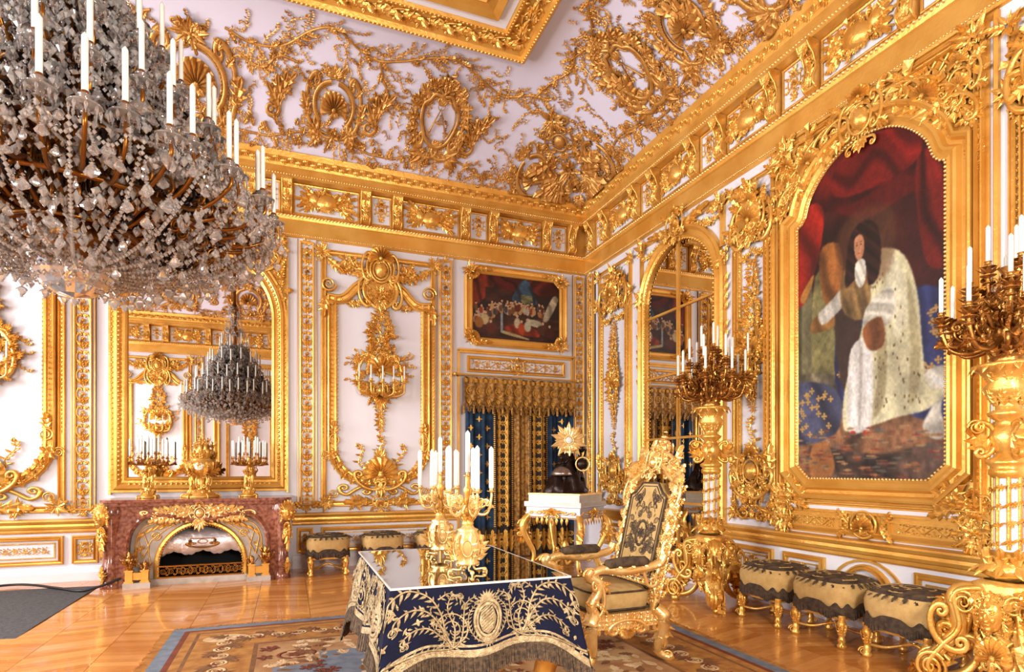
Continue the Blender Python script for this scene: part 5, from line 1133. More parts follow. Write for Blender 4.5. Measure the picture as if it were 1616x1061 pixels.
def mantel_cand(x, y, label):
    t = thing('mantel_candelabrum', label, 'candelabrum', (x, y, .965))
    g = MB(); lathe(g, [(.01, 0), (.1, .0), (.1, .02), (.075, .035), (.07, .06), (.05, .08), (.04, .1), (.05, .12), (.01, .13)], 16)
    for k in range(4): vst(g, 'ss', pi/4+k*pi/2, .05, .05, .1, -.5, .08)
    lathe_leaves(g, 'acan', 8, .06, .03, .08, .06, .04, .2); g.build('base', GOLD, t, 'stuff')
    g = MB(); figure(g, -.025, 0, .11, .27, -pi/2+.5); figure(g, .035, .01, .11, .25, -pi/2-.6, arm_up=.9); tube(g, [(0, 0, .1), (.01, 0, .25), (0, 0, .42)], .014, 7); lathe_leaves(g, 'acan', 6, .02, .25, .1, .08, .06, .5); lathe(g, [(.015, .36), (.04, .39), (.05, .41), (.02, .44), (.02, .47)], 12)
    g.build('figure_group', GOLD, t, 'stuff')
    for n, r, z, o in ((9, .19, .47, .2), (5, .11, .52, .5)): branch_ring(t, 'm%d' % n, n, r, z, .42, o, .009, .02, .03, .014, .2, .0105, BRONZE)
    return t
mantel_cand(-1.53, 7.86, 'gilt many-branched candelabrum on the left of the mantelpiece')
mantel_cand(-.46, 7.86, 'gilt many-branched candelabrum on the right of the mantelpiece')
t = thing('mantel_clock', 'gilt bronze clock group with figures on an urn in the middle of the mantelpiece', 'clock', (-.985, 7.84, .965))
g = MB(); lathe(g, [(.01, 0), (.2, 0), (.2, .02), (.17, .035), (.16, .05), (.13, .065), (.12, .085), (.06, .1), (.01, .1)], 20)
for k in range(6): vst(g, 'ss', k*pi/3, .08, .06, .14, -.35, .12)
lathe_leaves(g, 'acan', 10, .15, .02, .08, .06, .05, -.5); g.build('stepped_base', GOLD, t, 'stuff')
g = MB(); lathe(g, [(.05, .08), (.035, .13), (.05, .2), (.04, .25), (.07, .28), (.12, .31), (.15, .35), (.155, .40), (.13, .43), (.10, .44), (.11, .455), (.08, .47), (.01, .47)], 20, flute=.04, fn=10)
for k in range(6): vst(g, 'cs', k*pi/3+.3, .07, .19, .075, pi/2, .08); vst(g, 'acan', k*pi/3, .08, .27, .15, .5, .12)
for sg in (-1, 1): figure(g, sg*.085, -.03, .09, .24, -pi/2-sg*.5)
lathe_leaves(g, 'acan', 12, .14, .3, .13, .08, .05, .15); g.build('urn', GOLD, t, 'stuff')
g = MB(); g.ax('sphere', (0, -.145, .37), (.05, 0, 0), (0, 0, .05), (0, -.015, 0)); g.build('dial', WMARB, t)
g = MB()
for k, (x_, y_) in enumerate(((-.06, 0), (.05, -.03), (0, .04), (.0, -.05))): figure(g, x_, y_, .46, .2+.03*(k % 2), -pi/2+x_*9, arm_up=.9)
lathe_leaves(g, 'acan', 9, .07, .45, .12, .09, .06, .3); figure(g, 0, 0, .56, .18, arm_up=1.0); lathe(g, [(.08, .44), (.06, .5), (.07, .56), (.03, .6), (.01, .6)], 12); g.build('figures', GOLD, t, 'stuff')
# table, cloth, glass top and two table candelabra
TX0, TX1, TY0, TY1, TH = .41, 1.227, 2.48, 3.645, .79
t = thing('writing_table', 'gilt-legged table almost hidden beneath the blue cloth in the middle of the room', 'table', ((TX0+TX1)/2, (TY0+TY1)/2, 0))
hx, hy = (TX1-TX0)/2, (TY1-TY0)/2
g = MB(); box(g, -hx+.015, hx-.015, -hy+.015, hy-.015, TH-.09, TH-.012); g.build('table_top', BRONZE, t)
for sx in (-1, 1):
    for sy in (-1, 1):
        g = MB(); P = cr([(0, 0, .7), (.05*sx, .05*sy, .55), (.0, 0, .25), (-.03*sx, -.03*sy, .1), (.04*sx, .04*sy, .02)], 5)+[sx*(hx-.1), sy*(hy-.1), 0]
        tube(g, P, np.interp(np.linspace(0, 1, len(P)), [0, .25, .6, .85, 1], [.06, .07, .035, .03, .05]), 8); lathe_leaves(g, 'acan', 5, .04, .62, .2, .12, .08, .1, True, (sx*(hx-.1), sy*(hy-.1))); g.build('leg', GOLD, t)
g = MB(); P = cr([(-hx+.12, 0, .2), (-.15, 0, .12), (0, 0, .18), (.15, 0, .12), (hx-.12, 0, .2)], 6); tube(g, P, .03, 8); tube(g, cr([(0, -hy+.12, .2), (0, -.3, .14), (0, 0, .18), (0, .3, .14), (0, hy-.12, .2)], 6), .03, 8); lathe(g, [(.04, .16), (.1, .19), (.08, .28), (.04, .32), (.01, .36)], 12); lathe_leaves(g, 'acan', 8, .06, .2, .14, .1, .06, .3); g.build('stretcher', GOLD, t, 'stuff')
# cloth: top plus four hanging sides with gentle flare and waves
cl = thing('tablecloth', 'dark blue velvet cloth with silver-gilt embroidery and fringe over the table', 'tablecloth', ((TX0+TX1)/2, (TY0+TY1)/2, 0))
Lx, Ly = 2*hx, 2*hy; PER = 2*(Lx+Ly)
def hem(s):
    return .505+.018*np.cos(s*2*pi/.62)
def ring_pt(s, d, out=0.):
    """s: distance along the table edge starting at front-left corner going right; d: 0 top .. 1 hem"""
    s = np.mod(s, PER); seg = np.where(s < Lx, 0, np.where(s < Lx+Ly, 1, np.where(s < 2*Lx+Ly, 2, 3)))
    l = s-np.array([0, Lx, Lx+Ly, 2*Lx+Ly])[seg]; ln = np.array([Lx, Ly, Lx, Ly])[seg]
    bx = np.choose(seg, [-hx+l, hx+0*l, hx-l, -hx+0*l]); by = np.choose(seg, [-hy+0*l, -hy+l, hy+0*l, hy-l])
    nx = np.choose(seg, [0*l, 1+0*l, 0*l, -1+0*l]); ny = np.choose(seg, [-1+0*l, 0*l, 1+0*l, 0*l])
    # near corners the normal turns to the diagonal so that the cloth hangs in a soft cone
    e = np.minimum(l, ln-l); cf = np.clip(1-e/.16, 0, 1)**2; tx, ty = -ny, nx
    sgn = np.where(l < ln/2, -1, 1); nx2 = nx+tx*sgn*cf; ny2 = ny+ty*sgn*cf
    fl = (.012+.045*d+.03*d*cf+.018*d*np.sin(s*2*pi/.31)*(1-cf)); z = TH*(1-d)+hem(s)*d-.13*d*cf
    q = fl+out; return np.stack([bx+nx2*q, by+ny2*q, z], -1)
ss = np.unique(np.concatenate([np.linspace(0, PER, 241)[:-1], [Lx, Lx+Ly, 2*Lx+Ly]])); dd = np.linspace(0, 1, 14)
g = MB(); V = np.concatenate([ring_pt(ss, d) for d in dd]); g.add(V, grid_faces(14, len(ss), wrap_c=True), True); hs = g.build('hanging_sides', VELBLUE, cl)
g = MB(); box(g, -hx-.01, hx+.01, -hy-.01, hy+.01, TH-.004, TH); g.build('cloth_top', VELBLUE, cl)
def mapT(V):
    """u = distance along edge, v = 0 (hem) .. in metres up, w = out"""
    s = V[:, 0]; hm = hem(np.mod(s, PER)); d = 1-np.clip(V[:, 1]/(TH-hm), -.3, 1); P = ring_pt(s, d, .003+V[:, 2]); return P
g = MB(mapT)
def frond(g, P, r=.005, lf=.035, side=1, curl=True):
    P = cr(P, 6); n = len(P); tube(g, np.column_stack([P, np.full(n, .003)]), np.linspace(r, r*.45, n), 5, .6)
    for u, v, a in along(P, lf*.8): g.p2('leaf', u, v, a+side*.9, lf, lf*.55, .01, .001); g.p2('leaf', u, v, a-side*.9, lf*.55, lf*.4, .01, .001)
    if curl: g.p2('vol', P[-1, 0], P[-1, 1], atan2(P[-1, 1]-P[-3, 1], P[-1, 0]-P[-3, 0]), lf*.42, side*lf*.42, .014, .001)
def face_emb(g, c, L):
    for sg in (-1, 1):
        X = lambda *p: [(c+sg*x, y) for x, y in p]; e = L/2+(.05 if L < 1 else 0)
        frond(g, X((e-.30, .04), (e-.27, .10), (e-.25, .18), (e-.2, .245), (e-.12, .265), (e-.06, .235), (e-.05, .2)), .006, .04, -sg)
        frond(g, X((e-.27, .09), (e-.24, .14), (e-.19, .185), (e-.13, .195), (e-.08, .17), (e-.075, .14)), .006, .036, -sg)
        frond(g, X((e-.27, .07), (e-.2, .115), (e-.14, .12), (e-.1, .095), (e-.11, .075)), .005, .03, -sg)
        frond(g, X((e-.30, .04), (e-.31, .12), (e-.28, .2), (e-.3, .26), (e-.34, .262)), .005, .03, sg)
        frond(g, X((e-.03, .06), (e-.12, .035), (e-.22, .03), (e-.30, .04), (e-.34, .09), (.1, .22), (.05, .255)), .006, .03, sg, False)
        frond(g, X((.22, .24), (.17, .27), (.12, .25), (.1, .215)), .004, .03, sg); frond(g, X((.24, .03), (.2, .06), (.19, .1)), .004, .025, sg)
        P = [(c+sg*(.155+(.078*(1-t*.85))*cos(2*pi*2*t)), .115+sg*0+(.078*(1-t*.85))*sin(2*pi*2*t)) for t in np.linspace(0, 1, 44)]
        tube(g, [(p[0], p[1], .003) for p in P], .0038, 5, .6)
        for k in range(12): a = k*pi/6; g.p2('bar', c+sg*.155+.056*cos(a), .115+.056*sin(a), a, .02, .004, .003, .001)
        for k in range(20): g.p2(('leaf', 'leaf', 'quatre')[k % 3], c+sg*ri(.08, e-.04), ri(.03, .26), ri(0, 6.3), ri(.014, .026), .016, .01, .001)
        g.p2('rosette', c+sg*(e-.03), .06, 0, .02, .02, .01, 0)
    for r in (.062, .05): g.p2('ring', c, .145, 0, r, r*1.35, .02, 0)
    g.p2('ball', c, .145, 0, .042, .06, .008, 0)
    for k in range(9): g.p2('leaf', c, .225, pi/2+(k-4)*.35, .05, .03, .012, .002); g.p2('leaf', c, .07, -pi/2+(k-4)*.4, .04, .03, .012, .002)
    for sg in (-1, 1): frond(g, [(c, .055), (c+sg*.05, .07), (c+sg*.085, .12), (c+sg*.085, .18), (c+sg*.05, .225)], .004, .022, sg)
    for k in range(7): g.p2('bar', c-.03, .105+.013*k, .5, .06, .004, .01, .004)
for c, L in ((Lx/2, Lx), (Lx+Ly/2, Ly), (Lx*1.5+Ly, Lx), (2*Lx+Ly*1.5, Ly)): face_emb(g, c, L)
for c in (Lx+Ly/2, 2*Lx+Ly*1.5):
    for sg in (-1, 1):
        for r in (.07, .055): g.p2('ring', c+sg*.42, .12, 0, r, r*1.3, .03, 0)
        g.p2('ball', c+sg*.42, .12, 0, .045, .06, .01, 0); spray(g, c+sg*.42, .12, .05, 9, w=0); g.p2('palm', c+sg*.42, .22, pi/2, .06, .06, .02, 0)
        for k in range(60): g.p2(rnd.choice(('acan', 'vol', 'leaf')), c+sg*ri(.03, .5), ri(.06, .27), ri(0, 6), .035, .03, .012, 0)
g.build('embroidery', SILVTH, hs, 'stuff')
g = MB(mapT)
for v0, v1, o in ((.052, .042, .0), (.032, .0, .001)):
    u = np.linspace(0, PER, 240); V = np.concatenate([np.stack([u, np.full(240, v), np.full(240, o)], -1) for v in (v0, v1)]); g.add(V, grid_faces(2, 240))
g.build('galloon_band', SILVTH, hs)
g = MB(mapT); N = 760
u = np.linspace(0, PER, 240); V = np.concatenate([np.stack([u, np.full(240, v), np.full(240, -.002)], -1) for v in (.002, -.07)]); g.add(V, grid_faces(2, 240))
for i in range(N):
    u = PER*i/N; g.ax('bar', (u, .002, ri(0, .003)), (ri(-.002, .002), -ri(.075, .09), 0), (.0035, 0, 0), (0, 0, .004))
    if i % 5 == 0: g.p2('sph', u, -.01, 0, .006)
g.build('bullion_fringe', GFRINGE, hs, 'stuff')
tg = thing('glass_table_plate', 'clear plate glass sheet lying on the blue tablecloth', 'glass', ((TX0+TX1)/2, (TY0+TY1)/2, TH))
g = MB(); box(g, -hx-.012, hx+.012, -hy-.012, hy+.012, .0005, .008); g.build('glass_sheet', TABLEG, tg)
g = MB(); sweep(g, rect(-hx-.012, hx+.012, -hy-.012, hy+.012), [(0, 0), (-.002, .0), (-.002, .009), (.003, .009), (.003, .008)], True); g.build('polished_edge', WMARB, tg)
def table_cand(x, y, rot, label):
    t = thing('table_candelabrum', label, 'candelabrum', (x, y, TH+.009), rot)
    g = MB()
    for k in range(4): vst(g, 'ss', pi/4+k*pi/2, .03, .04, .08, -.6, .06); g.at('sph', .085*cos(pi/4+k*pi/2), .085*sin(pi/4+k*pi/2), .012, .012)
    lathe(g, [(.01, .035), (.05, .04), (.055, .05), (.045, .06), (.058, .09), (.066, .13), (.062, .17), (.045, .2), (.05, .21), (.03, .22), (.02, .24)], 18, flute=.06, fn=6)
    for k in range(6): a = k*pi/3; vst(g, 'acan', a, .058, .06, .13, pi/2, .06); g.ax('ring', (.064*cos(a+.5), .064*sin(a+.5), .125), (-sin(a+.5)*.025, cos(a+.5)*.025, 0), (0, 0, .04), (cos(a+.5)*.02, sin(a+.5)*.02, 0))
    g.build('scrolled_base', GOLDP, t, 'stuff')
    g = MB(); lathe(g, [(.02, .22), (.03, .24), (.018, .26), (.014, .28), (.025, .3), (.012, .33), (.016, .38), (.024, .4), (.012, .42), (.012, .47)], 12); lathe_leaves(g, 'acan', 6, .016, .24, .07, .04, .03, .5); lathe_leaves(g, 'leaf', 6, .012, .31, .06, .04, .03, .4)
    for k in range(5): g.ax('cs', (0, 0, .27), (.03*cos(k), .03*sin(k), 0), (0, 0, .03), (.02*sin(k), -.02*cos(k), 0))
    g.build('stem', GOLD, t, 'stuff')
    g = MB(); bob(g, 0, 0, .47, .013); g.build('central_drip_pan', GOLDP, t); candle_part(t, (0, 0, .49), .2, .0125)
    def ex(g): vst(g, 'cs', 0, .06, .34, .035, 0, .03); g.p2('flower', .07, 0, 0, .015, w=.31); vst(g, 'acan', 0, .02, .31, .07, .6, .05); vst(g, 'ss', 0, .03, .36, .08, -.3, .05)
    branch_ring(t, 'tc', 5, .115, .395, .33, .3, .008, .015, .045, .013, .2, .0125, GOLDP, ex)
table_cand(.81, 3.27, 0, 'gilt candelabrum farther along the glass-topped table'); table_cand(.81, 2.72, .75, 'gilt candelabrum nearer the embroidered front of the table')
# ---------------------------------------------------------------- torcheres
def torchere(x, y, rot, label):
    t = thing('torchere', label, 'candelabrum', (x, y, 0), rot)
    g = MB()
    for k in range(3):
        a = k*2*pi/3
        vst(g, 'cs', a, .26, .16, .15, -.55, .4); vst(g, 'vol', a, .34, .09, .085, 2.6, .3, mir=-1); vst(g, 'ss', a, .06, .42, .3, -.65, .6, mir=-1)
        vst(g, 'acan', a, .13, .42, .34, -1.0, .3); vst(g, 'acan', a, .3, .1, .2, 1.9, .2); vst(g, 'cs', a, .17, .36, .14, .9, .14)
        P = cr([(.1, .5), (.24, .46), (.22, .3), (.3, .2), (.37, .1), (.34, .04)], 6); ca, sa = cos(a), sin(a); tube(g, [(p[0]*ca, p[0]*sa, p[1]) for p in P], np.interp(np.linspace(0, 1, len(P)), [0, .3, .7, 1], [.04, .045, .032, .04]), 8, up=(-sa, ca, .01))
        for q in (-1, 1):
            tube(g, [(p[0]*ca-sa*q*.04, p[0]*sa+ca*q*.04, p[1]+.012) for p in P], .014, 6, up=(-sa, ca, .01))
            vst(g, 'vol', a, .36, .1, .075, 2.6, .05, (-sa*q*.05, ca*q*.05), mir=-1); vst(g, 'cs', a, .27, .3, .12, 1.0, .06, (-sa*q*.05, ca*q*.05)); vst(g, 'vol', a, .2, .43, .06, 0, .05, (-sa*q*.05, ca*q*.05))
        for k_ in range(9): p = P[int(k_*len(P)/9)]; vst(g, 'acan', a+ri(-.15, .15), p[0]+.02, p[1], .12, ri(-1.6, .2), .13)
        lathe(g, [(.01, 0), (.04, .0), (.045, .02), (.03, .04), (.01, .05)], 10, (.36*ca, .36*sa))
    lathe(g, [(.07, .1), (.1, .13), (.13, .2), (.12, .3), (.13, .4), (.17, .455), (.16, .48), (.12, .5), (.15, .53), (.1, .55)], 36, flute=.12, fn=3); lathe_leaves(g, 'acan', 9, .1, .24, .22, .14, .1, .25); lathe_leaves(g, 'acan', 12, .13, .5, .1, .1, .06, .8, True)
    for k in range(3): a = k*2*pi/3+pi/3; mask(g, .15*cos(a), .15*sin(a), .40, .12, (-sin(a), cos(a), 0), (0, 0, 1), (cos(a), sin(a), 0)); g.ax('shell', (.13*cos(a), .13*sin(a), .2), (-sin(a)*.1, cos(a)*.1, 0), (0, 0, .1), (cos(a)*.08, sin(a)*.08, 0))
    for k in range(90):
        a = ri(0, 2*pi); z = ri(.12, .46); r_ = np.interp(z, [.1, .2, .3, .4, .455, .5], [.08, .135, .125, .135, .165, .13])*(1+.1*cos(3*a)); q_ = ri(0, 2*pi); l = ri(.06, .11); e1 = np.array([-sin(a), cos(a), 0]); e2 = np.array([0, 0, 1.]); N_ = np.array([cos(a), sin(a), 0])
        g.ax(('acan', 'leaf', 'cs', 'vol')[k % 4], (r_*cos(a), r_*sin(a), z), (e1*cos(q_)+e2*sin(q_))*l*(1 if k % 4 < 2 else .5), (-e1*sin(q_)+e2*cos(q_))*l*(1 if k % 4 < 2 else .5), N_*.06)
    g.map = lambda V: V*np.array([1, 1, 1.22]); g.build('tripod_base', GOLD, t, 'stuff')
    g = MB(lambda V: V+np.array([0, 0, .14])); lathe(g, [(.08, .54), (.13, .57), (.14, .6), (.1, .63), (.09, .68), (.07, .7)], 18); lathe_leaves(g, 'acan', 10, .08, .56, .17, .12, .08, .25); lathe_leaves(g, 'leaf', 10, .11, .62, .1, .1, .06, .9, True); g.build('leafy_knop', GOLD, t, 'stuff')
    g = MB(); lathe(g, [(.07, .84), (.066, .86), (.064, 1.25), (.07, 1.27)], 24, flute=.06, fn=8); g.build('fluted_column', WHITE, t)
    g = MB()
    for k in range(8): a = k*pi/4; tube(g, [(.068*cos(a), .068*sin(a), z) for z in (.85, 1.26)], .011, 6)
    for k in range(30): a = k*.8; z = .86+k*.0135; g.ax('flower', (.078*cos(a), .078*sin(a), z), (-sin(a)*.022, cos(a)*.022, 0), (0, 0, .022), (cos(a)*.03, sin(a)*.03, 0)); 
    for k in range(44): a = k*.55; z = .86+k*.009; g.ax('leaf', (.076*cos(a), .076*sin(a), z), (-sin(a)*.05, cos(a)*.05, .03), (0, 0, .04), (cos(a)*.04, sin(a)*.04, 0))
    lathe(g, [(.072, 1.25), (.09, 1.27), (.09, 1.3), (.075, 1.31), (.1, 1.33), (.1, 1.35), (.07, 1.37), (.05, 1.4)], 18); g.build('column_garland', GOLD, t, 'stuff')
    g = MB(); lathe(g, [(.05, 1.38), (.07, 1.42), (.09, 1.48), (.07, 1.54), (.05, 1.57), (.09, 1.6), (.1, 1.62), (.06, 1.64), (.06, 1.68), (.1, 1.72), (.12, 1.76), (.09, 1.8), (.12, 1.84), (.16, 1.87), (.17, 1.89), (.14, 1.9), (.01, 1.9)], 20)
    for k in range(4):
        a = k*pi/2+.4; vst(g, 'cs', a, .12, 1.47, .1, -pi/2, .1); vst(g, 'vol', a, .15, 1.54, .045, 0, .06); vst(g, 'acan', a, .08, 1.38, .2, 1.0, .14)
    lathe_leaves(g, 'acan', 10, .06, 1.66, .12, .09, .06, .4); lathe_leaves(g, 'acan', 8, .07, 1.78, .12, .1, .06, .5); lathe_leaves(g, 'leaf', 14, .15, 1.9, .07, .08, .04, .5, True); g.build('baluster_capital', GOLD, t, 'stuff')
    g = MB(); lathe(g, [(.08, 1.9), (.09, 1.93), (.05, 1.96), (.04, 2.0), (.07, 2.05), (.08, 2.1), (.05, 2.15), (.03, 2.2), (.06, 2.26), (.07, 2.29), (.03, 2.33), (.025, 2.4), (.05, 2.44)], 16)
    lathe_leaves(g, 'acan', 8, .06, 1.92, .12, .1, .06, .4); lathe_leaves(g, 'acan', 8, .05, 2.06, .12, .08, .06, .4); lathe_leaves(g, 'acan', 6, .04, 2.24, .1, .07, .05, .5); cs = []
    for n, r, z, o, z0 in ((8, .31, 2.19, .2, 2.06), (6, .2, 2.33, .55, 2.18), (3, .09, 2.46, .1, 2.32)):
        def ex(g, r=r, z=z, z0=z0):
            vst(g, 'cs', 0, r*.6, z0+.02, r*.2, .3, r*.2); lathe_leaves(g, 'leaf', 8, .012, z-.04, .06, .05, .02, .9, False, (r, 0)); vst(g, 'acan', 0, r*.4, z0-.04, r*.45, .2, r*.3)
            vst(g, 'acan', .35, r*.3, z0+.02, r*.4, .8, r*.3); bob(g, r, 0, z-.05, .024); bob(g, r, 0, z-.09, .016); vst(g, 'ss', .15, r*.35, z0+.06, r*.5, .1, r*.4); vst(g, 'vol', -.2, r*.65, z0-.05, r*.14, 2, r*.25); vst(g, 'cs', .2, r*.8, z0-.02, r*.15, -.6, r*.2)
            for q in range(5): vst(g, 'acan', ri(-.3, .3), r*ri(.3, .9), z0+ri(-.06, .07), ri(.06, .1), ri(0, 3), .08)
        branch_ring(t, 'to%d' % n, n, r, z, z0, o, .013, .04, .08, .023, .21, .0125, BRONZE, ex)
    g.build('branch_stem', BRONZE, t, 'stuff')
torchere(3.80, 4.57, 2.094, 'tall gilt torchere of candles between the mirrored door and first stool')
torchere(3.80, 2.08, 2.094, 'tall gilt torchere of candles at the right edge beside the portrait')
# ---------------------------------------------------------------- stools
def stool(loc, rz, label, group):
    t = thing('tabouret', label, 'stool', loc, rz, group); a, b_ = .235, .21
    def rr(s, z, n=32, p=4):
        q = np.arange(n)*2*pi/n; c_, s_ = np.cos(q), np.sin(q); return np.stack([a*s*np.sign(c_)*np.abs(c_)**(2/p), b_*s*np.sign(s_)*np.abs(s_)**(2/p), np.full(n, z)], -1)
    g = MB(); L = [(1.0, .27), (1.06, .3), (1.1, .36), (1.1, .40), (1.04, .45), (.93, .475), (.7, .49), (.35, .50), (.01, .502)]; g.add(np.concatenate([rr(s, z) for s, z in L]), grid_faces(len(L), 32, wrap_c=True), True); cu = g.build('cushion', TAPEST, t)
    g = MB(); L = [(.99, .4625), (.9, .482), (.7, .494), (.35, .504), (.01, .506)]; g.add(np.concatenate([rr(s, z) for s, z in L]), grid_faces(5, 32, wrap_c=True), True)
    for k in range(26): q = k*2*pi/26; g.ax('acan', (a*1.0*cos(q), b_*1.0*sin(q), .47), (.06*cos(q), .06*sin(q), -.035), (-.05*sin(q), .05*cos(q), 0), (.01*cos(q), .01*sin(q), .02))
    g.build('needlework_top', TAPD, cu)
    g = MB()
    for k in range(60): r_, q = sqrt(rnd.random())*.2, rnd.random()*6.3; g.p2(rnd.choice(('acan', 'vol', 'leaf')), r_*1.1*cos(q), r_*.85*sin(q), q*3, .07, .06, .014, .503-.6*r_*r_, 0)
    g.build('needlework_scrolls', TAPEST, cu, 'stuff')
    g = MB(); n = 160; q = np.arange(n)*2*pi/n; c_, s_ = np.cos(q), np.sin(q); X = np.sign(c_)*np.abs(c_)**.5; Y = np.sign(s_)*np.abs(s_)**.5
    up = .31+.018*np.cos(q*12); V = np.concatenate([np.stack([a*1.09*X, b_*1.09*Y, up], -1), np.stack([a*1.11*X, b_*1.11*Y, up-.04], -1), np.stack([(a*1.1+.006*np.cos(q*80))*X, (b_*1.1+.006*np.cos(q*80))*Y, .215+.012*np.cos(q*12)], -1)]); g.add(V, grid_faces(3, n, wrap_c=True)); g.build('fringe', FRINGE, cu)
    g = MB(); box(g, -a+.02, a-.02, -b_+.02, b_-.02, .2, .275); g.build('seat_rail', GOLD, t)
    for sx in (-1, 1):
        for sy in (-1, 1):
            g = MB(); cx, cy = sx*(a-.03), sy*(b_-.03)
            if sy < 0 and False: pass
            lathe(g, [(.01, 0), (.03, .0), (.034, .02), (.02, .035), (.028, .055), (.022, .07), (.017, .09), (.026, .14), (.034, .18), (.022, .2), (.032, .22), (.03, .24)], 10, (cx, cy)); lathe_leaves(g, 'acan', 5, .015, .08, .1, .05, .03, .2, False, (cx, cy)); vst(g, 'vol', atan2(sy, sx), 0.02, .035, .032, 0, .05, (cx, cy)); g.build('leg', GOLD, t)
    g = MB()
    for sx in (-1, 1): tube(g, cr([(sx*(a-.03), -b_+.03, .09), (sx*(a-.09), -.08, .07), (sx*.06, 0, .1)], 5), .011, 6); tube(g, cr([(sx*(a-.03), b_-.03, .09), (sx*(a-.09), .08, .07), (sx*.06, 0, .1)], 5), .011, 6)
    tube(g, cr([(-.06, 0, .1), (0, 0, .12), (.06, 0, .1)], 4), .014, 6); g.at('rosette', 0, 0, .12, .04); g.build('stretcher', GOLD, t, 'stuff'); return t
st0 = stool((.455, 7.66, 0), 0, 'fringed tabouret against the back wall, nearest the fireplace', 'tabourets along the back wall')
copy_tree(st0, None, (1.13, 7.66, 0), 0, 'fringed tabouret in the middle of the three against the back wall')
copy_tree(st0, None, (1.82, 7.66, 0), 0, 'fringed tabouret behind the table candelabra, beside the door curtains')
for y, l in ((3.90, 'tapestry tabouret beside the far torchere, below the portrait bay'), (3.31, 'tapestry tabouret in the middle of the row under the portrait'), (2.70, 'tapestry tabouret nearest the camera under the portrait')):
    c = copy_tree(st0, None, (3.93, y, 0), -pi/2, l); c['group'] = 'tabourets under the portrait'
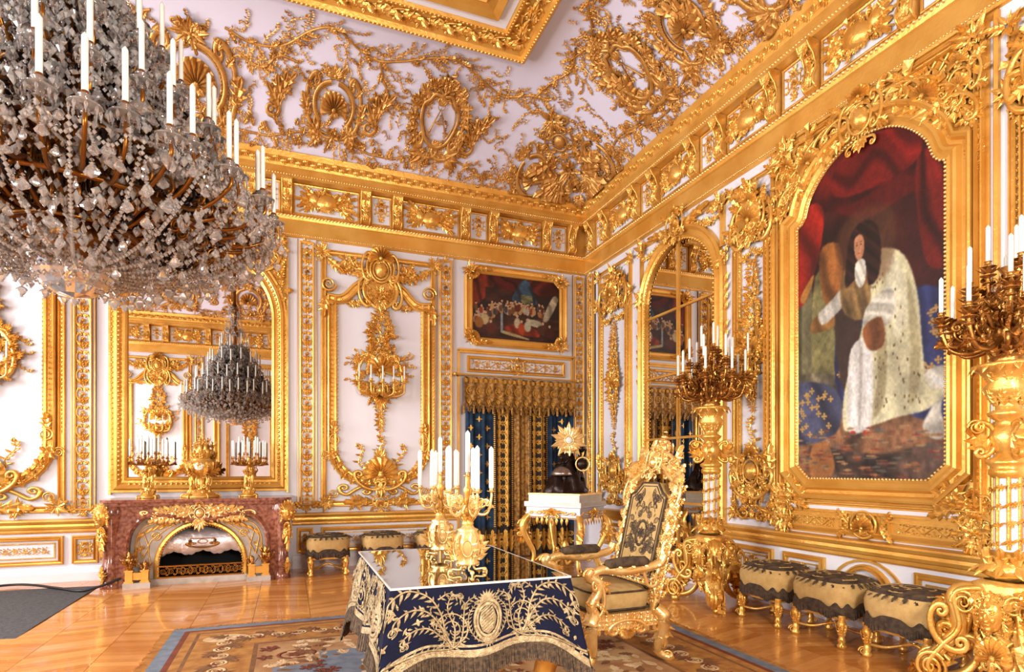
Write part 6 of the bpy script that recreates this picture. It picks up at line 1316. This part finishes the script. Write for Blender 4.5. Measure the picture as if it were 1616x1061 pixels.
# ---------------------------------------------------------------- state armchair facing the table
def armchair():
    t = thing('state_armchair', 'carved gilt state armchair with tall leaning needlework back, facing the table', 'armchair', (2.08, 3.65, 0), pi)
    hw, dp = .33, .24   # half width (y), half depth (x); +x is forward
    G = TSHELF
    g = MB(); box(g, -dp+.02, dp, -hw+.03, hw-.03, .33, .38)
    a, b_ = dp-.01, hw-.05
    def rr(s, z, n=28, p=5): q = np.arange(n)*2*pi/n; c_, s_ = np.cos(q), np.sin(q); return np.stack([a*s*np.sign(c_)*np.abs(c_)**(2/p), b_*s*np.sign(s_)*np.abs(s_)**(2/p), np.full(n, z)], -1)
    g = MB(); L = [(1, .36), (1.05, .4), (1.04, .46), (.95, .49), (.6, .505), (.01, .51)]; g.add(np.concatenate([rr(s, z) for s, z in L]), grid_faces(6, 28, wrap_c=True), True); su = g.build('seat_cushion', TAPEST, t)
    g = MB(); tube(g, np.vstack([rr(1.05, .485), rr(1.05, .485)[:1]]), .007, 5); tube(g, np.vstack([rr(1.06, .37), rr(1.06, .37)[:1]]), .008, 5); tube(g, [(-.03, -b_*1.06, .37), (-.03, -b_*1.05, .49)], .006, 5); g.build('seat_piping', TAPD, su)
    g = MB(); box(g, -dp-.02, dp+.02, -hw, hw, .27, .355)
    for q in (-1, 1):
        for k in range(9): x = -dp+.03+k*(2*dp-.06)/8; g.ax('acan', (x, q*hw, .34), (0, 0, -.12), (.09, 0, 0), (0, q*.04, 0)); g.ax('ball', (x, q*(hw+.0), .345), (.012, 0, 0), (0, 0, .012), (0, q*.012, 0))
        g.ax('cs', (0, q*hw, .25), (.14, 0, 0), (0, 0, -.09), (0, q*.08, 0)); g.ax('shell', (0, q*hw, .25), (.07, 0, 0), (0, 0, -.07), (0, q*.05, 0))
    for k in range(9): y = -hw+.05+k*(2*hw-.1)/8; g.ax('acan', (dp+.02, y, .34), (0, 0, -.13), (0, .1, 0), (.04, 0, 0))
    g.ax('shell', (dp+.02, 0, .26), (0, .1, 0), (0, 0, .08), (.06, 0, 0)); g.build('seat_rail', G, t, 'stuff')
    def flower_arm(g, x, y, z, s): g.ax('rosette', (x, y, z), (s, 0, 0), (0, 0, s), (0, -s if y < 0 else s, 0))
    for q in (-1, 1):
        for e in (-1, 1):
            g = MB(); x0, y0 = e*(dp-.01), q*(hw-.02)
            P = cr([(x0, y0, .36), (x0+e*.05, y0+q*.03, .3), (x0+e*.035, y0+q*.02, .18), (x0+e*.02, y0+q*.0, .08), (x0+e*.08, y0+q*.03, .03), (x0+e*.11, y0+q*.04, .045)], 5)
            tube(g, P, np.interp(np.linspace(0, 1, len(P)), [0, .2, .5, .75, 1], [.05, .055, .034, .028, .03]), 8); an = atan2(q*.4, e)
            vst(g, 'vol', an, .07, .04, .04, 0, .06, (x0+e*.01, y0)); vst(g, 'acan', an, .04, .32, .22, -1.5, .16, (x0, y0)); vst(g, 'acan', an, .02, .12, .14, 1.2, .12, (x0, y0)); vst(g, 'cs', an, .05, .27, .07, -1.3, .08, (x0, y0)); g.build('leg', G, t, 'stuff')
        # arm: front scroll support, armrest rail, pad
        g = MB(); y0 = q*(hw+.0)
        P = cr([(dp-.02, y0, .34), (dp+.03, y0, .42), (dp-.02, y0, .5), (dp-.02, y0, .57), (dp+.05, y0, .61), (dp+.03, y0, .65)], 5); tube(g, P, .035, 8, up=(0, 1, .01))
        P = cr([(dp+.04, y0, .62), (dp-.06, y0, .65), (0, y0, .63), (-dp, y0, .66), (-dp-.05, y0, .72)], 5); tube(g, P, .03, 8, up=(0, 1, .01))
        for k in range(7): g.ax('acan', (dp-.02+.03*sin(k), y0+q*.02, .38+.035*k), (.1*cos(k*1.7), 0, .1*sin(k*1.7+.8)), (-.06*sin(k*1.7), 0, .07*cos(k*1.7)), (0, q*.05, 0))
        for k in range(9): g.ax('acan', (dp-.05*k, y0, .635), (-.09, q*.03*(-1)**k, .02), (0, .07, 0), (0, 0, -.06 if k % 2 else .05))
        g.ax('vol', (dp+.04, y0+q*.01, .62), (.05, 0, 0), (0, 0, .05), (0, q*.06, 0)); g.ax('cs', (dp+.0, y0+q*.02, .46), (0, 0, .12), (.09, 0, 0), (0, q*.06, 0)); g.ax('ss', (-dp+.02, y0, .52), (.16, 0, .12), (-.1, 0, .12), (0, q*.08, 0)); flower_arm(g, dp-.02, y0, .57, .05); asu = g.build('arm_support', G, t, 'stuff')
        g = MB(); P = cr([(dp-.07, y0, .675), (.02, y0, .69), (-dp+.07, y0, .685)], 6); rdi = np.array([.012]+[.036]*(len(P)-2)+[.012]); tube(g, P, rdi, 10, up=(0, 1, .01)); g.build('arm_pad', TAPD, asu)
    # back, leaning: local frame
    lean = .24; cl_, sl = cos(lean), sin(lean)
    def mb_(V): return np.stack([-dp-.02-V[:, 1]*sl+V[:, 2]*cl_, V[:, 0], .42+V[:, 1]*cl_+V[:, 2]*sl], -1)
    bw, bh = .22, .70
    out = cr([(0, .86), (.1, .84), (.19, .76), (.24, .74)], 4); 
    pn = [(-bw, .12), (bw, .12), (bw+.01, .70), (bw-.05, .73), (.1, .80), (-.1, .80), (-bw+.05, .73), (-bw-.01, .70)]
    g = MB(mb_); prism(g, pn, -.03, .035); bu = g.build('back_upholstery', TAPEST, t)
    g = MB(mb_); sweep(g, pn, [(0, .03), (.0, .045), (.012, .045), (.012, .03)], True); sweep(g, [(a_*.86, .12+(b__-.12)*.93+.02) for a_, b__ in pn], [(0, .035), (0, .04), (.006, .04), (.006, .035)], True)
    for k in range(70):
        u, v = ri(.02, bw-.05), ri(.18, .73)
        for q in (-1, 1): g.p2(('vol', 'leaf', 'vol')[k % 3], q*u, v, (k if q > 0 else pi-k), .03, q*.022, .008, .035)
    g.p2('ring', 0, .42, 0, .06, .09, .03, .035); g.p2('rosette', 0, .42, 0, .05, .05, .02, .035); g.build('back_needlework', TAPD, bu, 'stuff')
    for q in (-1, 1):
        g = MB(mb_); u0 = q*(bw+.055)
        P = [(u0, v, 0) for v in np.linspace(-.08, .8, 12)]; tube(g, P, .035, 8)
        for k in range(18):
            v = .0+k*.046; g.p2('acan', u0, v, pi/2+q*(-1)**k*.8, .1, .09, .06, .02); g.p2('acan', u0, v, pi/2-q*(-1)**k*.8, .09, .08, .06, -.03)
            g.ax('acan', (u0+q*.03, v, 0), (0, .09, 0), (0, 0, .07), (q*.04, 0, 0))
            if k % 3 == 0: g.p2('rosette', u0, v, 0, .04, w=.03); g.p2('vol', u0+q*.04, v+.02, 0, .025, q*.025, .03, .01)
        g.p2('cs', u0+q*.02, .72, q*pi/2, .1, .08, .08, .02); g.build('back_post', G, t, 'stuff')
    g = MB(mb_); P = cr([(-.28, .80, 0), (-.16, .87, 0), (0, .92, 0), (.16, .87, 0), (.28, .80, 0)], 6); tube(g, P, .04, 8)
    for k in range(26): f = k/25*2-1; g.p2('acan', f*.26, .9-.1*f*f, pi/2-f*1.1+ri(-.5, .5), .15, .12, .09, ri(-.03, .04), .1); 
    for q in (-1, 1):
        g.p2('cs', q*.15, .93, q*-.6+pi, .12, .1, .1, .02); g.p2('vol', q*.27, .88, 0, .05, q*.05, .07, .0); g.p2('ss', q*.04, 1.0, -q*.9+(0 if q > 0 else pi), .2, .16*q, .12, .02); g.p2('acan', q*.2, .92, pi/2-q*.3, .17, .12, .1, .0)
    g.p2('shell', 0, .98, 0, .12, .12, .1, .02); g.p2('sphere', 0, .98, 0, .09, .09, .07); cartouche(g, 0, .95, .1, 'egg', .05)
    lathe_leaves(g, 'acan', 10, .09, 0, .01, .01, .01)
    for v, r in ((1.07, .075), (1.11, .055), (1.15, .03), (1.19, .018)): g.p2('sph', 0, v, 0, r, r*.5, r)
    for k in range(8): a = k*pi/4; g.ax('acan', (0.08*cos(a), 1.03, .08*sin(a)), (-.02*cos(a), .09, -.02*sin(a)), (-.06*sin(a), 0, .06*cos(a)), (.04*cos(a), 0, .04*sin(a)))
    g.build('crest', G, t, 'stuff')
    g = MB(mb_); tube(g, [(-.26, .06, 0), (.26, .06, 0)], .03, 8)
    for k in range(10): g.p2('acan', -.22+.05*k, .06, pi/2+.3*(-1)**k, .07, .07, .05, .02)
    g.build('lower_back_rail', G, t, 'stuff')
armchair()
# ---------------------------------------------------------------- console with clock group
rz = -.36+.36  # set below
ca_ = atan2(-.82*-.357+.57*.934, -.82*.934+.57*.357)   # world heading of the left-hand face
def console():
    t = thing('console_table', 'carved gilt console table with marble top in front of the corner, behind the armchair', 'console table', (3.27, 6.66, 0), ca_)
    # local x runs along the left face (away from camera), front normal is +y
    hx_, hy_ = .40, .34; 
    g = MB(); box(g, -hx_, hx_, -hy_, hy_, .86, .90); g.build('marble_top', WMARB, t)
    g = MB(); sweep(g, rect(-hx_+.02, hx_-.02, -hy_+.02, hy_-.02), [(0, .70), (0, .74), (-.012, .75), (0, .77), (0, .83), (-.02, .84), (-.02, .86)], True); 
    box(g, -hx_+.03, hx_-.03, -hy_+.03, hy_-.03, .70, .86); g.build('apron', WHITE, t)
    g = MB()
    for zz in (.705, .85): sweep(g, rect(-hx_+.01, hx_-.01, -hy_+.01, hy_-.01), [(0, zz), (-.01, zz+.006), (0, zz+.014)], True)
    for sx, sy, X in ((0, 1, 0), (0, -1, 0), (1, 0, 1), (-1, 0, 1)):
        o = (sx*hx_, sy*hy_, .78); e = (0, 1, 0) if X else (1, 0, 0); nn = (sx, sy, 0)
        sc_ = lambda v, s: tuple(c*s for c in v)
        g.ax('shell', (o[0], o[1], .76), sc_(e, .07), (0, 0, .07), sc_(nn, .06)); g.ax('cs', (o[0], o[1], .73), sc_(e, .1), (0, 0, -.06), sc_(nn, .06))
        for q in (-1, 1):
            g.ax('acan', o, sc_(e, q*.17), (0, 0, .08), sc_(nn, .05)); g.ax('ss', (o[0]+e[0]*q*.15, o[1]+e[1]*q*.15, .77), sc_(e, q*.17), (0, 0, .08), sc_(nn, .05))
            for k in range(4): g.ax('leaf', (o[0]+e[0]*q*.07*k, o[1]+e[1]*q*.07*k, .71), (0, 0, -.09), sc_(e, .08), sc_(nn, .04))
    g.build('apron_carving', GOLD, t, 'stuff')
    for sx in (-1, 1):
        for sy in (-1, 1):
            g = MB(); cx, cy = sx*(hx_-.05), sy*(hy_-.05); an = atan2(sy, sx); c_, s_ = cos(an), sin(an)
            P = cr([(0, .74), (.07, .66), (.09, .56), (.03, .42), (-.05, .26), (-.03, .12), (.05, .06), (.09, .1)], 5); tube(g, [(cx+p[0]*c_, cy+p[0]*s_, p[1]) for p in P], np.interp(np.linspace(0, 1, len(P)), [0, .25, .6, .9, 1], [.04, .05, .028, .03, .03]), 8, up=(-s_, c_, .01))
            vst(g, 'vol', an, .09, .62, .06, 0, .07, (cx, cy)); vst(g, 'acan', an, .07, .66, .3, -1.4, .2, (cx, cy)); vst(g, 'acan', an, 0, .4, .16, 1.0, .14, (cx, cy)); vst(g, 'cs', an, .1, .56, .1, -1.3, .1, (cx, cy)); vst(g, 'vol', an, .07, .09, .045, 0, .06, (cx, cy)); lathe(g, [(.01, 0), (.04, 0), (.035, .05), (.02, .07)], 10, (cx+.04*c_, cy+.04*s_)); g.build('leg', GOLD, t, 'stuff')
    g = MB()
    for sx in (-1, 1):
        for sy in (-1, 1): tube(g, cr([(sx*(hx_-.08), sy*(hy_-.08), .14), (sx*.22, sy*.15, .22), (sx*.1, sy*.12, .13), (0, 0, .2)], 5), .02, 7)
    lathe(g, [(.03, .18), (.07, .21), (.06, .27), (.03, .3), (.05, .34), (.01, .4)], 12); lathe_leaves(g, 'acan', 7, .05, .2, .14, .1, .06, .5); g.build('stretcher', GOLD, t, 'stuff')
    p = thing('marble_plinth', 'low white marble plinth on the console table, under the sunburst clock', 'plinth', (3.27, 6.66, .90), ca_)
    g = MB(); box(g, -.36, .36, -.30, .30, .0, .10); g.build('block', WMARB, p)
    g = MB(); box(g, -.365, .365, -.305, .305, .085, .105); g.build('brass_edge', GOLDP, p)
    k = thing('sunburst_clock', 'dark bronze figure group below a gilt sunburst clock with white dial', 'clock', (3.3, 6.68, 1.005), atan2(-.357*.3-.934, .3*.934-.357)*0+0)
    D = DARKBR
    g = MB()
    n, m_ = 28, 12; q = np.arange(n)*2*pi/n; V = []
    for z, r in ((0, .27), (.04, .28), (.1, .24), (.17, .22), (.24, .19), (.3, .14), (.38, .12), (.46, .09), (.52, .06), (.56, .01)):
        rr = r*(1+.14*np.sin(q*5+z*9)+.08*np.sin(q*11-z*20)); V.append(np.stack([rr*np.cos(q)*1.0, rr*np.sin(q)*.75, np.full(n, z)], -1))
    g.add(np.concatenate(V), grid_faces(10, n, wrap_c=True), True); g.build('draped_mound', D, k)
    g = MB(); figure(g, -.12, -.1, .04, .42, -pi/2-.5); g.build('seated_figure', D, k)
    g = MB(); figure(g, .13, -.08, .05, .46, -pi/2+.5); g.at('sph', .17, -.05, .56, .06, .06, .06); g.build('standing_figure', D, k)
    g = MB(); lathe(g, [(.12, 0), (.13, .01), (.12, .04), (.09, .08), (.04, .11), (.01, .12)], 18, (-.13, -.12), z0=.22); g.build('helmet', mat('pewter', (150, 140, 134), .3, .9), k)
    g = MB(); cx, cz = -.0, .66; nrm = np.array([-.4, -.92, 0]); e = np.array([.92, -.4, 0]); o = np.array([cx, -.06, cz])
    for j in range(20):
        a = j*2*pi/20; l = .2 if j % 2 else .14; dd_ = e*cos(a)+np.array([0, 0, 1])*sin(a); b__ = -e*sin(a)+np.array([0, 0, 1])*cos(a); g.ax('leaf', o+dd_*.04, dd_*l, b__*.16, nrm*.06)
    g.ax('ring', o+nrm*.02, e*.055, (0, 0, .055), nrm*.05); g.ax('sphere', o+nrm*-.01, e*.07, (0, 0, .07), nrm*.03); spray_ = [g.ax('acan', o+np.array([0, 0, -.12])+nrm*.02, e*.1*s, (0, 0, .06), nrm*.05) for s in (-1, 1)]
    g.build('sunburst', GOLDP, k, 'stuff')
    g = MB(); g.ax('ball', o+nrm*.022, e*.045, (0, 0, .045), nrm*.012); g.build('dial', WMARB, k)
    g = MB(); o2 = np.array([.12, -.2, .36]); g.ax('ring', o2, e*.085, (0, 0, .085), nrm*.1); g.build('gilt_hoop', GOLDP, k)
    g = MB(); g.ax('ball', o2, e*.07, (0, 0, .07), nrm*.03); g.build('hoop_boss', D, k)
    return t
console()
# ---------------------------------------------------------------- carpet, floor cloth, cable
CX0, CX1, CY0, CY1 = -.86, 2.985, .3, 5.35
cp = thing('carpet', 'large flower-patterned carpet with blue-grey edge under the table and armchair', 'carpet', ((CX0+CX1)/2, (CY0+CY1)/2, 0), 0, None, True)
FIELD = mat('carpet_field', (190, 146, 98), .9, 0, .4, 160, (160, 108, 66), 5)
g = MB(); box(g, CX0, CX1, CY0, CY1, .0005, .008); g.build('field', FIELD, cp)
def band(d0, d1, z, m, name):
    g = MB(); a_ = rect(CX0+d0, CX1-d0, CY0+d0, CY1-d0); b_ = rect(CX0+d1, CX1-d1, CY0+d1, CY1-d1); g.add([(x, y, z) for x, y in a_+b_], [(i, (i+1) % 4, (i+1) % 4+4, i+4) for i in range(4)]); g.build(name, m, cp)
cm = lambda n, c, c2: mat(n, c, .9, 0, .4, 200, c2, 12)
BG = cm('carpet_blue', (128, 134, 146), (104, 112, 124)); RD = cm('carpet_red', (132, 62, 34), (110, 52, 30)); OC_ = cm('carpet_ochre', (190, 132, 62), (158, 100, 44)); CRM = cm('carpet_cream', (226, 194, 150), (204, 164, 116)); BRN = cm('carpet_brown', (112, 74, 42), (140, 92, 50))
band(.0, .09, .0086, BG, 'edge_band'); band(.09, .13, .0088, RD, 'red_band'); band(.13, .19, .0086, OC_, 'ochre_band'); band(.19, .215, .0088, BRN, 'brown_band'); band(.215, .62, .0086, OC_, 'border_field'); band(.62, .65, .0088, BRN, 'inner_line')
def motifs(name, m, items, z=.0088):
    g = MB()
    for t, x, y, a, s in items: g.p2(t, x, y, a, s, s, .012, z)
    g.build(name, m, cp, 'stuff')
I = []
pathb = rect(CX0+.42, CX1-.42, CY0+.42, CY1-.42)
I2 = []; I3 = []
for i, (u, v, a) in enumerate(along(pathb, .16, True)):
    if v < 1.5: continue
    I.append(('acan', u, v, a+.6*(-1)**i, .2)); I2.append(('vol', u, v, i, .06)); I3.append(('flower', u+.05*cos(i), v+.05*sin(i), i, .035))
motifs('border_foliage', BRN, I); motifs('border_scrolls', CRM, I2, .0092); motifs('border_flowers', RD, I3, .0095)
I = []; I2 = []; I3 = []; I4 = []
for k in range(900):
    x, y = ri(CX0+.7, CX1-.7), ri(1.6, CY1-.7)
    if sin(x*7)*sin(y*6) > -.1: (I if k % 3 else I2).append(('leaf' if k % 2 else 'acan', x, y, ri(0, 6.3), ri(.06, .13)))
    elif k % 2: I3.append(('flower', x, y, k, ri(.03, .06)))
motifs('field_foliage', CRM, I); motifs('field_leaves', BRN, I2, .0092); motifs('field_flowers', RD, I3, .0095)
g = MB()
for x, y, a_, b_ in ((-.45, 4.95, .16, .1), (2.55, 4.9, .16, .1), (-.4, 3.2, .1, .2)): g.add([(x+a_*cos(k*pi/10), y+b_*sin(k*pi/10), .0099) for k in range(20)], [tuple(range(20))])
g.build('border_medallions', CRM, cp, 'stuff')
g = MB()
for x0_, x1_, y0_, y1_ in ((-.1, .5, 3.3, 4.1), (.2, .7, 4.1, 4.35), (1.5, 1.9, 4.2, 4.5)): box(g, x0_, x1_, y0_, y1_, .0085, .0097)
g.build('grey_blue_ground', BG, cp, 'stuff')
g = MB(); g.p2('ring', .05, 4.35, 0, .12, .09, .01, .0095); g.p2('rosette', .05, 4.35, 0, .08, .06, .01, .0095); g.build('red_wreath', RD, cp, 'stuff')
g = MB()
for k in range(420): y = CY0+(CY1-CY0)*k/420; g.ax('bar', (CX0, y, .001), (-ri(.05, .08), ri(-.01, .01), 0), (0, .006, 0), (0, 0, .005)); g.ax('bar', (CX1, y, .001), (ri(.05, .08), ri(-.01, .01), 0), (0, .006, 0), (0, 0, .005))
for k in range(300): x = CX0+(CX1-CX0)*k/300; g.ax('bar', (x, CY1, .001), (ri(-.01, .01), ri(.04, .06), 0), (.006, 0, 0), (0, 0, .005))
g.build('fringe', OC_, cp, 'stuff')
m = thing('floor_cloth', 'dark grey protective floor cloth laid left of the fireplace', 'mat', (-3.2, 4.6, 0), 0, None, True)
g = MB(); n = 40; xs = np.linspace(-4.6, -1.96, n); ys_ = np.linspace(1.8, 7.72, n); X, Y = np.meshgrid(xs, ys_); Z = .004+.003*np.sin(X*3+Y*2)+.003*np.sin(Y*5)*np.sin(X*4); g.add(np.stack([X, Y, Z], -1).reshape(-1, 3), grid_faces(n, n), True); g.build('cloth', FLOORCLOTH, m)
cb = thing('power_cable', 'black cable running along the skirting to the fireplace corner', 'cable', (-2.5, 7.9, 0), 0, None, True)
g = MB(); tube(g, cr([(-3.3, 7.7, .03), (-2.8, 7.95, .03), (-2.3, 7.55, .03), (-2.05, 7.35, .02), (-1.86, 7.36, .06), (-1.7, 7.42, .12)], 8), .014, 6); g.build('cable', CBLACK, cb)
# ---------------------------------------------------------------- chandelier
def chandelier():
    t = thing('chandelier', 'huge tiered crystal chandelier with white candles and bronze arms, hanging upper left', 'chandelier', (-1.01, 3.53, 0))
    B = DGOLD; D = DARKBR
    g = MB(); lathe(g, [(.03, 6.0), (.03, 4.6), (.05, 4.55), (.09, 4.45), (.05, 4.35), (.03, 4.2), (.06, 4.1), (.1, 4.0), (.05, 3.9), (.04, 3.7), (.09, 3.6), (.11, 3.5), (.05, 3.4), (.05, 3.1), (.12, 3.0), (.14, 2.9), (.07, 2.8), (.07, 2.6), (.14, 2.5), (.12, 2.42), (.04, 2.36), (.01, 2.34)], 16); g.build('stem', B, t)
    g = MB(); lathe(g, [(.01, 6.17), (.25, 6.17), (.27, 6.14), (.16, 6.08), (.08, 6.0), (.03, 5.95)], 20); lathe_leaves(g, 'acan', 12, .1, 6.02, .16, .12, .08, .9); g.build('ceiling_rose', GOLD, t, 'stuff')
    tiers = [(40, .93, 2.71, 2.62, .0), (24, .70, 3.02, 2.92, .1), (16, .47, 3.36, 3.26, .05), (8, .27, 3.68, 3.6, .2)]
    g = MB(); drops = []; small = MB()
    for n, r, z, z0, o in tiers:
        for par in (0, 1):
            rk = r if par == 0 else r*.93; zk = z if par == 0 else z+.05; m_ = n//2; key = 'ch%d_%d' % (n, par)
            a_ = MB(); P = cr([(.1, z0), (rk*.3, z0-.12), (rk*.55, z0-.02), (rk*.8, z0-.1), (rk, z0-.02), (rk, zk-.03)], 5); tube(a_, [(p[0], 0, p[1]) for p in P], np.linspace(.013, .008, len(P)), 6, up=(0, 1, .01))
            vst(a_, 'vol', 0, rk*.45, z0-.0, .05, 0, .04); vst(a_, 'cs', 0, rk*.8, z0-.03, .06, 2.5, .05); vst(a_, 'vol', 0, rk*.68, z0-.16, .035, 1, .03); vst(a_, 'ss', 0, rk*.25, z0, rk*.3, .1, .06); a_.at('cup0', rk, 0, zk-.01, .016, .016, .035)
            me_a = a_.mesh('candle_arm', B)
            d_ = MB(); d_.at('bobeche', 0, 0, 0, .034, .034, .026)
            for j in range(8): b_ = j*2*pi/8; d_.ax('drop', (.05*cos(b_), .05*sin(b_), 0), (.014, 0, 0), (0, .014, 0), (0, 0, -.05))
            me_d = d_.mesh('crystal_drip_pan', CRYS)
            for k in range(m_):
                a = o+2*pi*(k+par*.5)/m_; ao = link('candle_arm', me_a, t, None, None, (0, 0, 0), a); link('crystal_drip_pan', me_d, ao, None, None, (rk, 0, zk-.03)); candle_part(ao, (rk, 0, zk+.015), .235, .0125)
                if n < 40 or k % 2: drops.append((rk*cos(a), rk*sin(a), zk-.075, .095))
        q = np.linspace(0, 2*pi, 49); tube(g, [(r*.62*cos(a), r*.62*sin(a), z0-.06) for a in q], .012, 6); tube(g, [(r*.3*cos(a), r*.3*sin(a), z0-.14) for a in q], .01, 6)
    g.build('bronze_hoops', B, t, 'stuff')
    # envelope of pendants: bowl below the lowest tier and skirts between tiers
    env = []
    for r, z, n in ((.95, 2.56, 70), (.9, 2.5, 60), (.82, 2.45, 56), (.74, 2.41, 48), (.62, 2.36, 40), (.48, 2.31, 30), (.34, 2.27, 22), (.72, 2.86, 44), (.6, 2.78, 36), (.5, 3.2, 30), (.3, 3.5, 20), (.82, 2.62, 44), (.88, 2.55, 40)):
        for k in range(n): a = 2*pi*(k+rnd.random()*.7)/n; env.append((r*cos(a)*ri(.94, 1.05), r*sin(a)*ri(.94, 1.05), z+ri(-.05, .05), ri(.038, .07)))
    for x, y, z, l in drops: env.append((x, y, z, l))
    cx, cy = 1.01, -3.53
    env.sort(key=lambda p: (p[0]-cx)**2+(p[1]-cy)**2+(p[2]-1.3)**2)
    m = MB(); m.at('drop', 0, 0, -1, .95, .35, 1); m.at('gem', 0, 0, .12, .14, .14, .12)
    meD = m.mesh('prism', CRYS)
    for i, (x, y, z, l) in enumerate(env):
        if i < 290:
            o = link('prism', meD, t, None, None, (x, y, z)); o.scale = (l, l, l); o.rotation_euler = (ri(-.06, .06), ri(-.06, .06), ri(0, 6.3))
        else: small.ax('drop', (x, y, z), (l*.9, 0, 0), (0, l*.35, 0), (0, 0, -l))
    # chains of beads and scattered cut pieces filling the volume
    def chain(p, q_, sag, r=.009, step=.022):
        p = np.array(p); q_ = np.array(q_); L = np.linalg.norm(q_-p)+sag; n = max(4, int(L/step))
        for i in range(n+1): f = i/n; v = p+(q_-p)*f; small.at('gem', v[0], v[1], v[2]-sag*4*f*(1-f), r, r, r*1.15)
    for n, r, z, z0, o in tiers:
        for k in range(n):
            a, b_ = o+2*pi*k/n, o+2*pi*(k+1)/n; chain((r*cos(a), r*sin(a), z-.06), (r*cos(b_), r*sin(b_), z-.06), .09); chain((r*cos(a), r*sin(a), z-.06), (r*.4*cos(a), r*.4*sin(a), z+.25), .04)
            chain((r*cos(a), r*sin(a), z-.07), (r*.62*cos(b_), r*.62*sin(b_), z-.02), .05)
    for k in range(24): a = 2*pi*k/24; chain((.93*cos(a), .93*sin(a), 2.62), (.62*cos(a), .62*sin(a), 2.38), .02, .011); chain((.62*cos(a), .62*sin(a), 2.4), (.2*cos(a), .2*sin(a), 2.3), .03, .011)
    for k in range(12): a = 2*pi*k/12; chain((.1*cos(a), .1*sin(a), 4.4), (.26*cos(a), .26*sin(a), 3.75), .06); chain((.08*cos(a), .08*sin(a), 3.95), (.45*cos(a), .45*sin(a), 3.45), .08)
    dark = MB()
    for i in range(9000):
        tt = rnd.random()**1.1; z = 2.3+tt*1.45; rm = np.interp(z, [2.3, 2.45, 2.62, 2.95, 3.3, 3.75], [.3, .78, .93, .72, .48, .2]); r = rm*sqrt(rnd.uniform(.12, 1)); a = rnd.random()*2*pi; s = ri(.008, .021)
        tgt = small if i % 3 or z < 2.55 else dark
        X = (s*cos(i), s*sin(i), 0); Y = (-s*.8*sin(i), s*.8*cos(i), 0); Z = (ri(-.3, .3)*s, ri(-.3, .3)*s, s*ri(.8, 1.7))
        tgt.ax('gem' if i % 3 else 'drop', (r*cos(a), r*sin(a), z), X, Y, Z)
    for z, R_, n in ((4.45, .12, 60), (4.0, .16, 90), (4.25, .08, 40)):
        for i in range(n): a = rnd.random()*6.3; small.at('gem', R_*ri(.5, 1)*cos(a), R_*ri(.5, 1)*sin(a), z+ri(-.1, .1), .018, .018, .024)
    small.build('crystal_beads', CRYS3, t, 'stuff'); dark.build('smoky_crystal_pieces', CRYS2, t, 'stuff')
    g = MB()
    for i in range(520):
        tt = rnd.random(); z = 2.45+tt*1.1; rm = np.interp(z, [2.4, 2.62, 2.95, 3.3, 3.6], [.6, .85, .68, .42, .2]); a = rnd.random()*6.3; r = rm*ri(.3, .95)
        vst(g, rnd.choice(('cs', 'vol', 'acan', 'ss')), a+ri(-.6, .6), r, z, ri(.04, .08), ri(0, 6.3), .05)
    g.build('bronze_scrolls', DARKBR, t, 'stuff')
    # faceted bowl at the bottom
    g = MB(); lathe(g, [(.175, 2.33), (.185, 2.31), (.17, 2.27), (.13, 2.21), (.07, 2.175), (.01, 2.165)], 20, sm=False)
    for z, r in ((2.315, .19), (2.28, .182), (2.24, .16), (2.2, .115)):
        for k in range(int(r*150)): a = 2*pi*k/int(r*150); g.at('gem', r*cos(a), r*sin(a), z, .012, .012, .017)
    g.build('crystal_bowl', CRYS, t, 'stuff')
chandelier()
for o in bpy.data.objects:
    if '_w' in o: del o['_w']
